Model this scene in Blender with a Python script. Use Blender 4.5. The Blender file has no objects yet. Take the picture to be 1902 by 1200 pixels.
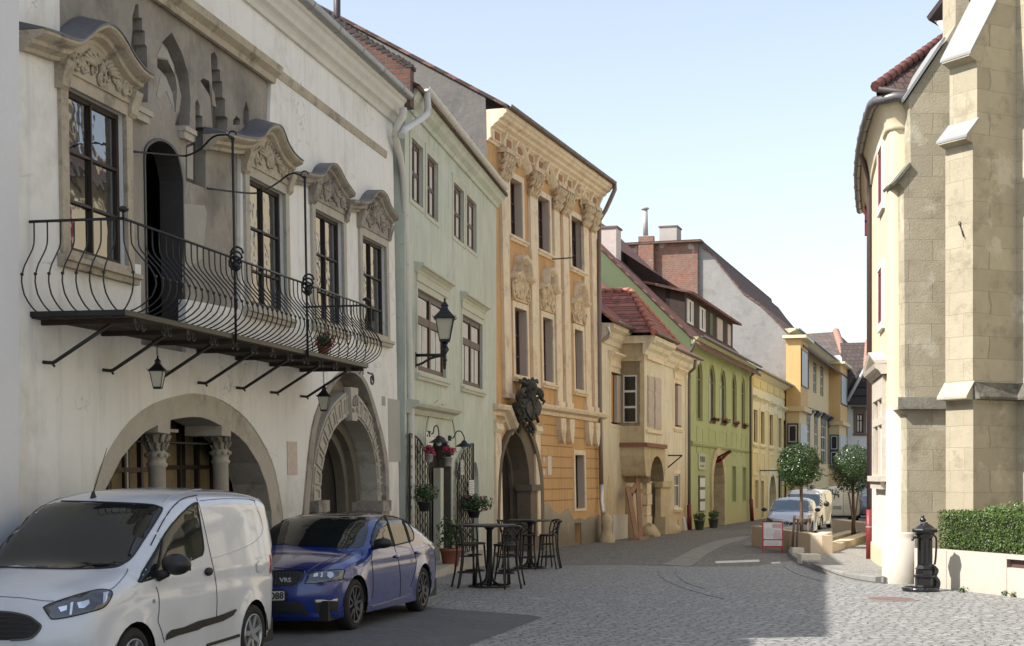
import bpy, bmesh, math, random
from mathutils import Vector, Matrix, geometry
from mathutils.bvhtree import BVHTree
random.seed(7)
R = math.radians
SC = bpy.context.scene
COL = SC.collection
# ---------------------------------------------------------------- camera, sky, sun, exposure
FPX, CX, CY, EYE = 2800.0, 951.0, 885.0, 1.95      # focal length and principal point in photo pixels
cam_d = bpy.data.cameras.new('camera')
cam = bpy.data.objects.new('camera', cam_d); COL.objects.link(cam)
cam.location = (0, 0, EYE); cam.rotation_euler = (R(90), 0, 0)
cam_d.sensor_width = 36; cam_d.lens = FPX/1902*36
cam_d.shift_x = 0; cam_d.shift_y = (CY-600)/1902
cam_d.clip_start = .1; cam_d.clip_end = 3000
SC.camera = cam
SUN_EL, SUN_AZ = 45.0, 22.0     # elevation; horizontal light travels this many degrees from +X towards +Y
w = bpy.data.worlds.new('World'); SC.world = w; w.use_nodes = True
nt = w.node_tree; bg = nt.nodes['Background']
sky = nt.nodes.new('ShaderNodeTexSky'); sky.sky_type = 'NISHITA'; sky.sun_disc = False
sky.sun_elevation = R(SUN_EL); sky.sun_rotation = R(180+90-SUN_AZ)
sky.air_density = 1.15; sky.dust_density = 1.2; sky.ozone_density = 1.0
hs = nt.nodes.new('ShaderNodeHueSaturation'); hs.inputs['Saturation'].default_value = .62; nt.links.new(sky.outputs[0], hs.inputs['Color']); nt.links.new(hs.outputs[0], bg.inputs[0]); bg.inputs[1].default_value = 0.134
sd = bpy.data.lights.new('sun', 'SUN'); sd.energy = 4.5; sd.angle = R(.53); sd.color = (1, .955, .885)
sun = bpy.data.objects.new('sun', sd); COL.objects.link(sun)
_L = Vector((math.cos(R(SUN_AZ))*math.cos(R(SUN_EL)), math.sin(R(SUN_AZ))*math.cos(R(SUN_EL)), -math.sin(R(SUN_EL))))
sun.rotation_euler = _L.to_track_quat('-Z', 'Y').to_euler(); sun.location = (-30, -20, 40)
vs = SC.view_settings; vs.view_transform = 'Standard'; vs.look = 'None'; vs.gamma = 1; vs.exposure = 0.80
# ---------------------------------------------------------------- geometry helpers
def gz(Y):
    P = ((-50, 0), (27, 0), (38, -.2), (52, -.27), (67, -.42), (85, -.56), (120, -.7), (400, -.7))
    for (a, za), (b, zb) in zip(P, P[1:]):
        if Y <= b: return za+(zb-za)*max(0, (Y-a))/(b-a)
    return -.7
def ray(x, y): return Vector(((x-CX)/FPX, 1, (CY-y)/FPX))
def G(x, y, dz=0):
    """ground point seen at a photo pixel"""
    Z = 25
    for _ in range(30): Z = .5*Z+.5*min(300, (EYE-gz(Z)-dz)*FPX/max(8, y-CY))
    return Vector(((x-CX)/FPX*Z, Z, gz(Z)+dz))
def at(x, y, Z): return Vector((0, 0, EYE))+ray(x, y)*Z
class Facade:
    def __init__(s, vx, vy, Dp, x0, b=0.0):
        th = math.atan((vx-CX)/FPX); Z = Dp/(vx-x0)
        s.O = Vector(((x0-CX)/FPX*Z, Z, 0)); s.t = Vector((math.sin(th), math.cos(th), 0))
        s.n = Vector((math.cos(th), -math.sin(th), 0)); s.k = Vector((0, 0, 1))
        s.s = (CY-vy)*math.cos(th)/FPX; s.b = b; s.vx = vx; s.Dp = Dp
        s.tk = s.t+s.k*s.s; s.kn = s.k-s.n*b
    def M(s, u, o, v): return s.O+s.tk*u+s.n*o+s.kn*v
    def uv(s, x, y, o=0.0):
        r = ray(x, y); m = Matrix((r, -s.tk, -s.kn)).transposed()
        q = m.inverted() @ (s.O+s.n*o-Vector((0, 0, EYE))); return q[1], q[2]
    def side(s, x, y, u):
        r = ray(x, y); m = Matrix((r, -s.n, -s.kn)).transposed()
        q = m.inverted() @ (s.O+s.tk*u-Vector((0, 0, EYE))); return q[1], q[2]
    def U(s, x, y=800, o=0.0): return s.uv(x, y, o)[0]
    def rect(s, xl, xr, yt, yb, o=0.0):
        u0, v1 = s.uv(xl, yt, o); u0b, v0 = s.uv(xl, yb, o)
        u1 = s.U(xr, yt+(yb-yt)*.5, o); return (u0+u0b)/2, u1, v0, v1
    def pts(s, L, o=0.0): return [s.uv(x, y, o) for x, y in L]
def smooth_path(P, n=4):
    out = []
    for i in range(len(P)-1):
        p0, p1, p2, p3 = P[max(0, i-1)], P[i], P[i+1], P[min(len(P)-1, i+2)]
        for j in range(n):
            t = j/n
            out.append(tuple(.5*((2*b)+(c-a)*t+(2*a-5*b+4*c-d)*t*t+(3*b-a-3*c+d)*t**3) for a, b, c, d in zip(p0, p1, p2, p3)))
    out.append(tuple(P[-1])); return out
class MB:
    def __init__(s, M=None): s.v = []; s.f = []; s.sm = []; s.mi = []; s.M = M; s.cur = 0
    def add(s, vs, fs, smooth=False):
        k = len(s.v)
        s.v += [s.M(*p) if s.M else Vector(p) for p in vs]
        for f in fs: s.f.append([k+i for i in f]); s.sm.append(smooth); s.mi.append(s.cur)
        return s
    def box(s, a0, a1, b0, b1, c0, c1):
        return s.add([(a0, b0, c0), (a1, b0, c0), (a1, b1, c0), (a0, b1, c0), (a0, b0, c1), (a1, b0, c1), (a1, b1, c1), (a0, b1, c1)],
                     [(0, 3, 2, 1), (4, 5, 6, 7), (0, 1, 5, 4), (1, 2, 6, 5), (2, 3, 7, 6), (3, 0, 4, 7)])
    def prism(s, outer, o0, o1, holes=(), back=False, front=True, sides=True, axis='o'):
        """polygon in (u,v) from offset o0 to o1 (front at o1)"""
        loops = [list(outer)]+[list(h) for h in holes]
        tri = geometry.tessellate_polygon([[Vector((a, b, 0)) for a, b in L] for L in loops])
        flat = [p for L in loops for p in L]
        if front: s.add([(a, o1, b) for a, b in flat], tri)
        if back: s.add([(a, o0, b) for a, b in flat], [t[::-1] for t in tri])
        if sides:
            for L in loops:
                n = len(L)
                s.add([(a, o0, b) for a, b in L]+[(a, o1, b) for a, b in L], [(i, (i+1) % n, n+(i+1) % n, n+i) for i in range(n)])
        return s
    def tube(s, P, r, n=6, caps=True):
        P = [Vector(p) for p in P]; P = [p for i, p in enumerate(P) if i == 0 or (p-P[i-1]).length > 1e-5]
        if s.M: P = [s.M(*p) for p in P]
        m = len(P); rs = r if isinstance(r, (list, tuple)) else [r]*m
        if len(rs) < m: rs = list(rs)+[rs[-1]]*(m-len(rs))
        k = len(s.v); prev = None
        for i, p in enumerate(P):
            d = (P[min(i+1, m-1)]-P[max(i-1, 0)]).normalized()
            if prev is None: a = d.orthogonal().normalized()
            else:
                a = prev-d*prev.dot(d); a = a.normalized() if a.length > 1e-6 else d.orthogonal().normalized()
            prev = a; b = d.cross(a)
            for j in range(n):
                t = 2*math.pi*j/n; s.v.append(p+(a*math.cos(t)+b*math.sin(t))*rs[i])
        for i in range(m-1):
            for j in range(n):
                s.f.append([k+i*n+j, k+i*n+(j+1) % n, k+(i+1)*n+(j+1) % n, k+(i+1)*n+j]); s.sm.append(n > 4); s.mi.append(s.cur)
        if caps:
            s.f.append([k+j for j in range(n)][::-1]); s.sm.append(False); s.mi.append(s.cur)
            s.f.append([k+(m-1)*n+j for j in range(n)]); s.sm.append(False); s.mi.append(s.cur)
        return s
    def lathe(s, c, prof, n=12, smooth=True, rot=0, sx=1, sy=1):
        cx, cy, cz = c; m = len(prof); V = []
        for r, h in prof:
            for j in range(n):
                t = 2*math.pi*(j+rot)/n; V.append((cx+r*sx*math.cos(t), cy+r*sy*math.sin(t), cz+h))
        F = [(i*n+j, i*n+(j+1) % n, (i+1)*n+(j+1) % n, (i+1)*n+j) for i in range(m-1) for j in range(n)]
        s.add(V, F, smooth); s.add(V[:n], [tuple(range(n))[::-1]]); s.add(V[-n:], [tuple(range(n))]); return s
    def sweep(s, prof, path, o=0.0, caps=True, smooth=False):
        """profile [(do,dv)] carried along path [(u,v)]"""
        m, n = len(path), len(prof); V = [(u, o+a, v+b) for u, v in path for a, b in prof]
        F = [(i*n+j, i*n+(j+1) % n, (i+1)*n+(j+1) % n, (i+1)*n+j) for i in range(m-1) for j in range(n)]
        s.add(V, F, smooth)
        if caps:
            tri = geometry.tessellate_polygon([[Vector((a, b, 0)) for a, b in prof]])
            s.add(V[:n], tri); s.add(V[-n:], tri)
        return s
    def blob(s, c, r, seed=0, n=8, amp=.15, sc=(1, 1, 1)):
        rnd = random.Random(seed); V = []; m = n
        ph = [rnd.uniform(0, 6) for _ in range(6)]
        for i in range(m+1):
            a = math.pi*i/m
            for j in range(n*2):
                t = math.pi*j/n
                q = r*(1+amp*(math.sin(3*a+ph[0])*math.cos(2*t+ph[1])+.6*math.sin(5*t+ph[2]+4*a)))
                V.append((c[0]+q*sc[0]*math.sin(a)*math.cos(t), c[1]+q*sc[1]*math.sin(a)*math.sin(t), c[2]+q*sc[2]*math.cos(a)))
        k = n*2
        s.add(V, [(i*k+j, i*k+(j+1) % k, (i+1)*k+(j+1) % k, (i+1)*k+j) for i in range(m) for j in range(k)], True); return s
    def build(s, name, mats, parent=None, kind=None):
        if not s.v: return None
        mats = mats if isinstance(mats, (list, tuple)) else [mats]
        base = origin_of(parent) if parent else None
        me = bpy.data.meshes.new(name)
        V = [v-base for v in s.v] if base is not None and s.world else s.v
        o = bpy.data.objects.new(name, me)
        if parent is None and s.world and kind is None:
            xs = [v.x for v in V]; ys = [v.y for v in V]; c = Vector(((min(xs)+max(xs))/2, (min(ys)+max(ys))/2, min(v.z for v in V)))
            o.location = c; V = [v-c for v in V]; ORG[o.name] = c
        elif parent is not None: ORG[o.name] = base if base is not None else Vector()
        me.from_pydata([tuple(v) for v in V], [], s.f)
        me.polygons.foreach_set('use_smooth', s.sm); me.polygons.foreach_set('material_index', s.mi)
        for m in mats: me.materials.append(m)
        me.validate(); me.update()
        COL.objects.link(o)
        if parent: o.parent = parent
        if kind: o['kind'] = kind
        return o
    world = True
ORG = {}
def origin_of(o): return ORG.get(o.name, Vector())
class LB(MB): world = False      # mesh in the local coordinates of its parent
def tag(o, label=None, cat=None, group=None, kind=None):
    if label: o['label'] = label
    if cat: o['category'] = cat
    if group: o['group'] = group
    if kind: o['kind'] = kind
    return o
def thing(name, label, cat, loc=(0, 0, 0), rz=0, group=None):
    o = bpy.data.objects.new(name, None); COL.objects.link(o); o.location = loc; o.rotation_euler = (0, 0, rz)
    o.empty_display_size = .2; ORG[o.name] = Vector(loc); return tag(o, label, cat, group)
def copy_tree(o, parent=None):
    c = o.copy(); COL.objects.link(c)
    if parent: c.parent = parent
    for ch in [x for x in bpy.data.objects if x.parent == o]: copy_tree(ch, c)
    return c
def text_into(mb, s, size, M, bold=0.0, thick=.004):
    """letters as flat meshes; M maps (x, y) of the writing to a point"""
    cu = bpy.data.curves.new('writing', 'FONT'); cu.body = s; cu.size = size; cu.offset = bold; cu.resolution_u = 3
    o = bpy.data.objects.new('writing', cu); COL.objects.link(o); bpy.context.view_layer.update()
    me = o.evaluated_get(bpy.context.evaluated_depsgraph_get()).to_mesh()
    V = [M(v.co.x, v.co.y) for v in me.vertices]; F = [tuple(p.vertices) for p in me.polygons]
    old = mb.M; mb.M = None; mb.add(V, F); mb.M = old
    o.evaluated_get(bpy.context.evaluated_depsgraph_get()).to_mesh_clear()
    COL.objects.unlink(o); bpy.data.objects.remove(o); bpy.data.curves.remove(cu)
# ---------------------------------------------------------------- materials
MATS = {}
def _new(name):
    m = bpy.data.materials.new(name); m.use_nodes = True; return m, m.node_tree, m.node_tree.nodes['Principled BSDF']
def _n(nt, t, **k):
    n = nt.nodes.new(t)
    for a, b in k.items(): setattr(n, a, b)
    return n
def c4(c): return (c[0], c[1], c[2], 1)
def _noise(nt, vec, sc, det=4, rough=.6):
    n = _n(nt, 'ShaderNodeTexNoise'); n.inputs['Scale'].default_value = sc; n.inputs['Detail'].default_value = det; n.inputs['Roughness'].default_value = rough
    nt.links.new(vec, n.inputs['Vector']); return n.outputs[0]
def _ramp(nt, fac, p, cols=((0, 0, 0, 1), (1, 1, 1, 1))):
    r = _n(nt, 'ShaderNodeValToRGB'); nt.links.new(fac, r.inputs[0])
    r.color_ramp.elements[0].position, r.color_ramp.elements[1].position = p
    r.color_ramp.elements[0].color, r.color_ramp.elements[1].color = cols; return r.outputs[0]
def _mix(nt, fac, a, b, mode='MIX'):
    m = _n(nt, 'ShaderNodeMix', data_type='RGBA', blend_type=mode)
    for s, x in ((m.inputs[0], fac), (m.inputs[6], a), (m.inputs[7], b)):
        if isinstance(x, (int, float)): s.default_value = x
        elif isinstance(x, (tuple, list)): s.default_value = c4(x)
        else: nt.links.new(x, s)
    return m.outputs[2]
def _scaled(nt, pos, sx, sy, sz):
    m = _n(nt, 'ShaderNodeVectorMath', operation='MULTIPLY'); nt.links.new(pos, m.inputs[0]); m.inputs[1].default_value = (sx, sy, sz); return m.outputs[0]
def _axes(nt, pos, ax, up=(0, 0, 1)):
    """2D coordinates (along ax, along up)"""
    o = []
    for a in (ax, up):
        d = _n(nt, 'ShaderNodeVectorMath', operation='DOT_PRODUCT'); nt.links.new(pos, d.inputs[0]); d.inputs[1].default_value = a; o.append(d.outputs['Value'])
    c = _n(nt, 'ShaderNodeCombineXYZ'); nt.links.new(o[0], c.inputs[0]); nt.links.new(o[1], c.inputs[1]); return c.outputs[0]
def mat(name, base, rough=.85, var=.12, scale=1.3, bump=.15, bscale=30, streak=0, stain=None, stain_amt=.45, stain_scale=1.0, zdirt=None, metal=0, spec=.4, coat=0, bands=None):
    if name in MATS: return MATS[name]
    m, nt, p = _new(name); MATS[name] = m
    pos = _n(nt, 'ShaderNodeNewGeometry').outputs['Position']
    lo = tuple(x*(1-var) for x in base); hi = tuple(min(1, x*(1+var)) for x in base)
    c = _mix(nt, _ramp(nt, _noise(nt, pos, scale, 6), (.3, .7)), lo, hi)
    c = _mix(nt, _ramp(nt, _noise(nt, pos, scale*9, 4), (.35, .75)), c, tuple(x*(1-var*.7) for x in base))
    if stain: c = _mix(nt, _ramp(nt, _noise(nt, pos, stain_scale, 8, .65), (stain_amt, stain_amt+.16)), stain, c) if stain_amt < 0 else _mix(nt, _ramp(nt, _noise(nt, pos, stain_scale, 8, .68), (1-stain_amt, 1-stain_amt+.18)), c, stain)
    if streak: c = _mix(nt, _ramp(nt, _noise(nt, _scaled(nt, pos, 4, 4, .35), 1.4, 5), (.5, .8), ((0, 0, 0, 1), (streak, streak, streak, 1))), c, tuple(x*.45 for x in base))
    if zdirt:
        z0, z1, dc = zdirt
        s = _n(nt, 'ShaderNodeSeparateXYZ'); nt.links.new(pos, s.inputs[0])
        ad = _n(nt, 'ShaderNodeMath', operation='MULTIPLY_ADD'); nt.links.new(_noise(nt, pos, 1.6, 6), ad.inputs[0]); ad.inputs[1].default_value = -1.3; nt.links.new(s.outputs[2], ad.inputs[2])
        mr = _n(nt, 'ShaderNodeMapRange'); nt.links.new(ad.outputs[0], mr.inputs[0])
        mr.inputs[1].default_value = z0-.65; mr.inputs[2].default_value = z1-.65; mr.inputs[3].default_value = 1; mr.inputs[4].default_value = 0
        c = _mix(nt, mr.outputs[0], c, dc)
    if streak:
        c = _mix(nt, _ramp(nt, _noise(nt, _scaled(nt, pos, 3.2, 3.2, .5), 1.1, 7, .7), (.56, .80), ((0, 0, 0, 1), (streak*.7,)*3+(1,))), c, tuple(x*.55 for x in base))
        c = _mix(nt, _ramp(nt, _noise(nt, pos, .55, 3, .45), (.60, .615), ((0, 0, 0, 1), (.30, .30, .30, 1))), c, tuple(min(1, x*1.12) for x in base))
        vo = _n(nt, 'ShaderNodeTexVoronoi', feature='DISTANCE_TO_EDGE'); vo.inputs['Scale'].default_value = .75
        wv = _n(nt, 'ShaderNodeVectorMath', operation='MULTIPLY_ADD'); nz = _n(nt, 'ShaderNodeTexNoise'); nz.inputs['Scale'].default_value = 2.5; nz.inputs['Detail'].default_value = 6; nt.links.new(pos, nz.inputs['Vector']); nt.links.new(nz.outputs['Color'], wv.inputs[0]); wv.inputs[1].default_value = (.7, .7, .7); nt.links.new(pos, wv.inputs[2]); nt.links.new(wv.outputs[0], vo.inputs['Vector'])
        ck = _ramp(nt, vo.outputs['Distance'], (.0015, .006), ((1, 1, 1, 1), (0, 0, 0, 1))); sel = _ramp(nt, _noise(nt, pos, .4, 2), (.52, .58)); cm = _mix(nt, 1.0, ck, sel, 'MULTIPLY')
        m2 = _n(nt, 'ShaderNodeMath', operation='MULTIPLY'); nt.links.new(cm, m2.inputs[0]); m2.inputs[1].default_value = .55; c = _mix(nt, m2.outputs[0], c, tuple(x*.35 for x in base))
    h = _noise(nt, pos, bscale, 5)
    if bands:      # grooves between rendered courses: (first height, spacing)
        s = _n(nt, 'ShaderNodeSeparateXYZ'); nt.links.new(pos, s.inputs[0])
        a = _n(nt, 'ShaderNodeMath', operation='ADD'); nt.links.new(s.outputs[2], a.inputs[0]); a.inputs[1].default_value = 20-bands[0]
        b = _n(nt, 'ShaderNodeMath', operation='MODULO'); nt.links.new(a.outputs[0], b.inputs[0]); b.inputs[1].default_value = bands[1]
        l = _n(nt, 'ShaderNodeMath', operation='LESS_THAN'); nt.links.new(b.outputs[0], l.inputs[0]); l.inputs[1].default_value = .03
        c = _mix(nt, l.outputs[0], c, tuple(x*.45 for x in base))
    nt.links.new(c, p.inputs['Base Color'])
    p.inputs['Roughness'].default_value = rough; p.inputs['Metallic'].default_value = metal
    p.inputs['Specular IOR Level'].default_value = spec; p.inputs['Coat Weight'].default_value = coat; p.inputs['Coat Roughness'].default_value = .03
    if bump:
        b = _n(nt, 'ShaderNodeBump'); b.inputs['Strength'].default_value = bump; b.inputs['Distance'].default_value = .03
        big = _n(nt, 'ShaderNodeMath', operation='MULTIPLY_ADD'); nt.links.new(_noise(nt, pos, bscale*.12, 3), big.inputs[0]); big.inputs[1].default_value = 2.5; nt.links.new(h, big.inputs[2])
        nt.links.new(big.outputs[0], b.inputs['Height']); nt.links.new(b.outputs[0], p.inputs['Normal'])
    return m
def plain(name, base, rough=.5, metal=0, spec=.5, coat=0, emis=None, flake=0):
    if name in MATS: return MATS[name]
    m, nt, p = _new(name); MATS[name] = m
    pos = _n(nt, 'ShaderNodeNewGeometry').outputs['Position']
    c = _mix(nt, _noise(nt, pos, 9, 4), tuple(x*.88 for x in base), tuple(min(1, x*1.12) for x in base))
    nt.links.new(c, p.inputs['Base Color']); p.inputs['Roughness'].default_value = rough; p.inputs['Metallic'].default_value = metal
    p.inputs['Specular IOR Level'].default_value = spec; p.inputs['Coat Weight'].default_value = coat; p.inputs['Coat Roughness'].default_value = .02
    if emis: p.inputs['Emission Color'].default_value = c4(emis[0]); p.inputs['Emission Strength'].default_value = emis[1]
    return m
def bricks(name, c1, c2, mortar, ax, bw=.26, bh=.085, ms=.012, up=(0, 0, 1), rough=.9, bump=.6, patch=None, patch_amt=.4, mossy=None, moss_amt=.35, warp=.03, offset=.5, smooth=.15, uneven=.35):
    if name in MATS: return MATS[name]
    m, nt, p = _new(name); MATS[name] = m
    pos = _n(nt, 'ShaderNodeNewGeometry').outputs['Position']
    q = _axes(nt, pos, ax, up)
    nz = _n(nt, 'ShaderNodeTexNoise'); nz.inputs['Scale'].default_value = 2.2; nz.inputs['Detail'].default_value = 3; nt.links.new(pos, nz.inputs['Vector'])
    sub = _n(nt, 'ShaderNodeVectorMath', operation='MULTIPLY_ADD'); nt.links.new(nz.outputs['Color'], sub.inputs[0]); sub.inputs[1].default_value = (warp*2, warp*2, 0); nt.links.new(q, sub.inputs[2])
    b = _n(nt, 'ShaderNodeTexBrick'); nt.links.new(sub.outputs[0], b.inputs['Vector'])
    b.inputs['Scale'].default_value = 1; b.inputs['Brick Width'].default_value = bw; b.inputs['Row Height'].default_value = bh
    b.inputs['Mortar Size'].default_value = ms; b.inputs['Mortar Smooth'].default_value = smooth; b.offset = offset
    b.inputs['Color1'].default_value = c4(c1); b.inputs['Color2'].default_value = c4(c2); b.inputs['Mortar'].default_value = c4(mortar)
    c = _mix(nt, _ramp(nt, _noise(nt, pos, 3.5, 6), (.3, .75)), b.outputs['Color'], tuple(x*uneven for x in c1))
    mm = _n(nt, 'ShaderNodeMix', data_type='RGBA'); mm.inputs[0].default_value = .5; nt.links.new(b.outputs['Color'], mm.inputs[6]); nt.links.new(c, mm.inputs[7]); c = mm.outputs[2]
    if patch: c = _mix(nt, _ramp(nt, _noise(nt, pos, .9, 7), (1-patch_amt, 1-patch_amt+.05)), c, patch)
    if mossy: c = _mix(nt, _ramp(nt, _noise(nt, pos, 2.3, 8, .7), (1-moss_amt, 1-moss_amt+.2)), c, mossy)
    nt.links.new(c, p.inputs['Base Color']); p.inputs['Roughness'].default_value = rough
    bp = _n(nt, 'ShaderNodeBump'); bp.inputs['Strength'].default_value = bump; bp.inputs['Distance'].default_value = .03; bp.invert = True
    ad = _n(nt, 'ShaderNodeMath', operation='MULTIPLY_ADD'); nt.links.new(_noise(nt, pos, 25, 4), ad.inputs[0]); ad.inputs[1].default_value = .7; nt.links.new(b.outputs['Fac'], ad.inputs[2])
    nt.links.new(ad.outputs[0], bp.inputs['Height']); nt.links.new(bp.outputs[0], p.inputs['Normal'])
    return m
def glass(name, base=(.015, .017, .018), rough=.03, wavy=.02, spec=.8):
    if name in MATS: return MATS[name]
    m, nt, p = _new(name); MATS[name] = m
    pos = _n(nt, 'ShaderNodeNewGeometry').outputs['Position']
    nt.links.new(_mix(nt, _noise(nt, pos, 1.5, 3), tuple(x*.5 for x in base), tuple(x*1.5 for x in base)), p.inputs['Base Color'])
    p.inputs['Roughness'].default_value = rough; p.inputs['Specular IOR Level'].default_value = spec; p.inputs['IOR'].default_value = 2.1
    if wavy:
        b = _n(nt, 'ShaderNodeBump'); b.inputs['Strength'].default_value = wavy*5; b.inputs['Distance'].default_value = .05
        nt.links.new(_noise(nt, pos, 2.5, 2), b.inputs['Height']); nt.links.new(b.outputs[0], p.inputs['Normal'])
    return m
def leafy(name, c1, c2, rough=.45):
    if name in MATS: return MATS[name]
    m, nt, p = _new(name); MATS[name] = m
    pos = _n(nt, 'ShaderNodeNewGeometry').outputs['Position']
    nt.links.new(_mix(nt, _ramp(nt, _noise(nt, pos, 14, 3), (.3, .7)), c1, c2), p.inputs['Base Color'])
    p.inputs['Roughness'].default_value = rough; p.inputs['Specular IOR Level'].default_value = .5; return m
IRON = plain('black_iron', (.012, .012, .013), .45, spec=.5)
FT = Facade(1497, 860, 22000, 25)
def face(A, B, flip=1):
    """vertical plane through two ground points, offsets to the left of A to B (flip=1)"""
    f = Facade.__new__(Facade); t = Vector((B[0]-A[0], B[1]-A[1], 0)); f.len = t.length; t.normalize()
    f.O = Vector((A[0], A[1], 0)); f.t = t; f.n = Vector((-t.y, t.x, 0))*flip; f.k = Vector((0, 0, 1)); f.s = 0; f.b = 0; f.tk = t; f.kn = f.k; return f
STREET = tuple(FT.t)
WHITEW = mat('white_plaster', (.78, .775, .755), var=.05, scale=.5, stain=(.56, .54, .49), stain_amt=.50, stain_scale=.55, streak=.32, bump=.12, zdirt=(.1, 2.2, (.42, .40, .36)))
GREYW = mat('grey_old_plaster', (.30, .275, .24), var=.2, scale=1.2, stain=(.17, .155, .135), stain_amt=.5, bump=.4, bscale=18)
GREYD = mat('grey_mortar', (.11, .105, .10), var=.2, bump=.4, bscale=18)
STONE = mat('carved_sandstone', (.44, .385, .30), var=.2, scale=3, stain=(.15, .13, .11), stain_amt=.48, stain_scale=2.5, bump=.4, bscale=25)
STONEG = mat('weathered_grey_stone', (.34, .31, .27), var=.2, scale=3, stain=(.12, .11, .10), stain_amt=.5, stain_scale=2.5, bump=.45, bscale=22)
STONEP = mat('pale_stone', (.44, .41, .35), var=.12, scale=3, stain=(.22, .20, .17), stain_amt=.45, stain_scale=2.2, bump=.3, bscale=22)
WOODB = mat('dark_brown_frame', (.035, .022, .016), rough=.55, var=.25, bump=.1, bscale=60)
WOODR = mat('red_brown_frame', (.075, .03, .022), rough=.5, var=.2, bump=.1, bscale=60)
WOODD = bricks('dark_plank_door', (.022, .015, .012), (.032, .02, .015), (.006, .005, .004), STREET, bw=.14, bh=6, ms=.012, bump=.5, warp=0)
DARKP = plain('dark_pane', (.02, .018, .018), .12, 0, .5)
CURT = mat('curtain_cloth', (.62, .60, .55), var=.15, scale=6, bump=.3, bscale=40)
GLASS = glass('window_glass')
GLASSY = glass('window_glass_pale', (.10, .09, .06))
SLATE = mat('slate_cover', (.13, .135, .15), rough=.45, var=.25, bump=.3, bscale=20)
ZINC = mat('zinc_gutter', (.30, .32, .34), rough=.4, var=.15, metal=.4, bump=.05)
PIPEW = mat('flaking_white_pipe', (.62, .60, .55), rough=.6, var=.08, stain=(.16, .16, .17), stain_amt=.40, stain_scale=5, bump=.1)
TILE = {}
def tile(name, c1, c2, ax, bw=.19, bh=.2, **k):
    return bricks(name, c1, c2, tuple(x*.25 for x in c1), ax, bw=bw, bh=bh, ms=.02, bump=1.0, warp=.012, uneven=.45, mossy=(.05, .045, .04), moss_amt=.5, **k)
# ---------------------------------------------------------------- house helpers
def hrect(r): u0, u1, v0, v1 = r; return [(u0, v0), (u1, v0), (u1, v1), (u0, v1)]
def harch(r, k=1.0, n=10):
    u0, u1, v0, v1 = r; c = (u0+u1)/2; a = (u1-u0)/2; h = a*k
    return [(u0, v0), (u1, v0)]+[(c+a*math.cos(math.pi*i/n), v1-h+h*math.sin(math.pi*i/n)) for i in range(n+1)]
def grow(r, a, b=None, c=None):
    b = a if b is None else b; c = a if c is None else c
    return (r[0]-a, r[1]+a, r[2]-c, r[3]+b)
def window(F, H, r, depth=.12, nx=2, rows=(.35,), fm=WOODB, pm=GLASS, fw=.07, mw=.05, sur=None, sm=STONE, sp=.05, sill=None, cap=None, arch=0, curtain=None, cm=None, o=0.0, shutters=None, name='window', holes=None):
    """a window with its frame, panes, stone surround, sill and cap; adds its opening to holes"""
    u0, u1, v0, v1 = r; W = u1-u0
    k = arch*1.0
    shape = harch(r, k) if arch else hrect(r)
    if holes is not None: holes.append(shape)
    f = MB(F.M); d = o-depth
    inner = harch((u0+fw, u1-fw, v0+fw, v1-fw), k) if arch else hrect((u0+fw, u1-fw, v0+fw, v1-fw))
    f.prism(shape, d-.06, d, holes=[inner])
    for i in range(1, nx): c = u0+W*i/nx; f.box(c-mw/2, c+mw/2, d-.05, d+.012, v0+fw, v1-fw*.6)
    for q in rows: z = v1-(v1-v0)*q; f.box(u0+fw, u1-fw, d-.05, d+.006, z-mw*.5, z+mw*.5)
    fo = f.build(name, fm, H)
    g = MB(F.M); g.prism(inner, d-.06, d-.03, sides=False); g.build('pane', pm, fo)
    if curtain:
        c = MB(F.M)
        for (a, b, lo, hi) in curtain:
            x0 = u0+fw+(W-2*fw)*a; x1 = u0+fw+(W-2*fw)*b; z0 = v0+fw+(v1-v0-2*fw)*lo; z1 = v0+fw+(v1-v0-2*fw)*hi
            n = 8; P = [(x0+(x1-x0)*i/n, d-.024+.004*(i % 2)) for i in range(n+1)]
            c.add([(x, y, z0) for x, y in P]+[(x, y, z1) for x, y in P], [(i, i+1, n+2+i, n+1+i) for i in range(n)])
        c.build('curtain', cm or CURT, fo)
    if sur:
        s = MB(F.M)
        outer = harch(grow(r, sur, sur, 0), k) if arch else hrect(grow(r, sur, sur, sur*.5))
        s.prism(outer, o-.01, o+sp, holes=[shape]); s.build('surround', sm, fo)
    if sill:
        s = MB(F.M); e = (sur or 0)+.06; s.sweep([(-.02, -.12), (sill*.6, -.12), (sill*.7, -.06), (sill, -.05), (sill, 0), (-depth*.8, .03)], [(u0-e, v0-(sur or 0)*.5), (u1+e, v0-(sur or 0)*.5)], o)
        s.build('sill', sm, fo)
    if cap:
        ch, cp = cap; s = MB(F.M); e = (sur or 0)+.02; t = v1+(sur or 0)
        s.box(u0-e, u1+e, o-.01, o+.05, t, t+ch*.45)
        s.sweep([(-.02, 0), (.06, 0), (cp*.4, .35*ch*.4), (cp*.75, ch*.3), (cp, ch*.34), (cp, ch*.5), (-.02, ch*.6)], [(u0-e-cp*.5, t+ch*.45), (u1+e+cp*.5, t+ch*.45)], o)
        s.build('window_cap', sm, fo)
    return fo
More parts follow.
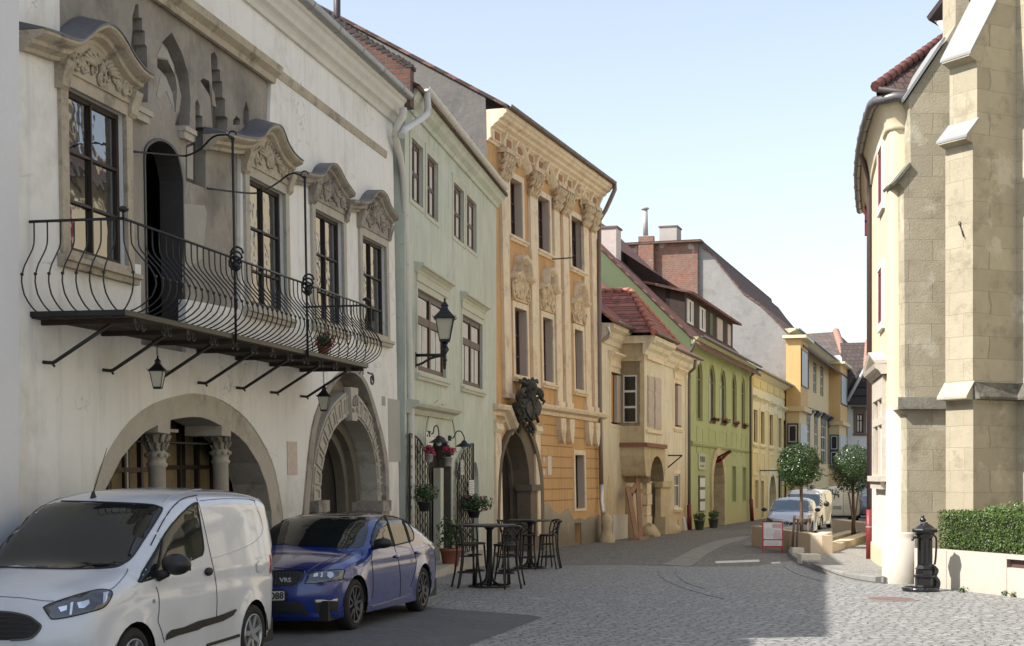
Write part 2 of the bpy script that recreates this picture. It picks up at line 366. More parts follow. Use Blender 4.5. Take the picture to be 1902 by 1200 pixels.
def body(F, H, u1, vtop, depth, holes, wm, vbot=-1.2, reveal=.25, u0=0.0, rm=None, outline=None, sides=True):
    """street wall with its openings and reveals, side and back walls"""
    m = MB(F.M)
    out = outline or [(u0, vbot), (u1, vbot), (u1, vtop), (u0, vtop)]
    m.prism(out, -reveal, 0, holes=holes, sides=False)
    for L in holes:
        n = len(L); m.add([(a, -reveal, b) for a, b in L]+[(a, 0, b) for a, b in L], [(i, (i+1) % n, n+(i+1) % n, n+i) for i in range(n)])
    if sides:
        m.add([(u0, 0, vbot), (u0, -depth, vbot), (u0, -depth, vtop), (u0, 0, vtop)], [(0, 1, 2, 3)])
        m.add([(u1, 0, vbot), (u1, -depth, vbot), (u1, -depth, vtop), (u1, 0, vtop)], [(0, 1, 2, 3)])
        m.add([(u0, -depth, vbot), (u1, -depth, vbot), (u1, -depth, vtop), (u0, -depth, vtop)], [(0, 1, 2, 3)])
    return m.build('wall', wm, H)
def roof(F, H, u0, u1, ve, vr, depth, rm, over=.45, tt=.10, name='roof', split=.5):
    """pitched roof: eave at ve over the street, ridge at vr"""
    m = MB(F.M); dr = depth*split
    P = [(over, ve), (-dr, vr), (-depth-over, ve)]
    L = [(o, v) for o, v in P]+[(o, v-tt) for o, v in reversed(P)]
    m.sweep(L, [(u0, 0), (u1, 0)]); return m.build(name, rm, H)
def gable(F, m, u, vtop, vr, depth, split=.5, th=.25, sgn=1):
    m.add([(u, 0, vtop), (u, -depth*split, vr), (u, -depth, vtop)], [(0, 1, 2)])
def pipe(F, H, px, r=.055, o=.12, m=PIPEW, name='downpipe', n=8):
    P = [(lambda q: (q[0], oo, q[1]))(F.uv(x, y, oo)) for x, y, oo in px]
    b = MB(F.M); b.tube(P, r, n)
    return b.build(name, m, H)
def gutter(F, H, u0, u1, v, o, r=.09, m=ZINC, name='gutter', seams=8):
    b = MB(F.M); n = 10
    prof = [(r*math.cos(math.pi+math.pi*i/n), r*math.sin(math.pi+math.pi*i/n)) for i in range(n+1)]+[((r-.012)*math.cos(-math.pi*i/n), (r-.012)*math.sin(-math.pi*i/n)) for i in range(n+1)]
    b.sweep(prof, [(u0, v), (u1, v)], o, smooth=True)
    for i in range(seams):
        u = u0+(u1-u0)*(i+.5)/seams
        b.sweep([(x*1.07, y*1.07) for x, y in prof], [(u-.015, v), (u+.015, v)], o)
    return b.build(name, m, H)
# ---------------------------------------------------------------- ground
def build_ground():
    COB = bricks('cobblestone', (.37, .365, .355), (.25, .247, .242), (.10, .097, .09), (.97, .24, 0), bw=.19, bh=.13, ms=.018, up=(-.24, .97, 0), bump=1.0, warp=.22, rough=.62, smooth=.6, uneven=.72, patch=(.39, .385, .37), patch_amt=.35, mossy=(.17, .165, .155), moss_amt=.40)
    ys = [-40, 5, 12]+[15+i*1.0 for i in range(30)]+[46+i*3 for i in range(30)]+[150, 200, 400, 1500]
    m = MB()
    for a, b in zip(ys, ys[1:]): m.add([(-300, a, gz(a)), (300, a, gz(a)), (300, b, gz(b)), (-300, b, gz(b))], [(0, 1, 2, 3)])
    m.build('ground', COB, None, 'structure')
    ASP = mat('old_asphalt', (.125, .125, .127), rough=.75, var=.2, scale=1.5, bump=.6, bscale=45, stain=(.10, .10, .10), stain_amt=.48, stain_scale=.8, streak=.3)
    def sheet(name, L, mt, dz=.004, edge=None):
        P = [G(x, y) for x, y in L]; q = MB()
        tri = geometry.tessellate_polygon([[Vector((p.x, p.y, 0)) for p in P]])
        # split along Y so the sheet follows the ground
        v2, e2, f2, *_ = geometry.delaunay_2d_cdt([Vector((p.x, p.y)) for p in P], [], [list(range(len(P)))], 1, 1e-4)
        bm = bmesh.new(); vs_ = [bm.verts.new((v.x, v.y, 0)) for v in v2]
        for f in f2: bm.faces.new([vs_[i] for i in f])
        for Y in (27, 38, 52, 67, 85): bmesh.ops.bisect_plane(bm, geom=bm.verts[:]+bm.edges[:]+bm.faces[:], plane_co=(0, Y, 0), plane_no=(0, 1, 0))
        bm.verts.index_update()
        q.add([(v.co.x, v.co.y, gz(v.co.y)+dz) for v in bm.verts], [[v.index for v in f.verts] for f in bm.faces]); bm.free()
        return q.build(name, mt, None, 'structure')
    sheet('asphalt_bay', [(-400, 1500), (-400, 1150), (300, 1135), (640, 1118), (790, 1128), (985, 1143), (1008, 1147), (860, 1203), (640, 1500)], ASP)
    RD = bricks('worn_road_setts', (.27, .255, .235), (.17, .165, .155), (.07, .065, .06), (.97, .24, 0), bw=.2, bh=.14, ms=.018, up=(-.24, .97, 0), bump=.9, warp=.2, smooth=.5, uneven=.6)
    sheet('road', [(1000, 1051), (1130, 1049), (1290, 1052), (1395, 1052), (1478, 1040), (1462, 1018), (1440, 1000), (1425, 972), (1500, 950), (1480, 942), (1395, 955), (1290, 973), (1130, 1000), (1010, 1022)], RD)
    ST = bricks('gutter_stone_strip', (.30, .29, .27), (.25, .24, .225), (.12, .11, .10), (.3, .95, 0), bw=.4, bh=.3, ms=.01, up=(.95, -.3, 0), bump=.4, warp=.05)
    sheet('path', [(1228, 1049), (1258, 1036), (1290, 1019), (1330, 1005), (1378, 996), (1396, 996), (1385, 1001), (1345, 1012), (1312, 1030), (1292, 1045), (1280, 1053)], ST, .008)
    WP = mat('road_paint', (.62, .61, .58), var=.15, scale=8, stain=(.25, .24, .23), stain_amt=.42, stain_scale=6)
    sheet('road_marking', [(1328, 1043), (1410, 1040), (1411, 1044), (1330, 1047)], WP, .009)
    sheet('road_marking', [(1432, 1045), (1449, 1044), (1450, 1047), (1434, 1048)], WP, .009)
    DG = mat('gutter_joint', (.17, .165, .155))
    for L in ([(1222, 1056), (1226, 1070), (1252, 1086), (1300, 1102), (1345, 1113)], [(1256, 1056), (1258, 1070), (1275, 1083), (1310, 1094)], [(1455, 1052), (1480, 1066), (1520, 1078), (1560, 1085)]):
        q = MB(); q.tube([G(x, y, .0)+Vector((0, 0, .002)) for x, y in smooth_path(L, 5)], .007, 5); q.build('path_joint', DG, None, 'structure')
    # manhole
    c = G(1655, 1113); t = thing('manhole_cover', 'rusty round iron manhole cover let into the sunlit cobbles before the pump', 'manhole', c)
    q = MB(); q.lathe((c.x, c.y, c.z+.004), [(.36, 0), (.36, .006)], 32); q.build('lid', mat('rusty_iron', (.20, .13, .11), var=.3, scale=5, bump=.5, bscale=50), t)
    q = MB(); q.lathe((c.x, c.y, c.z+.003), [(.45, 0), (.45, .004)], 32); q.build('rim', mat('manhole_concrete', (.24, .225, .21)), t)
    # raised pavement with kerb on the right
    kp = [(1486, 1018), (1470, 1019), (1464, 1025), (1466, 1034), (1476, 1043), (1492, 1051), (1518, 1061), (1550, 1071), (1590, 1079), (1640, 1084), (1690, 1084)]
    K = smooth_path([tuple(G(x, y)) for x, y in kp], 4); K = [Vector(p) for p in K]
    inner = []
    for i, p in enumerate(K):
        d = (K[min(i+1, len(K)-1)]-K[max(0, i-1)]); d.z = 0; d.normalize(); inner.append(p+Vector((-d.y, d.x, 0))*.22)
    H_ = .13; kb = MB()
    n = len(K)
    V = [p+Vector((0, 0, -.3)) for p in K]+[p+Vector((0, 0, H_-.02)) for p in K]+[p*.9+q_*.1+Vector((0, 0, H_)) for p, q_ in zip(K, inner)]+[p+Vector((0, 0, H_)) for p in inner]
    kb.add(V, [(r*n+i, r*n+i+1, (r+1)*n+i+1, (r+1)*n+i) for r in range(3) for i in range(n-1)])
    kb.build('kerb', bricks('kerb_stone', (.30, .29, .27), (.22, .215, .205), (.08, .075, .07), (.8, .6, 0), bw=.8, bh=3, ms=.012, bump=.5, warp=0), None, 'structure')
    PV = bricks('pavement_setts', (.40, .38, .34), (.30, .29, .26), (.15, .14, .13), (1, 0, 0), bw=.12, bh=.11, ms=.012, up=(0, 1, 0), bump=.8, warp=.15, smooth=.4)
    q = MB(); far = [Vector((30, K[-1].y+.3, 0)), Vector((30, 60, 0)), Vector((9, 60, 0))]
    L = [Vector((p.x, p.y, 0)) for p in inner]+[far[0], far[1], Vector((13, 52, 0)), Vector((8.5, 45.5, 0))]
    L = L[::1]
    v2, e2, f2, *_ = geometry.delaunay_2d_cdt([Vector((p.x, p.y)) for p in reversed(L)], [], [list(range(len(L)))], 1, 1e-4)
    bm = bmesh.new(); vv = [bm.verts.new((v.x, v.y, 0)) for v in v2]
    for f in f2: bm.faces.new([vv[i] for i in f])
    for Y in (27, 38, 52): bmesh.ops.bisect_plane(bm, geom=bm.verts[:]+bm.edges[:]+bm.faces[:], plane_co=(0, Y, 0), plane_no=(0, 1, 0))
    bm.verts.index_update(); q.add([(v.co.x, v.co.y, gz(v.co.y)+H_-.004) for v in bm.verts], [[v.index for v in f.verts] for f in bm.faces]); bm.free()
    q.build('pavement', PV, None, 'structure')
build_ground()
# ---------------------------------------------------------------- carved pediments
def scroll(m, cu, cv, o, size, turns, a0, sgn, r):
    P = []
    for i in range(16):
        t = i/15; a = a0+sgn*turns*2*math.pi*t; q = size*(1-.8*t); P.append((cu+q*math.cos(a), o+.01*t, cv+q*math.sin(a)))
    m.tube(P, [r*(1-.5*i/15) for i in range(16)], 5)
def carving(F, u0, u1, v0, v1, o, seed, topf=None, n=14, r=.035):
    rnd = random.Random(seed); m = MB(F.M); cu = (u0+u1)/2; w = u1-u0; h = v1-v0
    m.blob((cu, o, v0+h*.5), min(w*.07, h*.17), seed, 7, .2, (1, .6, 1.35))
    for i in range(n):
        q = rnd.random(); x = w*.46*q; y = v0+h*(.15+.7*rnd.random()*(1-.45*q)); sz = min(w, h*1.3)*.16*(.6+.6*rnd.random())
        for sg in (-1, 1): scroll(m, cu+sg*x, y, o, sz, .8+rnd.random()*.5, rnd.random()*3+(0 if sg > 0 else math.pi), sg, r*(.8+.5*rnd.random()))
    for i in range(5):
        for sg in (-1, 1):
            a = .25+i*.3; P = [(cu+sg*t*w*.3*math.sin(a), o+.02, v0+h*.42+t*h*.42*math.cos(a)) for t in (.35, .6, .85, 1)]
            m.tube(P, [r, r*1.3, r*.9, r*.2], 5)
    return m
def wave_pediment(F, H, r, path, op, proj, thick, seed, sur, topcover=False, sm=STONE):
    """curved baroque window head: moulded cornice on a wave line, carved field below, consoles"""
    P = smooth_path(F.pts(path, op), 4)
    m = MB(F.M); h = thick
    m.sweep([(-.03, -h), (proj*.25, -h), (proj*.3, -h*.8), (proj*.55, -h*.65), (proj*.6, -h*.45), (proj*.9, -h*.3), (proj, -h*.2), (proj, 0), (-.03, 0)], P, 0.0)
    head = m.build('pediment', sm, H)
    t = MB(F.M); top = r[3]+sur; a, b = r[0]-sur, r[1]+sur
    Q = [p for p in P if a-.02 <= p[0] <= b+.02]
    poly = [(a, top-.02), (b, top-.02), (b, Q[-1][1]-h*.6)]+[(u, v-h*.6) for u, v in reversed(Q)]+[(a, Q[0][1]-h*.6)]
    t.prism(poly, -.02, .07); t.build('carved_field', sm, head)
    vt = max(v for u, v in Q)-h; carving(F, a+.05, b-.05, top+.02, vt-.02, .085, seed, n=20, r=.022).build('carving', sm, head)
    for u in (a+.03, b-.03):
        ve = (Q[0] if u < (a+b)/2 else Q[-1])[1]-h; c = MB(F.M)
        c.sweep([(-.02, -.3), (.05, -.3), (.09, -.26), (.10, -.18), (.12, -.12), (.15, -.05), (.16, .0), (-.02, .0)], [(u-.09, ve), (u+.09, ve)]); c.build('console', sm, head)
    if topcover:
        s = MB(F.M); s.sweep([(-.02, .006), (proj*1.03, .006), (proj*1.04, -.008), (proj*1.06, -.008), (proj*1.05, .012), (-.02, .10)], P, 0.0); s.build('slate_cover', SLATE, head)
    else:
        s = MB(F.M); s.sweep([(-.02, .003), (proj*1.02, .003), (proj*1.03, -.005), (proj*1.04, .004), (-.02, .012)], P, 0.0); s.build('lead_cover', SLATE, head)
    return head
# ---------------------------------------------------------------- 0 neighbour at the left frame edge
F0 = Facade(1497, 860, 22000, 25)
def left_neighbour():
    H = thing('white_house', 'smooth bluish white house corner at the left edge, before the house with the balcony', 'house', F0.M(-4, 0, 0))
    m = MB(F0.M); m.box(-12, -.0, -7.5, .06, -1, 8.3); m.build('wall', mat('smooth_white_wall', (.66, .67, .70), var=.04, bump=.05), H)
    m = MB(F0.M); m.sweep([(.15, 8.3), (-3.7, 10.2), (-8, 8.3), (-8, 8.2), (.15, 8.2)], [(-12, 0), (0, 0)]); m.build('roof', mat('old_tiles_dark', (.16, .08, .06)), H)
left_neighbour()
# ---------------------------------------------------------------- 1 white house with the balcony
F1 = Facade(1497, 860, 22000, 25, b=.018)
def white_house():
    F = F1; U1 = F.U(729, 225)
    H = thing('white_house', 'white plastered old town house with iron balcony, exposed gothic niches and baroque window heads', 'house', F.M(U1/2, -4, 0))
    holes = []; VB = F.uv(727, 223)[1]
    # the field of exposed old plaster
    gp = F.pts([(108, -172), (505, 118), (500, 245), (447, 262), (447, 575), (345, 556), (345, 655), (262, 640), (262, 492), (236, 487), (236, 168), (112, 118)])
    holes_w = [gp]
    wins = [((122, 230, 160, 463), 90, [(77, 53), (100, 60), (125, 70), (146, 75), (160, 67), (183, 48), (204, 46), (225, 67), (246, 104), (265, 129), (281, 140)], .30, True),
            ((460, 527, 327, 562), 45, [(414, 247), (433, 250), (462, 256), (483, 255), (496, 240), (508, 232), (521, 237), (533, 267), (546, 287), (560, 299)], .28, True),
            ((583, 635, 388, 592), 40, [(566, 319), (584, 323), (600, 323), (608, 310), (619, 303), (629, 312), (642, 337), (658, 360)], .24, False),
            ((671, 715, 437, 612), 35, [(657, 371), (673, 374), (687, 373), (696, 360), (706, 353), (717, 362), (725, 383), (739, 404)], .24, False)]
    for i, (px, _, path, proj, cov) in enumerate(wins):
        r = F.rect(*px); wd = r[1]-r[0]
        fo = window(F, H, r, depth=.06, nx=2, rows=(.38, .72) if i else (.37, .68), fw=.06, mw=.03, sur=.16, sm=STONEP if i else STONE, sp=.045, holes=holes_w, pm=GLASS, sill=.12)
        wave_pediment(F, H, r, path, proj*.9, proj, .21 if i < 2 else .18, 11+i, .16, cov, STONE if i < 2 else STONEG)
    # arch and portal openings
    arch_out = F.pts(smooth_path([(174, 905), (176, 895), (185, 868), (210, 822), (242, 780), (285, 749), (335, 734), (360, 731), (397, 737), (430, 754), (460, 780), (485, 815), (505, 855), (517, 900), (525, 950)], 2))
    arch_out += [(arch_out[-1][0]+.12, arch_out[-1][1]-1.2), (arch_out[-1][0]+.12, -.8), (arch_out[0][0]-.3, -.8), (arch_out[0][0]-.3, 1.0)]
    inn = F.pts([(190, 925), (206, 894), (227, 852), (247, 827), (272, 802), (296, 789), (296, 803), (318, 806), (319, 780), (340, 776), (360, 774), (376, 775), (392, 780), (414, 791), (414, 809), (431, 811), (431, 800), (446, 811), (460, 825), (482, 860), (497, 900), (506, 950)])
    inn += [(inn[-1][0]+.05, -.7), (inn[0][0]-.25, -.7), (inn[0][0]-.2, 1.0)]
    port_out = F.pts(smooth_path([(561, 960), (562, 945), (568, 878), (574, 820), (583, 773), (602, 727), (621, 699), (646, 683), (670, 696), (686, 727), (700, 773), (712, 820), (719, 867), (721, 944), (722, 960)], 2))
    port_out += [(port_out[-1][0], -.8), (port_out[0][0], -.8)]
    p2_out = F.pts(smooth_path([(575, 960), (576, 934), (581, 862), (595, 797), (616, 752), (639, 730), (650, 725), (662, 733), (681, 759), (698, 801), (709, 857), (712, 923), (713, 960)], 2), -.08)
    p2_out += [(p2_out[-1][0], -.8), (p2_out[0][0], -.8)]
    p2_in = F.pts(smooth_path([(592, 960), (593, 931), (595, 878), (607, 825), (623, 792), (640, 776), (650, 773), (660, 776), (674, 790), (688, 820), (696.5, 862), (700, 923), (700, 960)], 2), -.08)
    p2_in += [(p2_in[-1][0], -.7), (p2_in[0][0], -.7)]
    holes_w += [arch_out, port_out]
    body(F, H, U1, VB+.4, 8.0, holes_w, WHITEW, reveal=.10)
    # arch: stone ring, piers, columns, shop windows
    m = MB(F.M); m.prism(arch_out, -.55, -.015, holes=[inn]); ring = m.build('arch_surround', STONEP, H)
    m = MB(F.M); m.box(min(u for u, v in arch_out)-.3, max(u for u, v in arch_out)+.4, -1.3, -1.25, -1, 4.2)
    m.build('shop_back', mat('dark_shop_wood', (.03, .02, .015), rough=.6), ring)
    for j, x in enumerate((291, 409)):
        u = F.U(x+3, 850, -.3); vt = F.uv(x, 803, -.3)[1]; w_ = .15; m = MB(F.M)
        prof = [(w_*.9, -2.6), (w_*.78, -2.5), (w_*.74, -2.4), (w_*.72, -.45), (w_*.86, -.43), (w_*.9, -.40), (w_*.74, -.38), (w_*.78, -.33), (w_*.95, -.31), (w_*.98, -.27), (w_*.76, -.25), (w_*.72, -.22), (w_*.82, -.12), (w_*1.0, -.04), (w_*1.05, 0)]
        m.lathe((u, -.32, vt), prof, 16); c = m.build('column', STONEP, H)
        m = MB(F.M)
        for k in range(10):
            a = k*math.pi/5
            for z, q in ((-.20, .72), (-.10, .88)):
                P = lambda r, h: (u+w_*r*math.cos(a+z*2), -.32+w_*r*math.sin(a+z*2), vt+z+h)
                m.tube([P(q, -.03), P(q+.12, .02), P(q+.3, .06), P(q+.16, .075)], [.022, .026, .018, .008], 5)
            m.blob((u+w_*.92*math.cos(a), -.32+w_*.92*math.sin(a), vt-.29), .024, k, 4, .2)
        m.box(u-.18, u+.18, -.52, -.1, vt, vt+.04); m.build('capital', STONEG, c)
    for (xa, xb) in ((200, 292), (300, 400), (420, 500)):
        r = (F.U(xa, 880, -.8), F.U(xb, 880, -.8), .9, F.uv(xa, 770, -.8)[1]+.1)
        window(F, ring, r, depth=.02, nx=3, rows=(.42,), fw=.08, mw=.06, o=-.78, curtain=[(.05, .28, 0, 1), (.45, .62, 0, .9), (.75, .95, 0, 1)], name='shop_window', cm=mat('ochre_drape', (.20, .155, .085), var=.3, scale=5), pm=DARKP)
    m = MB(F.M); m.tube([(F.U(200, 880, -.4), -.4, 2.35), (F.U(505, 880, -.4), -.4, 2.35)], .018, 6); m.build('tie_bar', IRON, ring)
    # gothic portal
    m = MB(F.M); m.prism(port_out, -.45, -.38, holes=[p2_in]); m.prism(port_out, -.38, .03, holes=[[(a+(c-a)*.09, b-.07) for (a, b), c in zip(port_out, [sum(p[0] for p in port_out)/len(port_out)]*len(port_out))]])
    po = m.build('portal', STONEG, H)
    m = MB(F.M); m.prism(p2_out, -.40, -.06, holes=[p2_in]); m.build('portal_arch', STONEP, po)
    # coffered blocks of the arch
    m = MB(F.M); A, B = p2_out[2:-4], p2_in[2:-4]; n = min(len(A), len(B))
    for i in range(0, n-1):
        a0, a1, b0, b1 = Vector(A[i]), Vector(A[i+1]), Vector(B[i]), Vector(B[i+1]); c = (a0+a1+b0+b1)/4
        q = [c+(p-c)*.8 for p in (a0, a1, b1, b0)]; q2 = [c+(p-c)*.55 for p in (a0, a1, b1, b0)]
        m.prism([tuple(p) for p in q], -.07, -.035, holes=[[tuple(p) for p in q2]])
    m.build('arch_blocks', STONEP, po)
    ku = F.uv(651, 752, -.06)
    m = MB(F.M); m.prism([(ku[0]-.16, ku[1]-.28), (ku[0]+.14, ku[1]-.28), (ku[0]+.22, ku[1]+.30), (ku[0]-.24, ku[1]+.30)], -.1, .02); ks = m.build('keystone', STONEP, po)
    carving(F, ku[0]-.15, ku[0]+.15, ku[1]-.2, ku[1]+.25, .03, 5, n=4, r=.02).build('carving', STONEG, ks)
    # splayed jambs behind
    cu = (p2_in[2][0]+p2_in[-5][0])/2
    def shrink(P, k, dv): return [(cu+(a-cu)*k, b-dv) for a, b in P]
    m = MB(F.M); m.prism(p2_in, -.56, -.42, holes=[shrink(p2_in, .88, .18)]); m.prism(shrink(p2_in, .92, .12), -.74, -.56, holes=[shrink(p2_in, .78, .32)]); m.build('jamb', mat('jamb_stone', (.17, .15, .115), var=.2, bump=.3), po)
    for x in (586, 705):
        m = MB(F.M); u = F.U(x, 930, -.05); m.box(u-.28, u+.28, -.5, .1, F.uv(x, 940, 0)[1]-.1, F.uv(x, 930, 0)[1]); m.box(u-.24, u+.24, -.5, .06, -.4, F.uv(x, 940, 0)[1]-.1)
        m.build('impost', STONEG, po)
    m = MB(F.M); m.prism(shrink(p2_in, .95, .1), -.80, -.76, sides=False); m.build('door', WOODD, po)
    m = MB(F.M); m.box(0, U1, -2.0, -1.9, -1, VB); m.build('inner_wall', GREYD, H)
    # old plaster field
    dr = F.pts(smooth_path([(268, 300), (270, 280), (280, 267), (297, 262), (315, 272), (329, 295), (337, 335)], 3), -.05)
    dr = [(dr[0][0], 3.6)]+dr+[(dr[-1][0], 3.6)]
    nich = [[(240, 190), (240, 110), (246, 60), (246, 30), (252, 8), (257, 8), (258, 32), (264, 34), (264, 55), (269, 58), (269, 82), (273, 86), (273, 140), (276, 144), (274, 190)],
            [(300, 79), (319, 60), (337, 96), (350, 137), (354, 187), (352, 233), (325, 233), (329, 167), (323, 121), (310, 90)],
            [(292, 108), (310, 112), (329, 142), (337, 179), (333, 208), (325, 208), (321, 175), (308, 142), (292, 125)],
            [(395, 240), (394, 150), (392, 120), (392, 100), (399, 96), (404, 108), (404, 128), (409, 130), (409, 150), (413, 152), (413, 180), (418, 184), (418, 215), (423, 220), (421, 250), (408, 248)],
            [(345, 336), (345, 270), (363, 262), (363, 190), (367, 184), (371, 196), (371, 214), (376, 216), (376, 236), (382, 240), (382, 350)],
            [(452, 232), (452, 208), (457, 187), (462, 205), (462, 232)], [(433, 232), (433, 224), (439, 215), (446, 222), (446, 232)],
            [(372, 150), (378, 145), (388, 150), (398, 172), (402, 200), (396, 196), (388, 175)]]
    NP = [F.pts(L, -.05) for L in nich]
    m = MB(F.M); m.prism(gp, -.09, -.05, holes=[dr]+NP, sides=False)
    for L in NP: n = len(L); m.add([(a, -.2, b) for a, b in L]+[(a, -.05, b) for a, b in L], [(i, (i+1) % n, n+(i+1) % n, n+i) for i in range(n)])
    op = m.build('exposed_plaster', GREYW, H)
    m = MB(F.M)
    for L in NP: m.prism(L, -.22, -.2, sides=False)
    m.build('niche', GREYD, op)
    m = MB(F.M)
    for L in ([(290, 178), (298, 140), (308, 146), (318, 172), (324, 206), (308, 168), (296, 186)], [(291, 105), (300, 84), (312, 98), (320, 118), (324, 140), (310, 110)], [(347, 330), (347, 274), (358, 270), (358, 334)], [(338, 545), (340, 378), (380, 382), (384, 395), (376, 480), (345, 500)]):
        m = MB(F.M); m.prism(F.pts(L, -.05), -.06, -.045, sides=False)
        m.build('plaster_patch', mat('pale_plaster_patch', (.36, .345, .31), var=.15, scale=3, bump=.3), op)
    m = MB(F.M)
    for (xa, xb, ya, yb) in ((240, 276, 190, 200), (337, 358, 233, 242)):
        r = F.rect(xa, xb, ya, yb, 0); m = MB(F.M); m.box(r[0], r[1], -.06, .06, r[2], r[3]); m.box(r[0]+.02, r[1]-.05, -.06, .03, r[2]-.09, r[2])
        m.build('corbel', STONEP, op)
    m = MB(F.M); m.box(dr[0][0]-.1, dr[-1][0]+.1, -1.0, -.9, 3.2, 7); m.build('balcony_door', plain('black_opening', (.006, .005, .005), .8), H)
    m = MB(F.M); m.prism([(a-.03 if i < len(dr)/2 else a+.03, b+(.03 if 0 < i < len(dr)-1 else 0)) for i, (a, b) in enumerate(dr)], -.35, -.03, holes=[dr]); m.build('door_frame', mat('door_frame_grey', (.06, .055, .055), rough=.5), H)
    # brown moulding, cornice, gutter, roof
    a = F.uv(342, 4); b = F.uv(505, 124); c = F.uv(716, 281)
    m = MB(F.M); m.sweep([(-.01, -.26), (.05, -.26), (.07, -.18), (.16, -.12), (.18, -.02), (-.01, .02)], [(0, a[1]), (b[0], b[1])])
    m.build('string_moulding', STONE, H)
    m = MB(F.M); m.sweep([(-.01, -.16), (.012, -.16), (.03, -.10), (.035, -.02), (-.01, .0)], [(b[0], b[1]+.05), (c[0], c[1]+.02)]); m.build('string_fragment', STONE, H)
    m = MB(F.M); m.sweep([(-.01, -.05), (.05, -.05), (.07, .02), (.10, .06), (.16, .10), (.18, .17), (.23, .24), (.25, .32), (.29, .35), (.30, .40), (-.01, .42)], [(0, VB), (U1, VB)])
    m.build('cornice', mat('cornice_white', (.62, .61, .57), var=.05, streak=.2, bump=.05), H)
    gutter(F, H, 0, U1+.02, VB+.50, .33, .105, ZINC, seams=11)
    m = MB(F.M); m.box(0, U1, -.1, .32, VB+.41, VB+.425); m.build('flashing', SLATE, H)
    roof(F, H, 0, U1-.02, VB+.47, VB+2.9, 8.0, TILE1, over=.28)
    # downpipes
    pipe(F, H, [(749, 200, .33), (748, 215, .30), (738, 232, .20), (734, 255, .14), (742, 288, .10), (749, 330, .10), (755, 480, .10), (760, 640, .10), (763, 760, .10), (764, 900, .10), (764, 1000, .10)], .075)
    # small things on the wall
    def slab(x0, x1, y0, y1, mt, th=.012, nm='plaque'):
        r = F.rect(x0, x1, y0, y1); m = MB(F.M); m.box(r[0], r[1], -.002, th, r[2], r[3]); return m.build(nm, mt, H)
    slab(533, 551, 820, 882, mat('marble_plaque', (.50, .42, .38), rough=.5, var=.15, scale=12, stain=(.38, .30, .28), stain_amt=.48, stain_scale=9))
    slab(721, 743, 740, 858, mat('plaster_square', (.40, .39, .36), var=.08), .006, 'plaster_panel')
    slab(709, 715, 736, 753, mat('number_plate_grey', (.36, .35, .33)), .01, 'number_plate')
    return H, U1, VB
TILE1 = tile('roof_tile_brown', (.20, .10, .075), (.14, .075, .06), STREET)
WH, U1, VB = white_house()
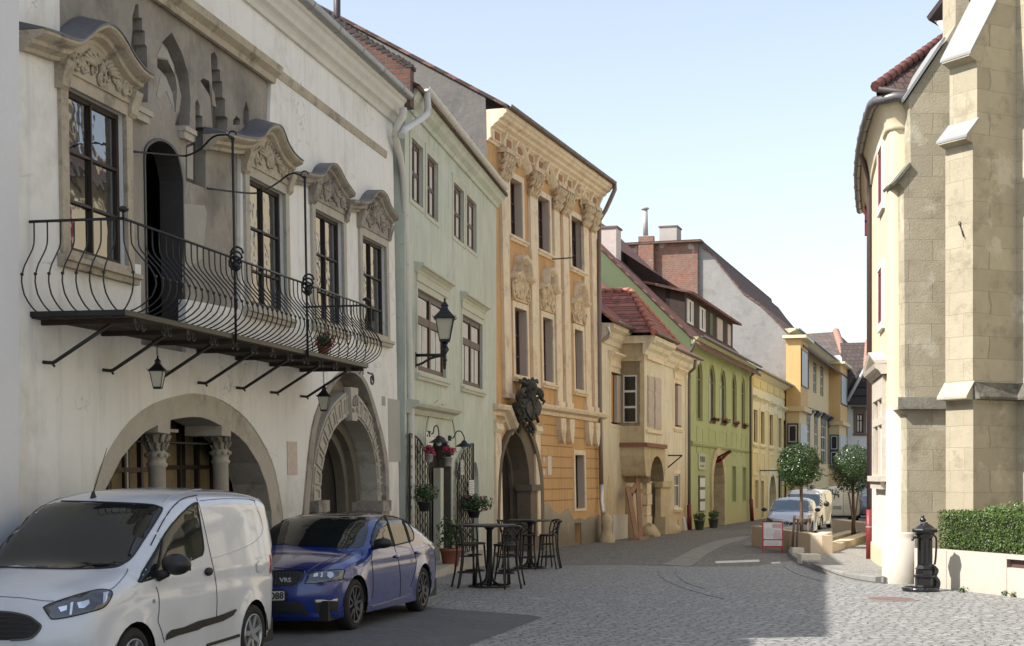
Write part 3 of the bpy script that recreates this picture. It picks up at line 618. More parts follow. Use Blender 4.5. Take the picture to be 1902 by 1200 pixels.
# ---------------------------------------------------------------- balcony of the white house (a part with its railing as sub-parts)
def balcony():
    F = F1; H = WH
    u_l = F.U(56, 500); OD = 1.03
    u_r = F.U(680, 553, OD); zd = 3.62; zr = 4.55
    BW = mat('balcony_timber', (.045, .028, .02), rough=.8, var=.3, scale=6)
    m = MB(F.M)
    for i in range(8): o = OD*(i+.5)/8; m.box(u_l, u_r, o-OD/16+.006, o+OD/16-.006, zd-.06+.002*(i % 2), zd)
    deck = m.build('balcony', BW, H)
    m = MB(F.M); m.box(u_l-.02, u_r+.02, OD, OD+.012, zd-.045, zd+.01); m.box(u_l-.02, u_l, -.1, OD, zd-.045, zd+.01); m.box(u_r, u_r+.02, -.1, OD, zd-.045, zd+.01)
    m.build('edge_band', IRON, deck)
    n = 7; ub0, ub1 = F.U(80, 677), F.U(558, 740); us = [ub0+(ub1-ub0)*i/(n-1) for i in range(n)]
    for i, u in enumerate(us):
        m = MB(F.M); m.box(u-.03, u+.03, 0, OD, zd-.11, zd-.06); m.build('joist', BW, deck)
        m = MB(F.M); zb = zd-.50; m.tube([(u, 0, zb+.01), (u, .10, zb), (u, .13, zb+.01), (u, OD-.25, zd-.1)], .02, 6); m.tube([(u, .10, zb), (u, .13, zb-.04)], .014, 5); m.build('brace', IRON, deck)
    def prof(h):    # outward swelling of a baluster at height h over the deck
        K = ((0, -.06), (.03, .03), (.08, .13), (.16, .22), (.26, .27), (.36, .26), (.46, .20), (.56, .11), (.64, .04), (.70, .008), (.76, 0), (.93, 0))
        for (a, x), (b, y) in zip(K, K[1:]):
            if h <= b: return x+(y-x)*(h-a)/(b-a)
        return 0
    hs = [.0, .03, .06, .1, .16, .22, .28, .34, .4, .46, .52, .58, .64, .7, .78, .93]
    def baluster(p, q):      # p base (u,o), q outward direction
        m = MB(F.M); m.tube([(p[0]+q[0]*prof(h), p[1]+q[1]*prof(h), zd+h) for h in hs], .0085, 5)
        x = prof(.36); m.blob((p[0]+q[0]*x, p[1]+q[1]*x, zd+.36), .02, 1, 3, 0); m.build('baluster', IRON, deck)
    N = 50
    for i in range(N+1): baluster((u_l+(u_r-u_l)*i/N, OD), (0, 1) if 0 < i < N else ((-.7 if i == 0 else .7), .7))
    for i in range(7):
        o = OD*(i+.35)/7
        baluster((u_l, o), (-1, 0)); baluster((u_r, o), (1, 0))
    m = MB(F.M); m.tube([(u_l, -.05, zr), (u_l, OD, zr), (u_r, OD, zr), (u_r, -.05, zr)], .016, 6)
    m.build('hand_rail', IRON, deck)
    for x in (u_l, u_r):
        m = MB(F.M); m.tube([(x, OD, zr), (x, OD, zr+.07)], .014, 6); m.lathe((x, OD, zr+.06), [(.01, 0), (.055, .02), (.06, .04), (.03, .06), (.0, .07)], 10); m.build('finial', IRON, deck)
    # tall standards with their stays
    for xs, ytop, stay in ((434, 258, [(434, 262, 1), (431, 255, .97), (416, 250, .8), (395, 255, .62), (372, 277, .45), (350, 288, .3), (330, 289, .2), (240, 281, .0)]),
                           (567, 330, [(567, 334, 1), (562, 328, .95), (548, 322, .8), (535, 325, .65), (515, 340, .5), (490, 354, .35), (465, 359, .2), (385, 350, .0)])):
        u = F.U(xs, 470, OD+.02); zt = F.uv(xs, ytop, OD)[1]
        m = MB(F.M); m.tube([(u, OD+.03, zd-.1), (u, OD+.03, zt)], .017, 6); st = m.build('standard', IRON, deck)
        m = MB(F.M); P = [(F.uv(x, y, OD*k)+(OD*k,)) for x, y, k in stay]; m.tube(smooth_path([(a, c, b) for a, b, c in P], 4), .013, 5)
        m.tube([(u, OD+.03+.05*math.cos(a), zt+.02+.05*math.sin(a)) for a in [i*.6 for i in range(10)]], .01, 5); m.build('stay', IRON, st)
        m = MB(F.M)
        for k in range(3): m.tube([(u+.03*k-.03, OD+.05+.08*math.cos(a), zr-.07+.06*k+.08*math.sin(a)) for a in [i*.7 for i in range(9)]], .014, 5)
        m.blob((u, OD+.05, zr-.1), .06, 3, 5, .3); m.build('rosette', IRON, st)
    # scrolls hanging under the edge
    L = u_r-u_l
    for i in range(13):
        u = u_l+L*(i+.6)/13; m = MB(F.M)
        for sg in (-1, 1):
            P = [(u+sg*(.08+.055*(1-.55*t)*math.cos(2*math.pi*1.2*t+math.pi)), OD-.02, zd-.12+.055*(1-.55*t)*math.sin(2*math.pi*1.2*t+math.pi)) for t in [j/12 for j in range(13)]]
            m.tube([(u, OD-.02, zd-.05)]+P, .006, 4)
        m.build('scroll', IRON, deck)
    m = MB(F.M); P = [(u_r+.02+.35*t, OD, zd-.12-.02*t) for t in (0, .3, .6)]+[(u_r+.25+.10*(1-.6*t)*math.cos(1.6-2*math.pi*1.3*t), OD, zd-.22+.10*(1-.6*t)*math.sin(1.6-2*math.pi*1.3*t)) for t in [j/14 for j in range(15)]]
    m.tube(P, .014, 5); m.build('end_scroll', IRON, deck)
    # geranium box hanging on the rail
    return zd
ZDECK = balcony()
GREEN1 = leafy('leaf_green', (.055, .10, .025), (.025, .06, .015))
GREEN2 = leafy('leaf_dark', (.03, .065, .018), (.015, .035, .012))
REDFL = leafy('red_petal', (.45, .02, .03), (.30, .01, .02))
PINKFL = leafy('pink_petal', (.60, .03, .15), (.42, .02, .10))
TERRA = mat('terracotta', (.30, .12, .07), var=.15, scale=6, bump=.1)
def leaves(m, c, rad, n, size, seed, power=.6, flat=.6, gap=0):
    rnd = random.Random(seed)
    lobes = [(Vector((rnd.gauss(0, 1), rnd.gauss(0, 1), rnd.gauss(0, 1))).normalized(), rnd.uniform(.05, .3)) for _ in range(9)]
    for i in range(n):
        d = Vector((rnd.gauss(0, 1), rnd.gauss(0, 1), rnd.gauss(0, 1))).normalized()
        k = 1-.18+sum(a*max(0, d.dot(l))**3 for l, a in lobes)*.75
        q = rnd.random()**power*k
        p = Vector((c[0]+rad[0]*d.x*q, c[1]+rad[1]*d.y*q, c[2]+rad[2]*d.z*q))
        s = size*rnd.uniform(.6, 1.35)
        a = (d+Vector((rnd.gauss(0, flat), rnd.gauss(0, flat), rnd.gauss(0, flat)+.25))).normalized()
        t = a.orthogonal().normalized(); t = Matrix.Rotation(rnd.uniform(0, 6.28), 3, a) @ t; b = a.cross(t)
        m.add([p-t*s, p-b*s*.45+a*s*.12, p+t*s, p+b*s*.45+a*s*.12], [(0, 1, 2, 3)])
def pot_plant(name, label, c, pot_r, pot_h, rad, n, size, seed, fl=None, potm=None, group=None, cat='plant pot', up=.0, nf=0, petal=.03):
    t = thing(name, label, cat, c, group=group)
    m = MB(); m.lathe(c, [(pot_r*.7, 0), (pot_r*.95, pot_h*.85), (pot_r*1.05, pot_h*.86), (pot_r*1.05, pot_h), (pot_r*.9, pot_h), (pot_r*.88, pot_h*.9)], 14); m.build('pot', potm or TERRA, t)
    m = MB(); cc = (c[0], c[1], c[2]+pot_h+rad[2]*.75+up); leaves(m, cc, rad, n, size, seed)
    rnd = random.Random(seed)
    for i in range(9):
        a = rnd.uniform(0, 6.28); q = rnd.uniform(.2, .7); m.tube([(c[0], c[1], c[2]+pot_h*.8), (c[0]+rad[0]*q*.5*math.cos(a), c[1]+rad[1]*q*.5*math.sin(a), c[2]+pot_h+rad[2]*.5), (cc[0]+rad[0]*q*math.cos(a), cc[1]+rad[1]*q*math.sin(a), cc[2]+rad[2]*rnd.uniform(-.2, .6))], .006, 4)
    m.build('foliage', GREEN1, t)
    if fl:
        m = MB(); rnd = random.Random(seed+5)
        for i in range(nf):
            d = Vector((rnd.gauss(0, 1), rnd.gauss(0, 1)-.4, rnd.gauss(0, 1)+.3)).normalized(); p = Vector(cc)+Vector((rad[0]*d.x, rad[1]*d.y, rad[2]*d.z))*rnd.uniform(.8, 1.05)
            leaves(m, p, (petal*1.6, petal*1.6, petal*1.3), 16, petal*.75, seed+i*3)
        m.build('flowers', fl, t)
    return t
# geraniums behind the balcony rail
uq = F1.U(600, 600, .85); p = F1.M(uq, .85, ZDECK+.02)
pot_plant('flower_pot', 'small pot of red geraniums on the balcony in front of the third tall window', tuple(p), .09, .14, (.17, .17, .12), 260, .035, 3, REDFL, nf=7)
def lantern_body(t, c, sc=1.0, hang=True):
    """four sided street lantern, c = centre of its bottom"""
    x, y, z = c
    def sq(r0, z0, r1, z1, m): m.lathe((x, y, z), [(r0, z0), (r1, z1)], 4, False, .5)
    w0, w1, h = .085*sc, .15*sc, .36*sc
    m = MB()
    for i in range(4):
        a = math.pi/2*i+math.pi/4; m.tube([(x+w0*1.41*math.cos(a), y+w0*1.41*math.sin(a), z), (x+w1*1.41*math.cos(a), y+w1*1.41*math.sin(a), z+h)], .010*sc, 4)
    m.lathe((x, y, z), [(w0*1.45, -.03*sc), (w0*1.5, 0), (w0*1.3, .02*sc)], 4, False, .5)
    m.lathe((x, y, z+h), [(w1*1.7, 0), (w1*1.75, .02*sc), (w1*1.15, .09*sc), (w1*.75, .14*sc), (w1*.5, .19*sc), (w1*.5, .22*sc), (w1*.62, .23*sc), (w1*.3, .28*sc), (w1*.12, .31*sc), (w1*.2, .335*sc), (w1*.04, .37*sc)], 4, False, .5)
    for i in range(4):
        a = math.pi/2*i+math.pi/4; q = w1*1.72; m.tube([(x+q*math.cos(a), y+q*math.sin(a), z+h+.01*sc), (x+(q+.03*sc)*math.cos(a), y+(q+.03*sc)*math.sin(a), z+h+.05*sc)], .007*sc, 4)
    m.build('lantern_frame', IRON, t)
    m = MB(); m.lathe((x, y, z), [(w0*1.33, .01), (w1*1.33, h)], 4, False, .5); m.build('lantern_glass', LGLASS, t)
LGLASS = mat('lantern_frosted_glass', (.50, .47, .38), rough=.25, var=.1, bump=0)
for k, (px, py, o, lab) in enumerate(((293, 720, .62, 'black lantern hanging on a chain from the balcony, over the wide arch'), (602, 762, .62, 'black lantern hanging on a chain before the tip of the pointed portal'))):
    u, v = F1.uv(px, py, o); c = F1.M(u, o, v)
    t = thing('hanging_lantern', lab, 'lantern', c, group='lanterns hanging under the balcony')
    lantern_body(t, c, .50 if k == 0 else .56)
    zt = ZDECK-.06; z0 = v+(.37 if k == 0 else .41); m = MB(F1.M); n = 14
    for i in range(n):
        z = z0+(zt-z0)*(i+.5)/n; h = (zt-z0)/n*.62; d = .011
        m.tube([(u+(d*math.cos(a) if i % 2 else 0), o+(0 if i % 2 else d*math.cos(a)), z+h*math.sin(a)) for a in [j*math.pi/3 for j in range(7)]], .0035, 4)
    m.build('chain', IRON, t)
# ---------------------------------------------------------------- 2 pale green house
F2 = Facade(1347, 860, 17580, 752)
PALEG = mat('pale_green_plaster', (.53, .575, .49), var=.07, scale=.6, stain=(.60, .61, .56), stain_amt=.5, stain_scale=1.2, streak=.6, bump=.15, zdirt=(.2, 2.6, (.46, .45, .40)))
PALET = mat('pale_green_trim', (.54, .55, .46), var=.1, scale=2, stain=(.33, .33, .26), stain_amt=.42, stain_scale=3, bump=.2)
def pale_house():
    F = F2; U = F.U(922, 700)
    H = thing('pale_green_house', 'narrow pale green plastered house with a bar entrance between iron gates', 'house', F.M(U/2, -4, 0))
    holes = []
    CC = [(.08, .30, 0, 1), (.38, .62, 0, 1), (.70, .92, 0, 1)]
    for px in ((763.7, 784.5, 254.7, 370), (792.4, 812.5, 284, 397), (841.9, 860.5, 337, 438), (866, 884, 361, 456)):
        r = F.rect(*px); window(F, H, r, depth=.07, nx=2, rows=(.5,), fw=.11, mw=.08, fm=WOODR, sur=.18, sm=PALET, sp=.018, holes=holes, curtain=[(.02, .98, 0, .49), (.02, .98, .51, 1)])
    for px in ((774.6, 827, 535, 687), (858, 895, 582.7, 712.6)):
        r = F.rect(*px); window(F, H, r, depth=.05, nx=2, rows=(.36,), fw=.12, mw=.16, fm=WOODR, sur=.14, sm=PALET, sp=.02, holes=holes, sill=.10, cap=(.36, .20), curtain=[(.02, .22, 0, .6), (.26, .45, 0, .6), (.55, .74, 0, .6), (.78, .97, 0, .6), (.05, .42, .66, .98), (.58, .95, .66, .98)])
    # entrance
    dr = (F.U(797, 900), F.U(839, 900), -.6, F.uv(800, 812)[1]+.05)
    ha = harch(dr, .55); holes.append(ha)
    ni = (F.U(876, 900), F.U(889, 900), -.2, F.uv(878, 858)[1]); hn = harch(ni, 1); holes.append(hn)
    vt = F.uv(760, 175)[1]
    # wall top follows the cornice
    body(F, H, U, vt, 7, holes, PALEG, reveal=.30)
    m = MB(F.M); n = len(ha); L = [(a+(.006 if a < (dr[0]+dr[1])/2 else -.006), b-.006) for a, b in ha]; m.add([(a, -.30, b) for a, b in L]+[(a, -.02, b) for a, b in L], [(i, (i+1) % n, n+(i+1) % n, n+i) for i in range(n)]); m.build('door_jamb', mat('dark_jamb', (.10, .09, .075), var=.3, bump=.3), H)
    m = MB(F.M); m.box(dr[0]-.05, dr[1]+.05, -.36, -.31, -1, dr[3]+.1); d = m.build('door', WOODD, H)
    m = MB(F.M); m.prism(hn, -.32, -.3, sides=False); m.build('side_door', mat('grey_door', (.16, .17, .17), rough=.6), H)
    # inner pale pier and leaning details behind the opening
    m = MB(F.M); m.box(dr[0]+.72*(dr[1]-dr[0]), dr[0]+.86*(dr[1]-dr[0]), -.28, -.12, -.6, 2.1); m.build('pier', PALET, H)
    cp = F.rect(773, 858, 752, 766); m = MB(F.M); m.sweep([(-.01, -.2), (.06, -.2), (.10, -.10), (.22, -.06), (.26, 0), (.26, .05), (-.01, .09)], [(F.U(773, 760, .2), cp[3]), (F.U(854, 775, .2), cp[3])]); m.build('door_cap', PALET, H)
    # relief arch above the door
    c = ((dr[0]+dr[1])/2, dr[3]-.1); rr = (dr[1]-dr[0])*.68; m = MB(F.M)
    A = [(c[0]+rr*math.cos(math.pi*i/14), c[1]-.15+rr*.55*math.sin(math.pi*i/14)) for i in range(15)]
    m.sweep([(-.01, -.05), (.03, -.05), (.03, .05), (-.01, .05)], A); m.box(c[0]-.13, c[0]+.13, -.01, .07, c[1]+rr*.3, cp[3]-.2); m.build('arch_relief', PALET, H)
    # eave moulding, gutter, roof
    e0 = F.uv(792, 163, .36); e1 = F.uv(938, 350, .36); ve = (e0[1]+e1[1])/2
    m = MB(F.M); m.sweep([(-.01, -.42), (.05, -.42), (.08, -.34), (.18, -.26), (.22, -.18), (.26, -.14), (.26, -.06), (-.01, -.05)], [(0, ve), (U, ve)]); m.build('cornice', PALEG, H)
    gutter(F, H, e0[0]-.1, e1[0]+.05, ve+.02, .36, .095, PIPEW, seams=12)
    roof(F, H, -.1, U-.02, ve-.02, ve+2.0, 7, TILE1, over=.32)
    pipe(F, H, [(792, 168, .36), (795, 200, .34), (793, 212, .32), (775, 226, .22), (752, 240, .14), (747, 252, .12)], .07, m=plain('white_pipe', (.62, .62, .62), .5))
    # gates of welded iron strips, folded back on the wall
    for k, (xa, xb, y_top, y_bot) in enumerate(((761, 799, 806, 1010), (850, 879, 824, 1046))):
        ua, ub = F.U(xa, 900, .1), F.U(xb, 900, .1); zt = F.uv(xa if k == 0 else xb, y_top, .1)[1]; zb = F.uv(xa if k == 0 else xb, y_bot, .1)[1] if k else .1
        W = ub-ua; m = MB(F.M); N = 8
        def top(t): q = t if k == 0 else 1-t; return zt-1.0*(1-math.sqrt(max(0, 1-q*q)))-.0
        m.tube([(ua+W*t, .1, top(t)) for t in [i/12 for i in range(13)]], .022, 5)
        for t in (0, 1): m.box(ua+W*t-.03, ua+W*t+.03, .08, .12, zb, top(t))
        m.box(ua, ub, .08, .12, zb, zb+.05)
        for i in range(1, N):
            t = i/N; m.box(ua+W*t-.034, ua+W*t+.034, .09, .11, zb, top(t))
            z = zb+.1+(i % 2)*.11
            while z < top(t)-.05: m.box(ua+W*(t-1/N)+.01, ua+W*t+.01, .085, .115, z, z+.06); z += .20
        m.build('gate', IRON, H)
    # step
    m = MB(F.M); m.box(dr[0]-2.6, dr[1]+2.4, .0, .55, -.6, F.uv(838, 1048, .5)[1]); m.build('door_step', STONEP, H)
    # bar sign in white script behind the lamp
    m = MB(); u, v = F.uv(789, 828, .12); text_into(m, 'Bár', .42, lambda x, y: F.M(u+x*1.5, .14, v+y), .004); m.build('bar_sign', plain('white_letters', (.7, .7, .7), .5), H)
    m = MB(F.M)
    for px in ((861, 870, 892, 935), (845, 850, 855, 882)):
        r = F.rect(*px); m = MB(F.M); m.box(r[0], r[1], .13, .145, r[2], r[3]); mb_ = m.build('menu_board', plain('menu_paper', (.62, .62, .60), .6), H)
        m = MB(F.M)
        for i in range(9): z = r[3]-(i+1)*(r[3]-r[2])/10; m.box(r[0]+.08*(r[1]-r[0]), r[1]-(.1+.3*((i*7) % 3)/3)*(r[1]-r[0]), .1452, .1465, z, z+.012)
        m.build('menu_lines', GREYD, mb_)
    # gooseneck lamps over the door
    for (x, y, xe, ye) in ((794, 806, 815, 815), (833, 814, 862, 820)):
        u, v = F.uv(x, y); ue, vz = F.uv(xe, ye, .42)
        t = thing('wall_lamp', ('left' if x < 800 else 'right')+' one of two black gooseneck lamps over the bar entrance of the pale green house', 'wall lamp', F.M(u, .02, v), group='gooseneck lamps over the bar entrance')
        m = MB(F.M); m.lathe((u, .02, v-.06), [(.05, 0), (.05, .12)], 10)
        m.tube(smooth_path([(u, .03, v), (u+.1, .10, v+.02), (u+.3*(ue-u), .2, v+.14), (u+.6*(ue-u), .32, v+.15), (ue, .42, v+.02), (ue, .42, v-.06)], 4), .014, 6); m.build('arm', IRON, t)
        m = MB(F.M); m.lathe((ue, .42, v-.20), [(.21, 0), (.20, .012), (.07, .09), (.05, .13), (.02, .15)], 16); m.build('lamp_shade', IRON, t)
        m = MB(F.M); m.blob((ue, .42, v-.21), .06, 1, 6, 0); m.build('bulb', plain('bulb_white', (.7, .7, .68), .3), t)
    return H, ve
PH, VE2 = pale_house()
def on2(x, y, o): u, v = F2.uv(x, y, o); return F2.M(u, o, v)
pot_plant('flower_pot', 'pot of magenta petunias hanging left of the bar door on the pale green house', tuple(on2(797, 858, .28)), .09, .16, (.13, .13, .10), 180, .03, 21, PINKFL, plain('grey_pot', (.35, .34, .32), .6), nf=9, petal=.035)
pot_plant('flower_pot', 'pot of magenta petunias hanging right of the bar door under the gooseneck lamp', tuple(on2(832, 866, .28)), .10, .2, (.17, .17, .13), 220, .032, 22, PINKFL, plain('grey_pot', (.35, .34, .32), .6), nf=13, petal=.04)
pot_plant('flower_pot', 'green leafy plant in a pot hung low on the left iron gate', tuple(on2(788, 950, .32)), .13, .2, (.30, .28, .22), 500, .04, 23, None, IRON)
pot_plant('flower_pot', 'trailing geranium in a box fixed to the right iron gate, spreading over the wall', tuple(on2(880, 962, .32)), .16, .16, (.46, .30, .24), 800, .045, 24, PINKFL, IRON, nf=6, petal=.03)
_p = on2(837, 1052, .45)
pot_plant('plant_pot', 'square red brown pot with a tall thin shrub on the step of the bar entrance', (_p.x, _p.y, _p.z), .23, .38, (.28, .28, .45), 330, .05, 25, None, TERRA)
def wall_street_lamp():
    F = F2; u, v = F.uv(772, 660, .0); ov = 1.0
    # arm length so that the lantern stands where the arm ends
    for _ in range(20):
        q = F.M(u, ov, v); x = CX+FPX*q.x/q.y; ov += (826-x)*.004
    t = thing('street_lamp', 'black cast iron street lamp on a bracket at the pale green house, white glass lantern', 'street lamp', F.M(u, 0, v))
    m = MB(F.M); m.box(u-.04, u+.04, 0, .02, v-.25, v+.06); m.tube([(u, .0, v), (u, ov, v)], .032, 6); m.tube(smooth_path([(u, .0, v-.2), (u, .12, v-.17), (u, .3, v-.07), (u, .5, v-.02)], 4), .025, 5)
    m.tube([(u, ov, v-.28), (u, ov, v-.2), (u, ov, v+.28)], [.015, .035, .035], 8)
    for z, r in ((-.26, .03), (-.1, .05), (.06, .055), (.2, .05)): m.blob((u, ov, v+z), r, 2, 5, .1)
    for i in range(4):
        a = math.pi/4+i*math.pi/2
        m.tube(smooth_path([(u, ov, v+.05), (u+.09*math.cos(a), ov+.09*math.sin(a), v+.10), (u+.05*math.cos(a), ov+.05*math.sin(a), v+.2), (u+.12*math.cos(a), ov+.12*math.sin(a), v+.32)], 4), .012, 5)
    m.build('bracket', IRON, t)
    lantern_body(t, F.M(u, ov, v+.30), 1.18)
wall_street_lamp()
# ---------------------------------------------------------------- 3 orange baroque house
F3 = Facade(1890, 890, 39850, 917, b=.02)
ORNG = mat('ochre_plaster', (.58, .355, .165), var=.12, scale=.8, stain=(.50, .28, .12), stain_amt=.38, stain_scale=1.4, streak=.55, bump=.12)
CREM = mat('cream_trim', (.76, .64, .47), var=.08, scale=2, stain=(.50, .38, .27), stain_amt=.48, stain_scale=2.2, bump=.2, streak=.4)
CREMW = mat('cream_carving', (.66, .53, .36), var=.15, scale=4, stain=(.38, .27, .17), stain_amt=.5, stain_scale=5, bump=.3)
REVEAL = mat('pinkish_reveal', (.50, .41, .35), var=.08, bump=.1)
def orange_house():
    F = F3; U = F.U(1113, 700)
    H = thing('orange_house', 'tall ochre baroque house with cream pilasters and a dark pointed gateway', 'house', F.M(U/2, -4, 0))
    holes = []
    vt = F.uv(1105, 372)[1]
    def deep(px, arch=0, **k):
        r = F.rect(*px); hh = []
        window(F, H, r, depth=.21, nx=2, rows=(.38, .7), fw=.07, fm=WOODR, sur=.17, sm=CREM, sp=.04, sill=.16, holes=hh, pm=DARKP, **k); holes.extend(hh)
        m = MB(F.M); L = hh[0]; n = len(L); m.add([(a+(.006 if a < (r[0]+r[1])/2 else -.006), -.21, b+(.006 if b < (r[2]+r[3])/2 else -.006)) for a, b in L]+[(a+(.006 if a < (r[0]+r[1])/2 else -.006), .001, b+(.006 if b < (r[2]+r[3])/2 else -.006)) for a, b in L], [(i, (i+1) % n, n+(i+1) % n, n+i) for i in range(n)]); m.build('reveal', REVEAL, H)
        return r
    tops = [deep(p) for p in ((946, 968.5, 328, 433), (997.6, 1019.5, 361, 460), (1060, 1081, 400, 493))]
    mids = [deep(p) for p in ((955, 977.5, 570.5, 695), (1007.5, 1025.5, 588.5, 707), (1066.7, 1081.7, 611, 722))]
    for i, r in enumerate(tops):       # curved hoods
        c = (r[0]+r[1])/2; w_ = (r[1]-r[0])/2+.35; z = r[3]+.28
        P = [(c-w_, z+.15), (c-w_*.9, z+.22)]+[(c-w_*.75+w_*1.5*j/10, z+.30+.45*math.sin(math.pi*j/10)) for j in range(11)]+[(c+w_*.9, z+.22), (c+w_, z+.15)]
        m = MB(F.M); m.sweep([(-.02, -.14), (.10, -.12), (.22, -.04), (.26, .02), (-.02, .08)], P); hd = m.build('window_hood', CREM, H)
        carving(F, r[0]-.1, r[1]+.1, r[3]+.45, r[3]+1.25, .05, 40+i, n=5, r=.05).build('carving', CREMW, hd)
    for i, r in enumerate(mids):       # angular broken heads with cartouches
        c = (r[0]+r[1])/2; w_ = (r[1]-r[0])/2+.30; z = r[3]+.9
        P = [(c-w_, z), (c-w_*.55, z+.08), (c-w_*.45, z+.48), (c, z+.62), (c+w_*.45, z+.48), (c+w_*.55, z+.08), (c+w_, z)]
        m = MB(F.M); m.sweep([(-.02, -.12), (.12, -.10), (.24, -.04), (.28, .03), (-.02, .06)], P); hd = m.build('window_hood', CREM, H)
        m = MB(F.M); m.prism([(c-w_*.9, r[3]+.2), (c+w_*.9, r[3]+.2), (c+w_*.85, z), (c+w_*.4, z+.42), (c, z+.5), (c-w_*.4, z+.42), (c-w_*.85, z)], -.01, .05); m.build('field', CREMW, hd)
        carving(F, c-w_*.85, c+w_*.85, r[3]+.2, z+.4, .07, 50+i, n=12, r=.045).build('carving', CREMW, hd)
    # pilasters with capitals
    vs_ = F.uv(1003, 757)[1]; vb = vs_+.12
    vcap = F.uv(1096, 430)[1]
    for (xa, xb, ya) in ((935.5, 948, 550), (989, 1001.5, 600), (1033, 1043, 600), (1049.5, 1059.5, 620), (1088, 1097, 640), (1103, 1110.5, 650)):
        ua, ub = F.U(xa, ya, .08), F.U(xb, ya, .08); m = MB(F.M)
        m.box(ua, ub, -.01, .09, vb+.15, vcap-.05); m.box(ua-.05, ub+.05, -.01, .14, vb, vb+.15); pl = m.build('pilaster', CREM, H)
        cc = (ua+ub)/2; hw = (ub-ua)/2; m = MB(F.M)
        m.box(ua-.1, ub+.1, -.01, .30, vcap+.72, vcap+.85)
        for zz, q in ((.02, .10), (.24, .16), (.44, .22)):
            for s in (-1, -.33, .33, 1):
                m.tube([(cc+hw*s*.9, .05, vcap+zz), (cc+hw*s*1.0, q, vcap+zz+.10), (cc+hw*s*1.15, q+.09, vcap+zz+.18), (cc+hw*s*1.05, q+.08, vcap+zz+.24)], [.07, .08, .05, .02], 5)
        for s in (-1, 1): scroll(m, cc+s*hw*.9, vcap+.66, .20, .12, 1, 0, s, .06)
        m.box(ua, ub, -.01, .08, vcap-.05, vcap+.72); m.build('capital', CREMW, pl)
    # entablature: frieze panels and big cornice
    vf = vcap+.85
    ge = F.uv(1139, 338, .66)
    vg = ge[1]; 
    hh = vg-.08-vf; q = [(-.02, 0), (.06, 0), (.08, .06), (.14, .10), (.14, .42), (.22, .47), (.25, .53), (.36, .60), (.39, .68), (.50, .74), (.54, .82), (.60, .87), (.62, 1), (-.02, 1)]
    m = MB(F.M); m.sweep([(a, vf+hh*b) for a, b in q], [(-.02, 0), (U+.05, 0)]); m.build('cornice', CREM, H)
    for i in range(11):
        u = U*(i+.55)/11.2; m = MB(F.M); m.box(u-.22, u+.18, .13, .155, vf+hh*.14, vf+hh*.38); m.build('frieze_panel', mat('rust_panel', (.36, .19, .10), var=.3, scale=5), H)
        m = MB(F.M); m.sweep([(.1, hh*.12), (.17, hh*.12), (.30, hh*.45), (.1, hh*.46)], [(u+.36, vf), (u+.5, vf)]); m.build('bracket', CREM, H)
    gutter(F, H, -.05, ge[0]+.05, vg, .68, .10, plain('brown_gutter', (.12, .085, .075), .5, .2), seams=10)
    # wall
    ar = F.pts(smooth_path([(920, 990), (920, 930), (921, 879), (930, 831), (941, 807), (950, 802), (958, 808), (966, 820), (975, 851), (981, 902), (982, 990)], 2))
    ar = [(ar[0][0], -1)]+ar[1:-1]+[(ar[-1][0], -1)]
    ao = F.pts(smooth_path([(916, 990), (917, 930), (922, 850), (936, 808), (952, 787), (963, 783), (976, 795), (989, 825), (998, 865), (1002, 905), (1003, 990)], 2))
    ao = [(ao[0][0], -1)]+ao[1:-1]+[(ao[-1][0], -1)]
    _c = (ao[1][0]+ao[-2][0])/2
    gw = F.rect(1068, 1085, 845, 945); holes += [[(_c+(a-_c)*.985, b-.02) for a, b in ao]]
    window(F, H, gw, depth=.22, nx=1, rows=(), fw=.05, fm=WOODB, sur=.16, sm=CREM, sp=.03, holes=holes, pm=DARKP)
    m = MB(F.M); L = hrect((gw[0]+.006, gw[1]-.006, gw[2]+.006, gw[3]-.006)); m.add([(a, -.22, b) for a, b in L]+[(a, .001, b) for a, b in L], [(i, (i+1) % 4, 4+(i+1) % 4, 4+i) for i in range(4)]); m.build('reveal', REVEAL, H)
    cw = F.rect(1066, 1078, 972, 1012); holes.append(hrect(cw))
    vgf = vs_-.25
    body(F, H, U, vg-.3, 10, [h for h in holes], ORNG, reveal=.42)
    m = MB(F.M); m.box(cw[0]-.1, cw[1]+.1, -.5, -.45, cw[2]-.1, cw[3]+.1); m.build('cellar_hatch', WOODB, H)
    # peeled base: bare mortar with a ragged edge
    PE = mat('bare_mortar', (.46, .42, .34), var=.15, scale=1.5, stain=(.24, .21, .16), stain_amt=.45, stain_scale=1.2, bump=.4, zdirt=(.0, 1.6, (.20, .17, .12)))
    rnd = random.Random(4); top = []; u0 = F.U(1003, 990)
    px = [(1003, 945), (1012, 938), (1018, 934), (1023, 945), (1030, 951), (1040, 957), (1047, 950), (1055, 944), (1061, 960), (1066, 966), (1075, 962), (1086, 966), (1098, 958), (1106, 962), (1112, 956), (1116, 960)]
    top = F.pts(px); hole = [q for q in [hrect(cw)]]
    m = MB(F.M); m.prism([(top[0][0], -1)]+top+[(U+.05, -1)], -.01, .035, holes=hole); m.build('bare_base', PE, H)
    # bands in the ground floor render
    for y in (787, 807, 827, 847, 868, 888, 909, 931):
        z = F.uv(1003, y)[1]; m = MB(F.M)
        for (a, b) in ((F.U(1005, y), gw[0]-.22), (gw[1]+.22, U-.05)):
            if z > gw[3]+.25 or z < gw[2]-.2: a, b = F.U(1005, y), U-.05
            m.box(a, b, -.01, .004, z-.018, z+.018)
            if a == F.U(1005, y) and b == U-.05: break
        m.build('render_joint', mat('joint_shadow', (.33, .19, .085)), H)
    # string course with drops
    m = MB(F.M); prof = [(-.02, -.22), (.08, -.2), (.10, -.10), (.26, -.04), (.30, .05), (.30, .09), (-.02, .12)]
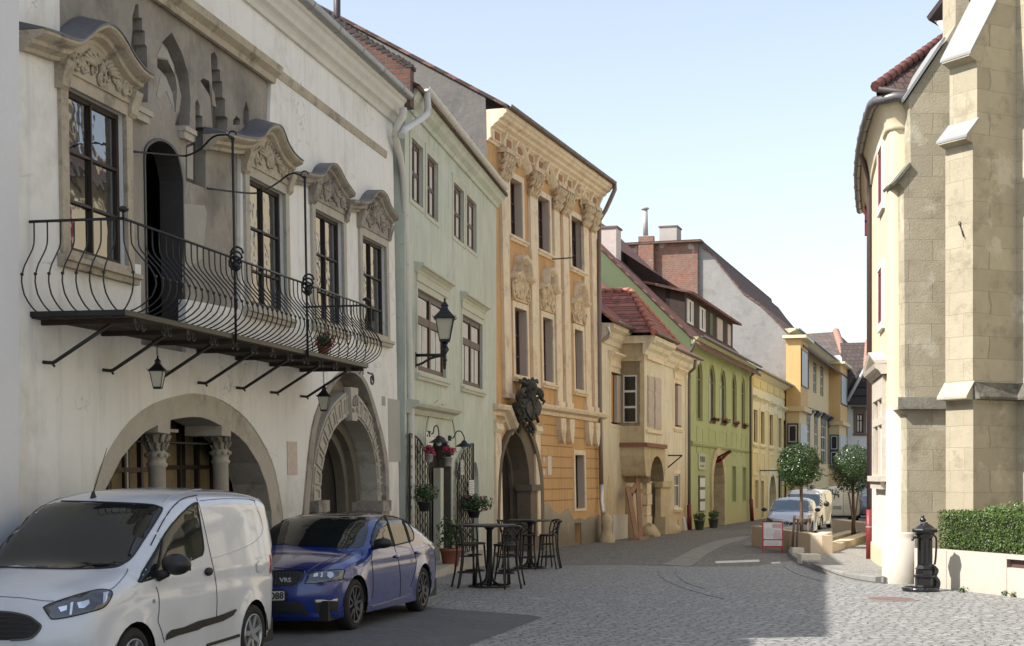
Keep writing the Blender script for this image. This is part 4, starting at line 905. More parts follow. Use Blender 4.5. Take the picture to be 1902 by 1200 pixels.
    m.sweep(prof, [(F.U(1003, 760, .2), vs_), (U+.12, vs_)]); m.build('string_course', CREM, H)
    m = MB(F.M); a = F.uv(912, 748, .2); b = F.uv(950, 762, .2); v0 = a[1]-.1
    m.sweep(prof, [(-.15, v0), (F.U(944, 760, .2), v0), (F.U(955, 760, .2), v0-.45), (F.U(960, 760, .2), v0-.5)]); m.build('string_course', CREM, H)
    for x in (1044, 1060, 1095, 1108):
        u = F.U(x, 790, .1); m = MB(F.M)
        m.prism([(u-.28, vs_-.25), (u+.28, vs_-.25), (u+.26, vs_-.6), (u+.12, vs_-.95), (u, vs_-1.05), (u-.12, vs_-.95), (u-.26, vs_-.6)], -.01, .16); m.build('drop', CREM, H)
    for x in (925.5, 999):
        u = F.U(x, 850, .1); m = MB(F.M); z = F.uv(x, 780 if x < 950 else 785, .1)[1]
        m.box(u-.24, u+.24, -.01, .12, -.4 if x < 950 else .2, z-.3); m.sweep([(-.01, -.35), (.14, -.35), (.2, -.25), (.16, -.1), (.26, 0), (-.01, .0)], [(u-.3, z), (u+.3, z)]); m.build('pilaster', CREM, H)
    # gateway
    DS = mat('gate_stone', (.17, .135, .10), var=.2, scale=2, stain=(.09, .075, .06), stain_amt=.5, bump=.35)
    m = MB(F.M); m.prism(ao, -.45, .06, holes=[ar]); po = m.build('gateway', DS, H)
    cu = (ar[1][0]+ar[-2][0])/2
    sh = lambda k, dv: [(cu+(a-cu)*k, b-dv) for a, b in ar]
    m = MB(F.M); m.prism(ao, .05, .14, holes=[[(cu+(a-cu)*.9, b-.1) for a, b in ao]]); m.build('gateway_moulding', DS, po)
    m = MB(F.M); m.prism(ao, -.53, -.44, holes=[sh(.92, .15)]); m.build('jamb', DS, po)
    zl = F.uv(940, 842)[1]
    m = MB(F.M); m.box(ar[1][0], ar[-2][0], -.62, -.58, -1, zl+2); m.build('lintel_wall', CREM, po)
    m = MB(F.M); m.box(ar[1][0], ar[-2][0], -.575, -.54, -1, zl); m.build('door', WOODD, po)
    u1 = F.U(992, 905, .1); m = MB(F.M); z = F.uv(992, 900, .1)[1]; m.box(u1-.5, u1+.35, -.3, .2, z-.18, z); m.box(u1-.4, u1+.3, -.3, .12, -1, z-.18); m.build('impost', DS, po)
    # enamel plates right of the gate
    for (xa, xb, ya, yb) in ((1007.5, 1010.5, 848, 858), (1016, 1023, 847, 882), (1007.5, 1011.5, 872, 882)):
        r = F.rect(xa, xb, ya, yb); m = MB(F.M); m.box(r[0], r[1], -.01, .025, r[2], r[3]); m.build('plate', mat('pale_plate', (.58, .52, .47), rough=.5), H)
    roof(F, H, -.1, U+.15, vg, vg+4.5, 14, tile('roof_tile_grey_red', (.20, .11, .09), (.13, .08, .07), tuple(F3.t)), over=.66)
    m = MB(F.M); m.add([(-.03, .02, 6), (-.03, .02, vg+.25), (-.03, -7, vg+4.35), (-.03, -14, vg+.3), (-.03, -14, 6)], [(0, 1, 2, 3, 4)]); m.build('gable_wall', mat('shaded_gable_render', (.15, .14, .13), var=.2, scale=1, stain=(.10, .095, .09), stain_amt=.5, bump=.35, streak=.3), H)  # render colour darkened to stand in for shade on this gable
    m = MB(F.M); m.tube([(F.U(1020, 482), 0, F.uv(1020, 482)[1]), (F.U(1020, 482), .75, F.uv(1020, 482)[1]+.02)], .02, 5); m.build('flag_holder', IRON, H)
    pipe(F, H, [(1141, 338, .68), (1142, 352, .68), (1136, 366, .6), (1125, 390, .38), (1114, 408, .2), (1113, 420, .14), (1113, 600, .14), (1115, 800, .14), (1117, 905, .15)], .075, m=plain('brown_pipe', (.20, .155, .14), .5))
    pipe(F, H, [(1117, 900, .15), (1117, 930, .15), (1119, 945, .2), (1122, 962, .26)], .08, m=plain('new_zinc_elbow', (.5, .52, .55), .3, .7))
    pipe(F, H, [(1122, 958, .26), (1123, 1007, .26)], .095, m=plain('dark_red_pipe', (.14, .018, .018), .45))
    m = MB(F.M)
    return H, vg, U
OH, VG3, U3 = orange_house()
def coat_of_arms():
    F = F3; u, v = F.uv(985, 790, .45); uc = F.U(990, 750, .45)
    t = thing('stone_coat_of_arms', 'dark weathered helmet and shield carving standing over the pointed gateway', 'sculpture', F.M(uc, .3, v))
    DK = mat('blackened_stone', (.07, .068, .058), var=.5, scale=6, stain=(.10, .12, .08), stain_amt=.42, stain_scale=6, bump=.6, bscale=30)
    z1 = F.uv(990, 709, .45)[1]; h = z1-v; Q = lambda px, py, o: (lambda q: (q[0], o, q[1]))(F.uv(px, py, o))
    P2 = lambda L, o: [(Q(x, y, o)[0], Q(x, y, o)[2]) for x, y in L]
    m = MB(F.M); sh = P2([(972, 748), (980, 741), (992, 740), (1003, 745), (1006, 757), (1003, 770), (995, 780), (986, 784), (978, 776), (972, 764)], .5)
    m.prism(sh, .30, .50, back=True); c0 = (sum(a for a, b in sh)/len(sh), sum(b for a, b in sh)/len(sh)); m.prism([(c0[0]+(a-c0[0])*.82, c0[1]+(b-c0[1])*.82) for a, b in sh], .50, .56)
    m.tube([(c0[0]-.3, .57, c0[1]+.35), (c0[0]+.3, .57, c0[1]-.35)], .05, 5); m.tube([(c0[0]-.3, .57, c0[1]-.3), (c0[0]+.32, .57, c0[1]+.35)], .05, 5); m.build('shield', DK, t)
    m = MB(F.M); p = Q(986, 728, .4); m.lathe((p[0], .36, p[2]-.26), [(.20, 0), (.24, .06), (.19, .14), (.23, .26), (.25, .38), (.21, .50), (.12, .58), (0, .60)], 12)
    m.tube([(p[0]+.05, .50, p[2]+.04), (p[0]+.12, .66, p[2]-.04), (p[0]+.08, .64, p[2]-.14)], [.13, .10, .04], 7); m.box(p[0]-.2, p[0]+.22, .50, .60, p[2]+.06, p[2]+.10); m.build('helmet', DK, t)
    for k, (x, y) in enumerate(((968, 712), (975, 708), (983, 711), (991, 708), (998, 711))):
        m = MB(F.M); q = Q(x, y, .4); m.tube([(p[0]+(k-2)*.08, .36, p[2]+.22), (q[0], .38, q[2]+.06), (q[0]+.03, .42, q[2]-.02)], [.07, .06, .02], 6); m.build('crest_plume', DK, t)
    for k, L in enumerate(([(975, 722), (966, 730), (964, 742), (970, 750)], [(974, 742), (964, 752), (962, 764), (970, 770)], [(972, 765), (966, 776), (972, 786), (980, 792)], [(998, 722), (1004, 730), (1006, 742)], [(984, 784), (988, 794), (984, 800)])):
        m = MB(F.M); m.tube(smooth_path([Q(x, y, .38+.05*math.sin(i*2+k)) for i, (x, y) in enumerate(L)], 4), [.05+.05*math.sin(math.pi*j/(4*(len(L)-1))) for j in range(4*(len(L)-1)+1)], 7)
        for j, (x, y) in enumerate(L[1:]): q = Q(x, y, .45); m.tube([q, (q[0]+.12*math.cos(j+k), .55, q[2]-.06), (q[0]+.16*math.cos(j+k), .52, q[2]-.15)], [.05, .05, .015], 5)
        m.build('mantling', DK, t)
    m = MB(F.M); q = Q(960, 765, .25); m.blob((q[0], .25, q[2]), .17, 9, 7, .25, (.8, 1, 1.2)); m.tube([(q[0]-.1, .2, q[2]+.25), (q[0]-.02, .3, q[2]), (q[0]+.12, .3, q[2]-.35), (q[0]+.1, .25, q[2]-.6)], [.07, .1, .09, .03], 6); m.build('supporter_figure', DK, t)
coat_of_arms()
# firewalls seen above the white and the pale green roofs
def fire_wall():
    F = F2; u = -.35; H = thing('brick_firewall', 'old red brick firewall with dark patches rising behind the zinc gutter', 'wall', F.M(u, -2, VE2))
    BR = bricks('old_red_brick', (.22, .095, .065), (.13, .07, .055), (.12, .10, .085), tuple(F.n), bw=.30, bh=.10, ms=.016, patch=(.045, .04, .04), patch_amt=.45, warp=.06)
    P = [F.side(x, y, u) for x, y in ((762, 186), (762, 122), (740, 108), (700, 84), (660, 60), (620, 33), (580, 8), (540, -20), (400, -110), (200, -230))]
    P = [(o, v) for o, v in P]; zb = F.side(762, 196, u)[1]
    L = [(P[0][0], zb)]+P+[(P[-1][0], zb)]
    m = MB(F.M); m.add([(u, o, v) for o, v in L]+[(u+.35, o, v) for o, v in L], [list(range(len(L))), list(range(len(L), 2*len(L)))[::-1]]+[(i, (i+1) % len(L), len(L)+(i+1) % len(L), len(L)+i) for i in range(len(L))])
    m.build('wall', BR, H)
    # uneven capping bricks
    m = MB(F.M); rnd = random.Random(3)
    for (a, b) in zip(P[1:], P[2:]):
        n = 4
        for j in range(n):
            o = a[0]+(b[0]-a[0])*(j+.5)/n; v = a[1]+(b[1]-a[1])*(j+.5)/n; m = MB(F.M); m.box(u-.01, u+.36, o-.07, o+.07, v-.05, v+.01+rnd.uniform(0, .03)); m.build('coping_brick', mat('sooty_coping', (.07, .06, .055), var=.4, bump=.4), H)
fire_wall()
def chimney(name, label, F, u, o, v, w, d, h, m_, cap=True, group=None):
    t = thing(name, label, 'chimney', F.M(u, o, v), group=group)
    m = MB(F.M); m.box(u-w/2, u+w/2, o-d/2, o+d/2, v-1.5, v+h); m.build('stack', m_, t)
    if cap: m = MB(F.M); m.box(u-w/2-.06, u+w/2+.06, o-d/2-.06, o+d/2+.06, v+h, v+h+.09); m.build('chimney_cap', mat('cap_slab', (.16, .12, .11), bump=.2), t)
    return t
# little pipe at the top frame edge
_o, _v = F2.side(626, 14, .3)
_t = thing('vent_pipe', 'thin dark vent pipe on the high roof edge at the top of the picture', 'pipe', F2.M(.3, _o, _v-.3))
m = MB(F2.M); m.tube([(.3, _o, _v-1.2), (.3, _o, _v+.9)], .07, 8); m.build('pipe', plain('dark_pipe', (.06, .04, .05), .5), _t)
# ---------------------------------------------------------------- 4 cream house with the oriel
F4 = Facade(1820, 897, 36240, 1117)
CRW = mat('cream_plaster', (.70, .635, .49), var=.08, scale=.8, stain=(.54, .45, .31), stain_amt=.45, stain_scale=.9, streak=.7, bump=.2, zdirt=(.4, 3.2, (.50, .38, .24)))
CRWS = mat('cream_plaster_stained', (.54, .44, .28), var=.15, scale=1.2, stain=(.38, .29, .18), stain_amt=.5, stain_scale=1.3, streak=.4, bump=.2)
SHUT = mat('pale_shutter', (.50, .42, .36), rough=.7, var=.15, scale=5, stain=(.30, .18, .11), stain_amt=.4, stain_scale=6)
OSH = mat('orange_shutter', (.50, .24, .07), rough=.6, var=.15)
WFR = plain('white_frame', (.60, .60, .58), .5)
RAWWOOD = mat('raw_timber', (.33, .20, .12), rough=.7, var=.25, scale=5, bump=.2)
REDP = plain('dark_red_pipe', (.14, .018, .018), .45)
GPIPE = plain('grey_brown_pipe', (.17, .15, .135), .45, .2)
TRED = tile('roof_tile_red_clean', (.52, .21, .16), (.42, .16, .12), tuple(F4.t), bw=.2, bh=.16)
def cream_house():
    F = F4; U = F.U(1282, 800)
    H = thing('cream_oriel_house', 'cream plastered house with a projecting oriel bay over a walled up doorway', 'house', F.M(U/2, -4, gz(58)))
    holes = []; ob = .9
    o0, o1 = F.U(1155, 750, 0)+.0, None
    # oriel: left side at the corner seen at x=1197 on plane ob
    uo0 = F.U(1197, 750, ob); uo1 = F.U(1233, 750, ob)
    zt = F.uv(1197, 625, ob)[1]; zb = F.uv(1196, 823, ob)[1]
    m = MB(F.M); m.box(uo0, uo1, 0, ob, zb, zt)
    or_ = m.build('oriel', CRW, H)
    # its side window
    def sidewin(y0, y1, a, b):
        m = MB(F.M); v1 = F.side(1170, y0, uo0)[1]; v0 = F.side(1170, y1, uo0)[1]
        m.box(uo0-.03, uo0+.01, a, b, v0, v1); f = m.build('window', WFR, or_)
        m = MB(F.M); n = 3
        for i in range(n): z0 = v0+(v1-v0)*i/n+.05; m.box(uo0-.036, uo0-.02, a+.045, b-.045, z0-.02, v0+(v1-v0)*(i+1)/n-.05)
        m.build('pane', DARKP, f); m = MB(F.M)
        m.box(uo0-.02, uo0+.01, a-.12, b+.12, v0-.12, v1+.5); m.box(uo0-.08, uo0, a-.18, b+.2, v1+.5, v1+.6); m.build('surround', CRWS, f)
    oa = F.side(1158, 740, uo0)[0]; obb = F.side(1183, 740, uo0)[0]; sidewin(697, 785, max(.1, oa), min(ob-.1, obb))
    for px in ((1202, 1212, 697, 792), (1214.5, 1226, 700, 796)):
        r = F.rect(*px, o=ob); m = MB(F.M); m.box(r[0], r[1], ob-.01, ob+.05, r[2], r[3])
        for k in range(3): z = r[2]+(r[3]-r[2])*(k+.5)/3; m.box(r[0]+.05, r[1]-.05, ob+.05, ob+.065, z-.5*(r[3]-r[2])/3+.08, z+.5*(r[3]-r[2])/3-.08)
        m.build('shutter', SHUT, or_)
    r = F.rect(1200, 1228, 693, 797, o=ob); m = MB(F.M); m.box(r[0]-.1, r[1]+.05, ob-.01, ob+.10, r[3]+.5, r[3]+.65); m.build('window_cap', CREM, or_); m = MB(F.M); m.box(r[0]-.1, r[1]+.05, ob-.01, ob+.08, r[2]-.12, r[2]); m.build('sill', CREM, or_)
    # oriel base: dark red lip, arched masonry bracket
    m = MB(F.M); m.box(uo0-.1, uo1+.1, 0, ob+.12, zb-.12, zb+.02); m.build('lip', mat('lip_red_brown', (.24, .11, .075), var=.2), or_)
    zc = F.uv(1196, 885, ob)[1]; zt2 = zb-.12
    m = MB(F.M); ca = (uo0+uo1)/2+.5; ra = (uo1-uo0)/2*.72
    L = [(uo0, zt2), (uo0, zc+.75)]+[(uo0+.12*i/5*3, zc+.75-.75*math.sin(math.pi/2*i/5)) for i in range(1, 6)]
    L += [(ca-ra, zc), (ca-ra, zt2-1.3)]+[(ca-ra*math.cos(math.pi*i/8), zt2-1.25+.95*math.sin(math.pi*i/8)) for i in range(9)]+[(ca+ra, zc), (uo1+.3, zc), (uo1+.3, zt2)]
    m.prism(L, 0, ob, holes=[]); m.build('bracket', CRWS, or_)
    m = MB(F.M); m.box(uo0-.02, uo0+.01, 0, ob, zb+.02, zt); m.build('shaded_side_face', CRWS, or_)  # darker plaster sheet paints in the shade on the oriel's left side
    # deep arched soffit below
    m = MB(F.M)
    for i in range(8):
        a0, a1 = math.pi*i/8, math.pi*(i+1)/8
        m.add([(ca-ra*math.cos(a0), ob, zt2-1.25+.95*math.sin(a0)), (ca-ra*math.cos(a1), ob, zt2-1.25+.95*math.sin(a1)), (ca-ra*math.cos(a1), 0, zt2-1.25+.95*math.sin(a1)), (ca-ra*math.cos(a0), 0, zt2-1.25+.95*math.sin(a0))], [(0, 1, 2, 3)])
    m.build('soffit', CRW, or_)
    # corner wall pilaster under the oriel
    vt = F.uv(1282, 668)[1]
    # plain windows
    r = F.rect(1134.5, 1152, 690, 787); window(F, H, r, depth=.12, nx=1, rows=(.5,), fw=.06, sur=.2, sm=CREM, sp=.02, holes=holes, cap=(.5, .25)); hm = (r[0]+r[1])/2
    m = MB(F.M); m.box(r[0]+.06, hm-.1, -.1, -.06, r[2]+.08, r[3]-.08); m.build('shutter', OSH, H)
    m = MB(F.M); m.box(hm+.1, r[1]-.04, -.08, .03, r[2]+.08, r[3]-.08); m.build('shutter', SHUT, H)
    r = F.rect(1253, 1265, 711, 792); window(F, H, r, depth=.12, nx=1, rows=(.5,), fw=.06, sur=.18, sm=CREM, sp=.02, holes=holes, cap=(.5, .25), sill=.1)
    m = MB(F.M); m.box(r[0]+.06, r[0]+.3*(r[1]-r[0]), -.1, -.06, r[2]+.08, r[3]-.08); m.build('shutter', OSH, H)
    m = MB(F.M); m.box(r[0]+.42*(r[1]-r[0]), r[1]-.04, -.08, .03, r[2]+.08, r[3]-.08); m.build('shutter', SHUT, H)
    r = F.rect(1252, 1263, 880, 943); window(F, H, r, depth=.05, nx=2, rows=(.35,), fw=.08, fm=WFR, sur=.15, sm=CREM, sp=.02, holes=holes, sill=.12, pm=DARKP)
    d1 = (F.U(1161, 950), F.U(1176, 950), -1.0, F.uv(1168, 905)[1]); holes.append(hrect(d1))
    d2 = (F.U(1207, 930), F.U(1222, 930), -1.0, F.uv(1212, 862)[1]); holes.append(harch(d2, .6))
    d3 = F.rect(1254, 1260, 965, 985); holes.append(hrect(d3))
    n1 = F.rect(1127, 1133.5, 883, 960); m = MB(F.M); m.prism([(n1[0], n1[2]), (n1[1], n1[2]), (n1[1], n1[3]-.4), ((n1[0]+n1[1])/2, n1[3]), (n1[0], n1[3]-.4)], -.01, .012); m.build('blind_niche', CRWS, H)
    body(F, H, U, vt, 9, holes, CRW, reveal=.35, vbot=-2)
    for d, mt in ((d1, RAWWOOD), (d2, mat('old_door_wood', (.09, .06, .045), var=.3, rough=.7)), (d3, REDP)):
        m = MB(F.M); m.box(d[0]-.05, d[1]+.05, -.4, -.34, d[2], d[3]+.3); m.build('door', mt, H)
    # stone door frame right of the oriel
    m = MB(F.M); u0, u1 = F.U(1222, 930, .1), F.U(1240, 930, .1); zi = F.uv(1230, 905, .2)[1]; zg = gz(62)
    m.box(u0, u1, -.01, .22, zg-.2, zi); m.box(u0-.1, u1+.15, -.01, .32, zi, zi+.25); m.box(u0-.2, u1+.35, -.01, .45, zg-.2, zg+.75)
    m.build('door_pier', CRWS, H)
    m = MB(F.M); u2, u3 = F.U(1199, 930, .1), F.U(1207, 930, .1)
    for k in range(9): z = zg+k*.42; m.box(u2-.06*(k % 2), u3, -.01, .16+.03*(k % 2), z, z+.4)
    m.build('quoin_pier', CREM, H)
    m = MB(F.M); m.blob((F.U(1212, 985, .6), .5, gz(60)+.15), .45, 3, 8, .15, (1.6, .8, .8)); m.build('guard_stone', CRWS, H)
    m = MB(F.M); m.blob((F.U(1250, 975, .5), .4, gz(63)+.15), .5, 4, 8, .15, (2.0, .7, .7)); m.build('guard_stone', CRWS, H)
    m = MB(F.M); x = F.U(1127, 985, .4); m.lathe((x, .4, gz(52)-.1), [(.26, 0), (.28, .2), (.17, .45), (.15, .65), (.2, .85), (.15, 1.0), (0, 1.08)], 10); m.build('guard_stone', CRWS, H)
    # whitewashed plinth pieces
    m = MB(F.M); m.box(F.U(1133, 985), F.U(1160, 985), -.01, .12, -2, F.uv(1140, 957)[1]); m.build('plinth', mat('whitewash_base', (.56, .53, .47), var=.1), H)
    m = MB(F.M); m.sweep([(-.01, -2), (.35, -2), (.05, F.uv(1275, 960)[1]), (-.01, F.uv(1275, 960)[1])], [(F.U(1267, 960), 0), (U-.3, 0)]); m.build('buttress_base', mat('whitewash_base', (.56, .53, .47), var=.1), H)
    # cornice, gutter
    m = MB(F.M); pr = [(-.02, -.7), (.06, -.7), (.10, -.55), (.2, -.45), (.26, -.3), (.42, -.2), (.45, -.05), (-.02, -.03)]
    m.sweep(pr, [(0, vt), (uo0, vt)]); c1 = m.build('cornice', CRW, H)
    m = MB(F.M); m.sweep(pr, [(uo1, vt), (U+.02, vt)]); m.build('cornice', CRW, H)
    m = MB(F.M); m.sweep(pr, [(uo0-.2, zt+.05), (uo1+.2, zt+.05)], ob); m.box(uo0-.22, uo0, 0, ob+.4, zt-.25, zt+.02); m.build('oriel_cornice', CRW, or_)
    for a, b in ((1240, 1250),): pass
    gutter(F, H, -.1, uo0-.1, vt+.02, .55, .09, GPIPE, seams=2); gutter(F, H, uo1+.2, U+.05, vt+.02, .55, .09, GPIPE, seams=3)
    gutter(F, or_, uo0-.4, uo1+.4, zt+.12, ob+.5, .09, plain('brown_gutter', (.12, .085, .075), .5, .2), seams=2)
    # roof: long red slope with a small hipped roof over the oriel
    roof(F, H, -.1, U-.05, vt+.02, vt+4.0, 9, TRED, over=.5)
    m = MB(F.M); e = .45; A = (uo0-e, ob+e, zt+.1); B = (uo1+e, ob+e, zt+.1); rid = zt+1.9; cm = (uo0+uo1)/2
    m.add([A, B, (uo1+e, -1.6, zt+.1), (uo0-e, -1.6, zt+.1), (cm, -.9+ob, rid), (cm, -3.2, rid+.0)], [(0, 1, 4), (1, 2, 5, 4), (3, 0, 4, 5)])
    m.build('oriel_roof', TRED, or_)
    rt = mat('ridge_tile', (.42, .17, .12), var=.2, scale=5, rough=.6)
    for P, Q in ((A, (cm, -.9+ob, rid)), (B, (cm, -.9+ob, rid)), ((cm, -.9+ob, rid), (cm, -3.2, rid))):
        m = MB(F.M); n = max(3, int((Vector(P)-Vector(Q)).length/.32))
        for i in range(n):
            a = Vector(P).lerp(Vector(Q), i/n); b = Vector(P).lerp(Vector(Q), (i+.98)/n); m.tube([a, b], [.125, .09], 8)
        m.build('ridge_tiles', rt, or_)
    pipe(F, H, [(1128, 605, .5), (1131, 618, .5), (1128, 626, .4), (1118, 633, .2)], .07, m=plain('new_zinc_elbow', (.5, .52, .55), .3, .7))
    pipe(F, H, [(1292, 668, .55), (1290, 684, .5), (1281, 692, .2), (1280, 710, .15), (1280, 940, .15)], .07, m=GPIPE)
    pipe(F, H, [(1280, 938, .2), (1281, 984, .2)], .10, m=REDP)
    m = MB(F.M); a = F.uv(1243, 846, .05); b = F.uv(1252, 846, .5); m.tube([(a[0], .0, a[1]), (a[0], .6, a[1]), ], .03, 5); m.tube([(a[0], .6, a[1]), (a[0], 0, a[1]-.5)], .03, 5); m.build('sign_bracket', IRON, H)
    return H, U, vt
CH, U4, VT4 = cream_house()
def prop():
    F = F4; t = thing('timber_prop', 'raw timber A shaped prop holding up the oriel of the cream house', 'prop', F.M(F.U(1178, 1000, .8), .8, gz(56)))
    b = lambda x, y, o: (lambda q: (q[0], o, q[1]))(F.uv(x, y, o))
    for L in ([(1166, 905, .35), (1183, 1000, .9)], [(1184, 880, .5), (1190, 1000, .9)], [(1168, 912, .4), (1190, 912, .5)], [(1172, 918, .4), (1181, 900, .5)]):
        m = MB(F.M); m.tube([b(*L[0]), b(*L[1])], .11, 4); m.build('beam', RAWWOOD, t)
    m = MB(F.M); p = b(1187, 1001, .9); m.box(p[0]-.8, p[0]+.8, .7, 1.1, p[2]-.05, p[2]+.08); m.build('foot_board', RAWWOOD, t)
prop()
# ---------------------------------------------------------------- 5 green house with the dormer
F5 = Facade(1820, 897, 36240, 1283)
GRN = mat('lime_green_plaster', (.38, .42, .205), var=.09, scale=.7, stain=(.35, .39, .18), stain_amt=.46, stain_scale=1.4, streak=.55, bump=.12, zdirt=(-.2, 1.2, (.42, .40, .20)))
GRNG = mat('shaded_green_gable', (.105, .135, .07), var=.06, scale=.7, bump=.1)  # facade green taken darker, the gable's shade put into the colour
TBR = tile('roof_tile_brown_red', (.26, .11, .085), (.18, .075, .06), tuple(F4.t))
def green_house():
    F = F5; U = F.U(1395, 800)
    H = thing('green_house', 'lime green house with five tall arched windows and a long wooden dormer', 'house', F.M(U/2, -4, gz(74)))
    holes = []; vt = F.uv(1286, 627)[1]
    for i, px in enumerate(((1294, 1304, 669, 780), (1317, 1328, 675, 785.5), (1337.5, 1348, 685, 789), (1359.5, 1367.5, 693, 792.5), (1377, 1383.5, 701, 796))):
        r = F.rect(*px); window(F, H, r, depth=.07, nx=1, rows=(.30,), fw=.14, arch=1, sur=.10, sm=GRN, sp=.03, holes=holes, fm=mat('tan_frame', (.24, .18, .10), var=.2), pm=DARKP)
        t = None
        if i: p = F.M((r[0]+r[1])/2, .12, r[2]); pot_plant('flower_box', 'red geranium box under the %s arched window of the green house' % ('second', 'third', 'fourth', 'last')[i-1], tuple(p), .10, .10, (.26, .2, .12), 110, .05, 60+i, REDFL, nf=5, petal=.05, group='flower boxes on the green house')
        # recessed panel below
        m = MB(F.M); m.prism(hrect((r[0]-.1, r[1]+.2, r[2]-1.5, r[2]-.25)), -.01, .02, holes=[hrect((r[0], r[1]+.1, r[2]-1.4, r[2]-.35))]); m.build('panel', GRN, H)
    ar = (F.U(1321, 900), F.U(1343, 900), -2, F.uv(1330, 843)[1]); ha = harch(ar, .8); holes.append(ha)
    for px in ((1360, 1366.5, 866, 932), (1379.5, 1385, 868, 930)):
        r = F.rect(*px); window(F, H, r, depth=.2, nx=1, rows=(), fw=.1, sur=.1, sm=GRN, sp=.02, holes=holes, fm=WOODB, pm=DARKP)
    body(F, H, U, vt, 11, holes, GRN, reveal=.5, vbot=-2)
    cu = (ar[0]+ar[1])/2
    m = MB(F.M); m.prism([(cu+(a-cu)*1.22, b+.3) for a, b in ha], -.55, .1, holes=[[(cu+(a-cu)*.95, b-.08) for a, b in ha]]); m.build('gateway', CRWS, H)
    m = MB(F.M); m.box(ar[0], ar[1], -1.2, -1.1, -2, ar[3]); m.build('door', WOODD, H)
    vs_ = F.uv(1282.5, 822)[1]; m = MB(F.M); m.sweep([(-.01, -.14), (.06, -.12), (.12, -.02), (.12, .05), (-.01, .1)], [(0, vs_), (U, vs_)]); m.build('string_course', GRN, H)
    m = MB(F.M); m.sweep([(-.02, -.35), (.08, -.3), (.3, -.1), (.35, .0), (-.02, .02)], [(0, vt), (U, vt)]); m.build('cornice', GRN, H)
    m = MB(F.M)
    for px, nm in (((1296, 1309, 842, 872), 'shop_sign'), ((1297, 1307.5, 883, 950), 'menu_board')):
        r = F.rect(*px); m = MB(F.M); m.box(r[0], r[1], -.01, .06, r[2], r[3]); b = m.build(nm, mat('sign_cream', (.46, .46, .36)) if nm == 'shop_sign' else plain('slate_board', (.05, .05, .05), .5), H)
        m = MB(F.M)
        if nm == 'shop_sign':
            for k, (a, c_) in enumerate(((.15, .38), (.42, .60), (.64, .85))): u0, u1 = r[0]+(r[1]-r[0])*a, r[0]+(r[1]-r[0])*c_; z = r[3]-.5*(r[3]-r[2]); m.box(u0, u1, .06, .068, z-.02, z+.22); m.box(u0+.06, u1-.2, .06, .075, z+.12, z+.26)
            m.box(r[0]+.3, r[1]-.5, .06, .068, r[2]+.14, r[2]+.2); m.build('sign_marks', plain('ink', (.04, .04, .04)), b)
        else:
            for k in range(3): z = r[3]-.12-(r[3]-r[2])*(.33*k); m.box(r[0]+.08, r[1]-.08, .06, .07, z-(r[3]-r[2])*.25, z)
            m.build('menu_paper', plain('menu_paper', (.62, .62, .60), .6), b)
    gutter(F, H, -.1, U+.2, vt+.05, .55, .09, GPIPE, seams=5)
    pipe(F, H, [(1290, 630, .5), (1290, 640, .5), (1286, 648, .3), (1282, 655, .2)], .07, m=GPIPE)
    pipe(F, H, [(1400, 686, .5), (1400, 694, .5), (1394, 700, .2), (1394, 930, .15)], .07, m=GPIPE); pipe(F, H, [(1395, 928, .2), (1397, 968, .2)], .11, m=REDP)
    # roof
    D = 11; sl = None
    g1 = F.side(1117, 463, -.0); sl = (g1[1]-vt)/(-g1[0]-.0); vr = vt+sl*8.0
    m = MB(F.M); L = [(.55, vt-.55*sl+.12), (-8.0, vr+.12), (-16.0, vt+.12)]; L = L+[(a, b-.12) for a, b in reversed(L)]
    m.sweep(L, [(-.25, 0), (U+.1, 0)]); m.build('roof', TBR, H)
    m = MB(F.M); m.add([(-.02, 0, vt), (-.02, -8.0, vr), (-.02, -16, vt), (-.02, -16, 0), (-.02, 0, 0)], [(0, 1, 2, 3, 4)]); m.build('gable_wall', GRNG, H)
    # dormer
    du0, du1 = F.U(1272, 590, -.9), F.U(1361, 640, -.9)
    DW = bricks('dark_dormer_boards', (.05, .032, .026), (.07, .042, .034), (.015, .01, .008), STREET, bw=.22, bh=9, ms=.012, bump=.5, warp=0, uneven=.6)
    of = -.9; zb = vt+.9*sl; zt = F.uv(1361, 600, of)[1]; run = (zt-zb)
    rb = 5.2; ztb = min(zt+ (rb-.9)*.28, vt+rb*sl)
    m = MB(F.M)
    m.add([(du0, of, zb), (du1, of, zb), (du1, of, zt), (du0, of, zt)], [(0, 1, 2, 3)])
    for u in (du0, du1): m.add([(u, of, zb-.1), (u, of, zt), (u, -rb-1.5, ztb+.3), (u, -rb-1.5, vt+(rb+1.5)*sl-.3)], [(0, 1, 2, 3)])
    dm = m.build('dormer', DW, H)
    m = MB(F.M); m.sweep([(of+.45, zt-.02), (-rb-1.5, ztb+.35), (-rb-1.5, ztb+.22), (of+.45, zt-.14)], [(du0-.35, 0), (du1+.4, 0)]); m.build('dormer_roof', TBR, dm)
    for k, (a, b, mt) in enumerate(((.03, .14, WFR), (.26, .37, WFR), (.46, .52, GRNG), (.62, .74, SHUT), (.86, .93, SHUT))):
        u0, u1 = du0+(du1-du0)*a, du0+(du1-du0)*b; m = MB(F.M)
        m.prism(hrect((u0, u1, zb+.15, zt-.25)), of-.02, of+.05, holes=[hrect((u0+.12, u1-.12, zb+.25, zt-.35))] if k < 2 else []); wf = m.build('dormer_window', mt, dm)
        if k < 2:
            m = MB(F.M); m.box(u0+.1, u1-.1, of-.01, of+.02, zb+.22, zt-.33); m.build('pane', CURT, wf)
            m = MB(F.M); m.box((u0+u1)/2-.05, (u0+u1)/2+.05, of, of+.055, zb+.22, zt-.33); m.build('mullion', WOODB, wf)
    return H, U, vt, sl
GH, U5, VT5, SL5 = green_house()
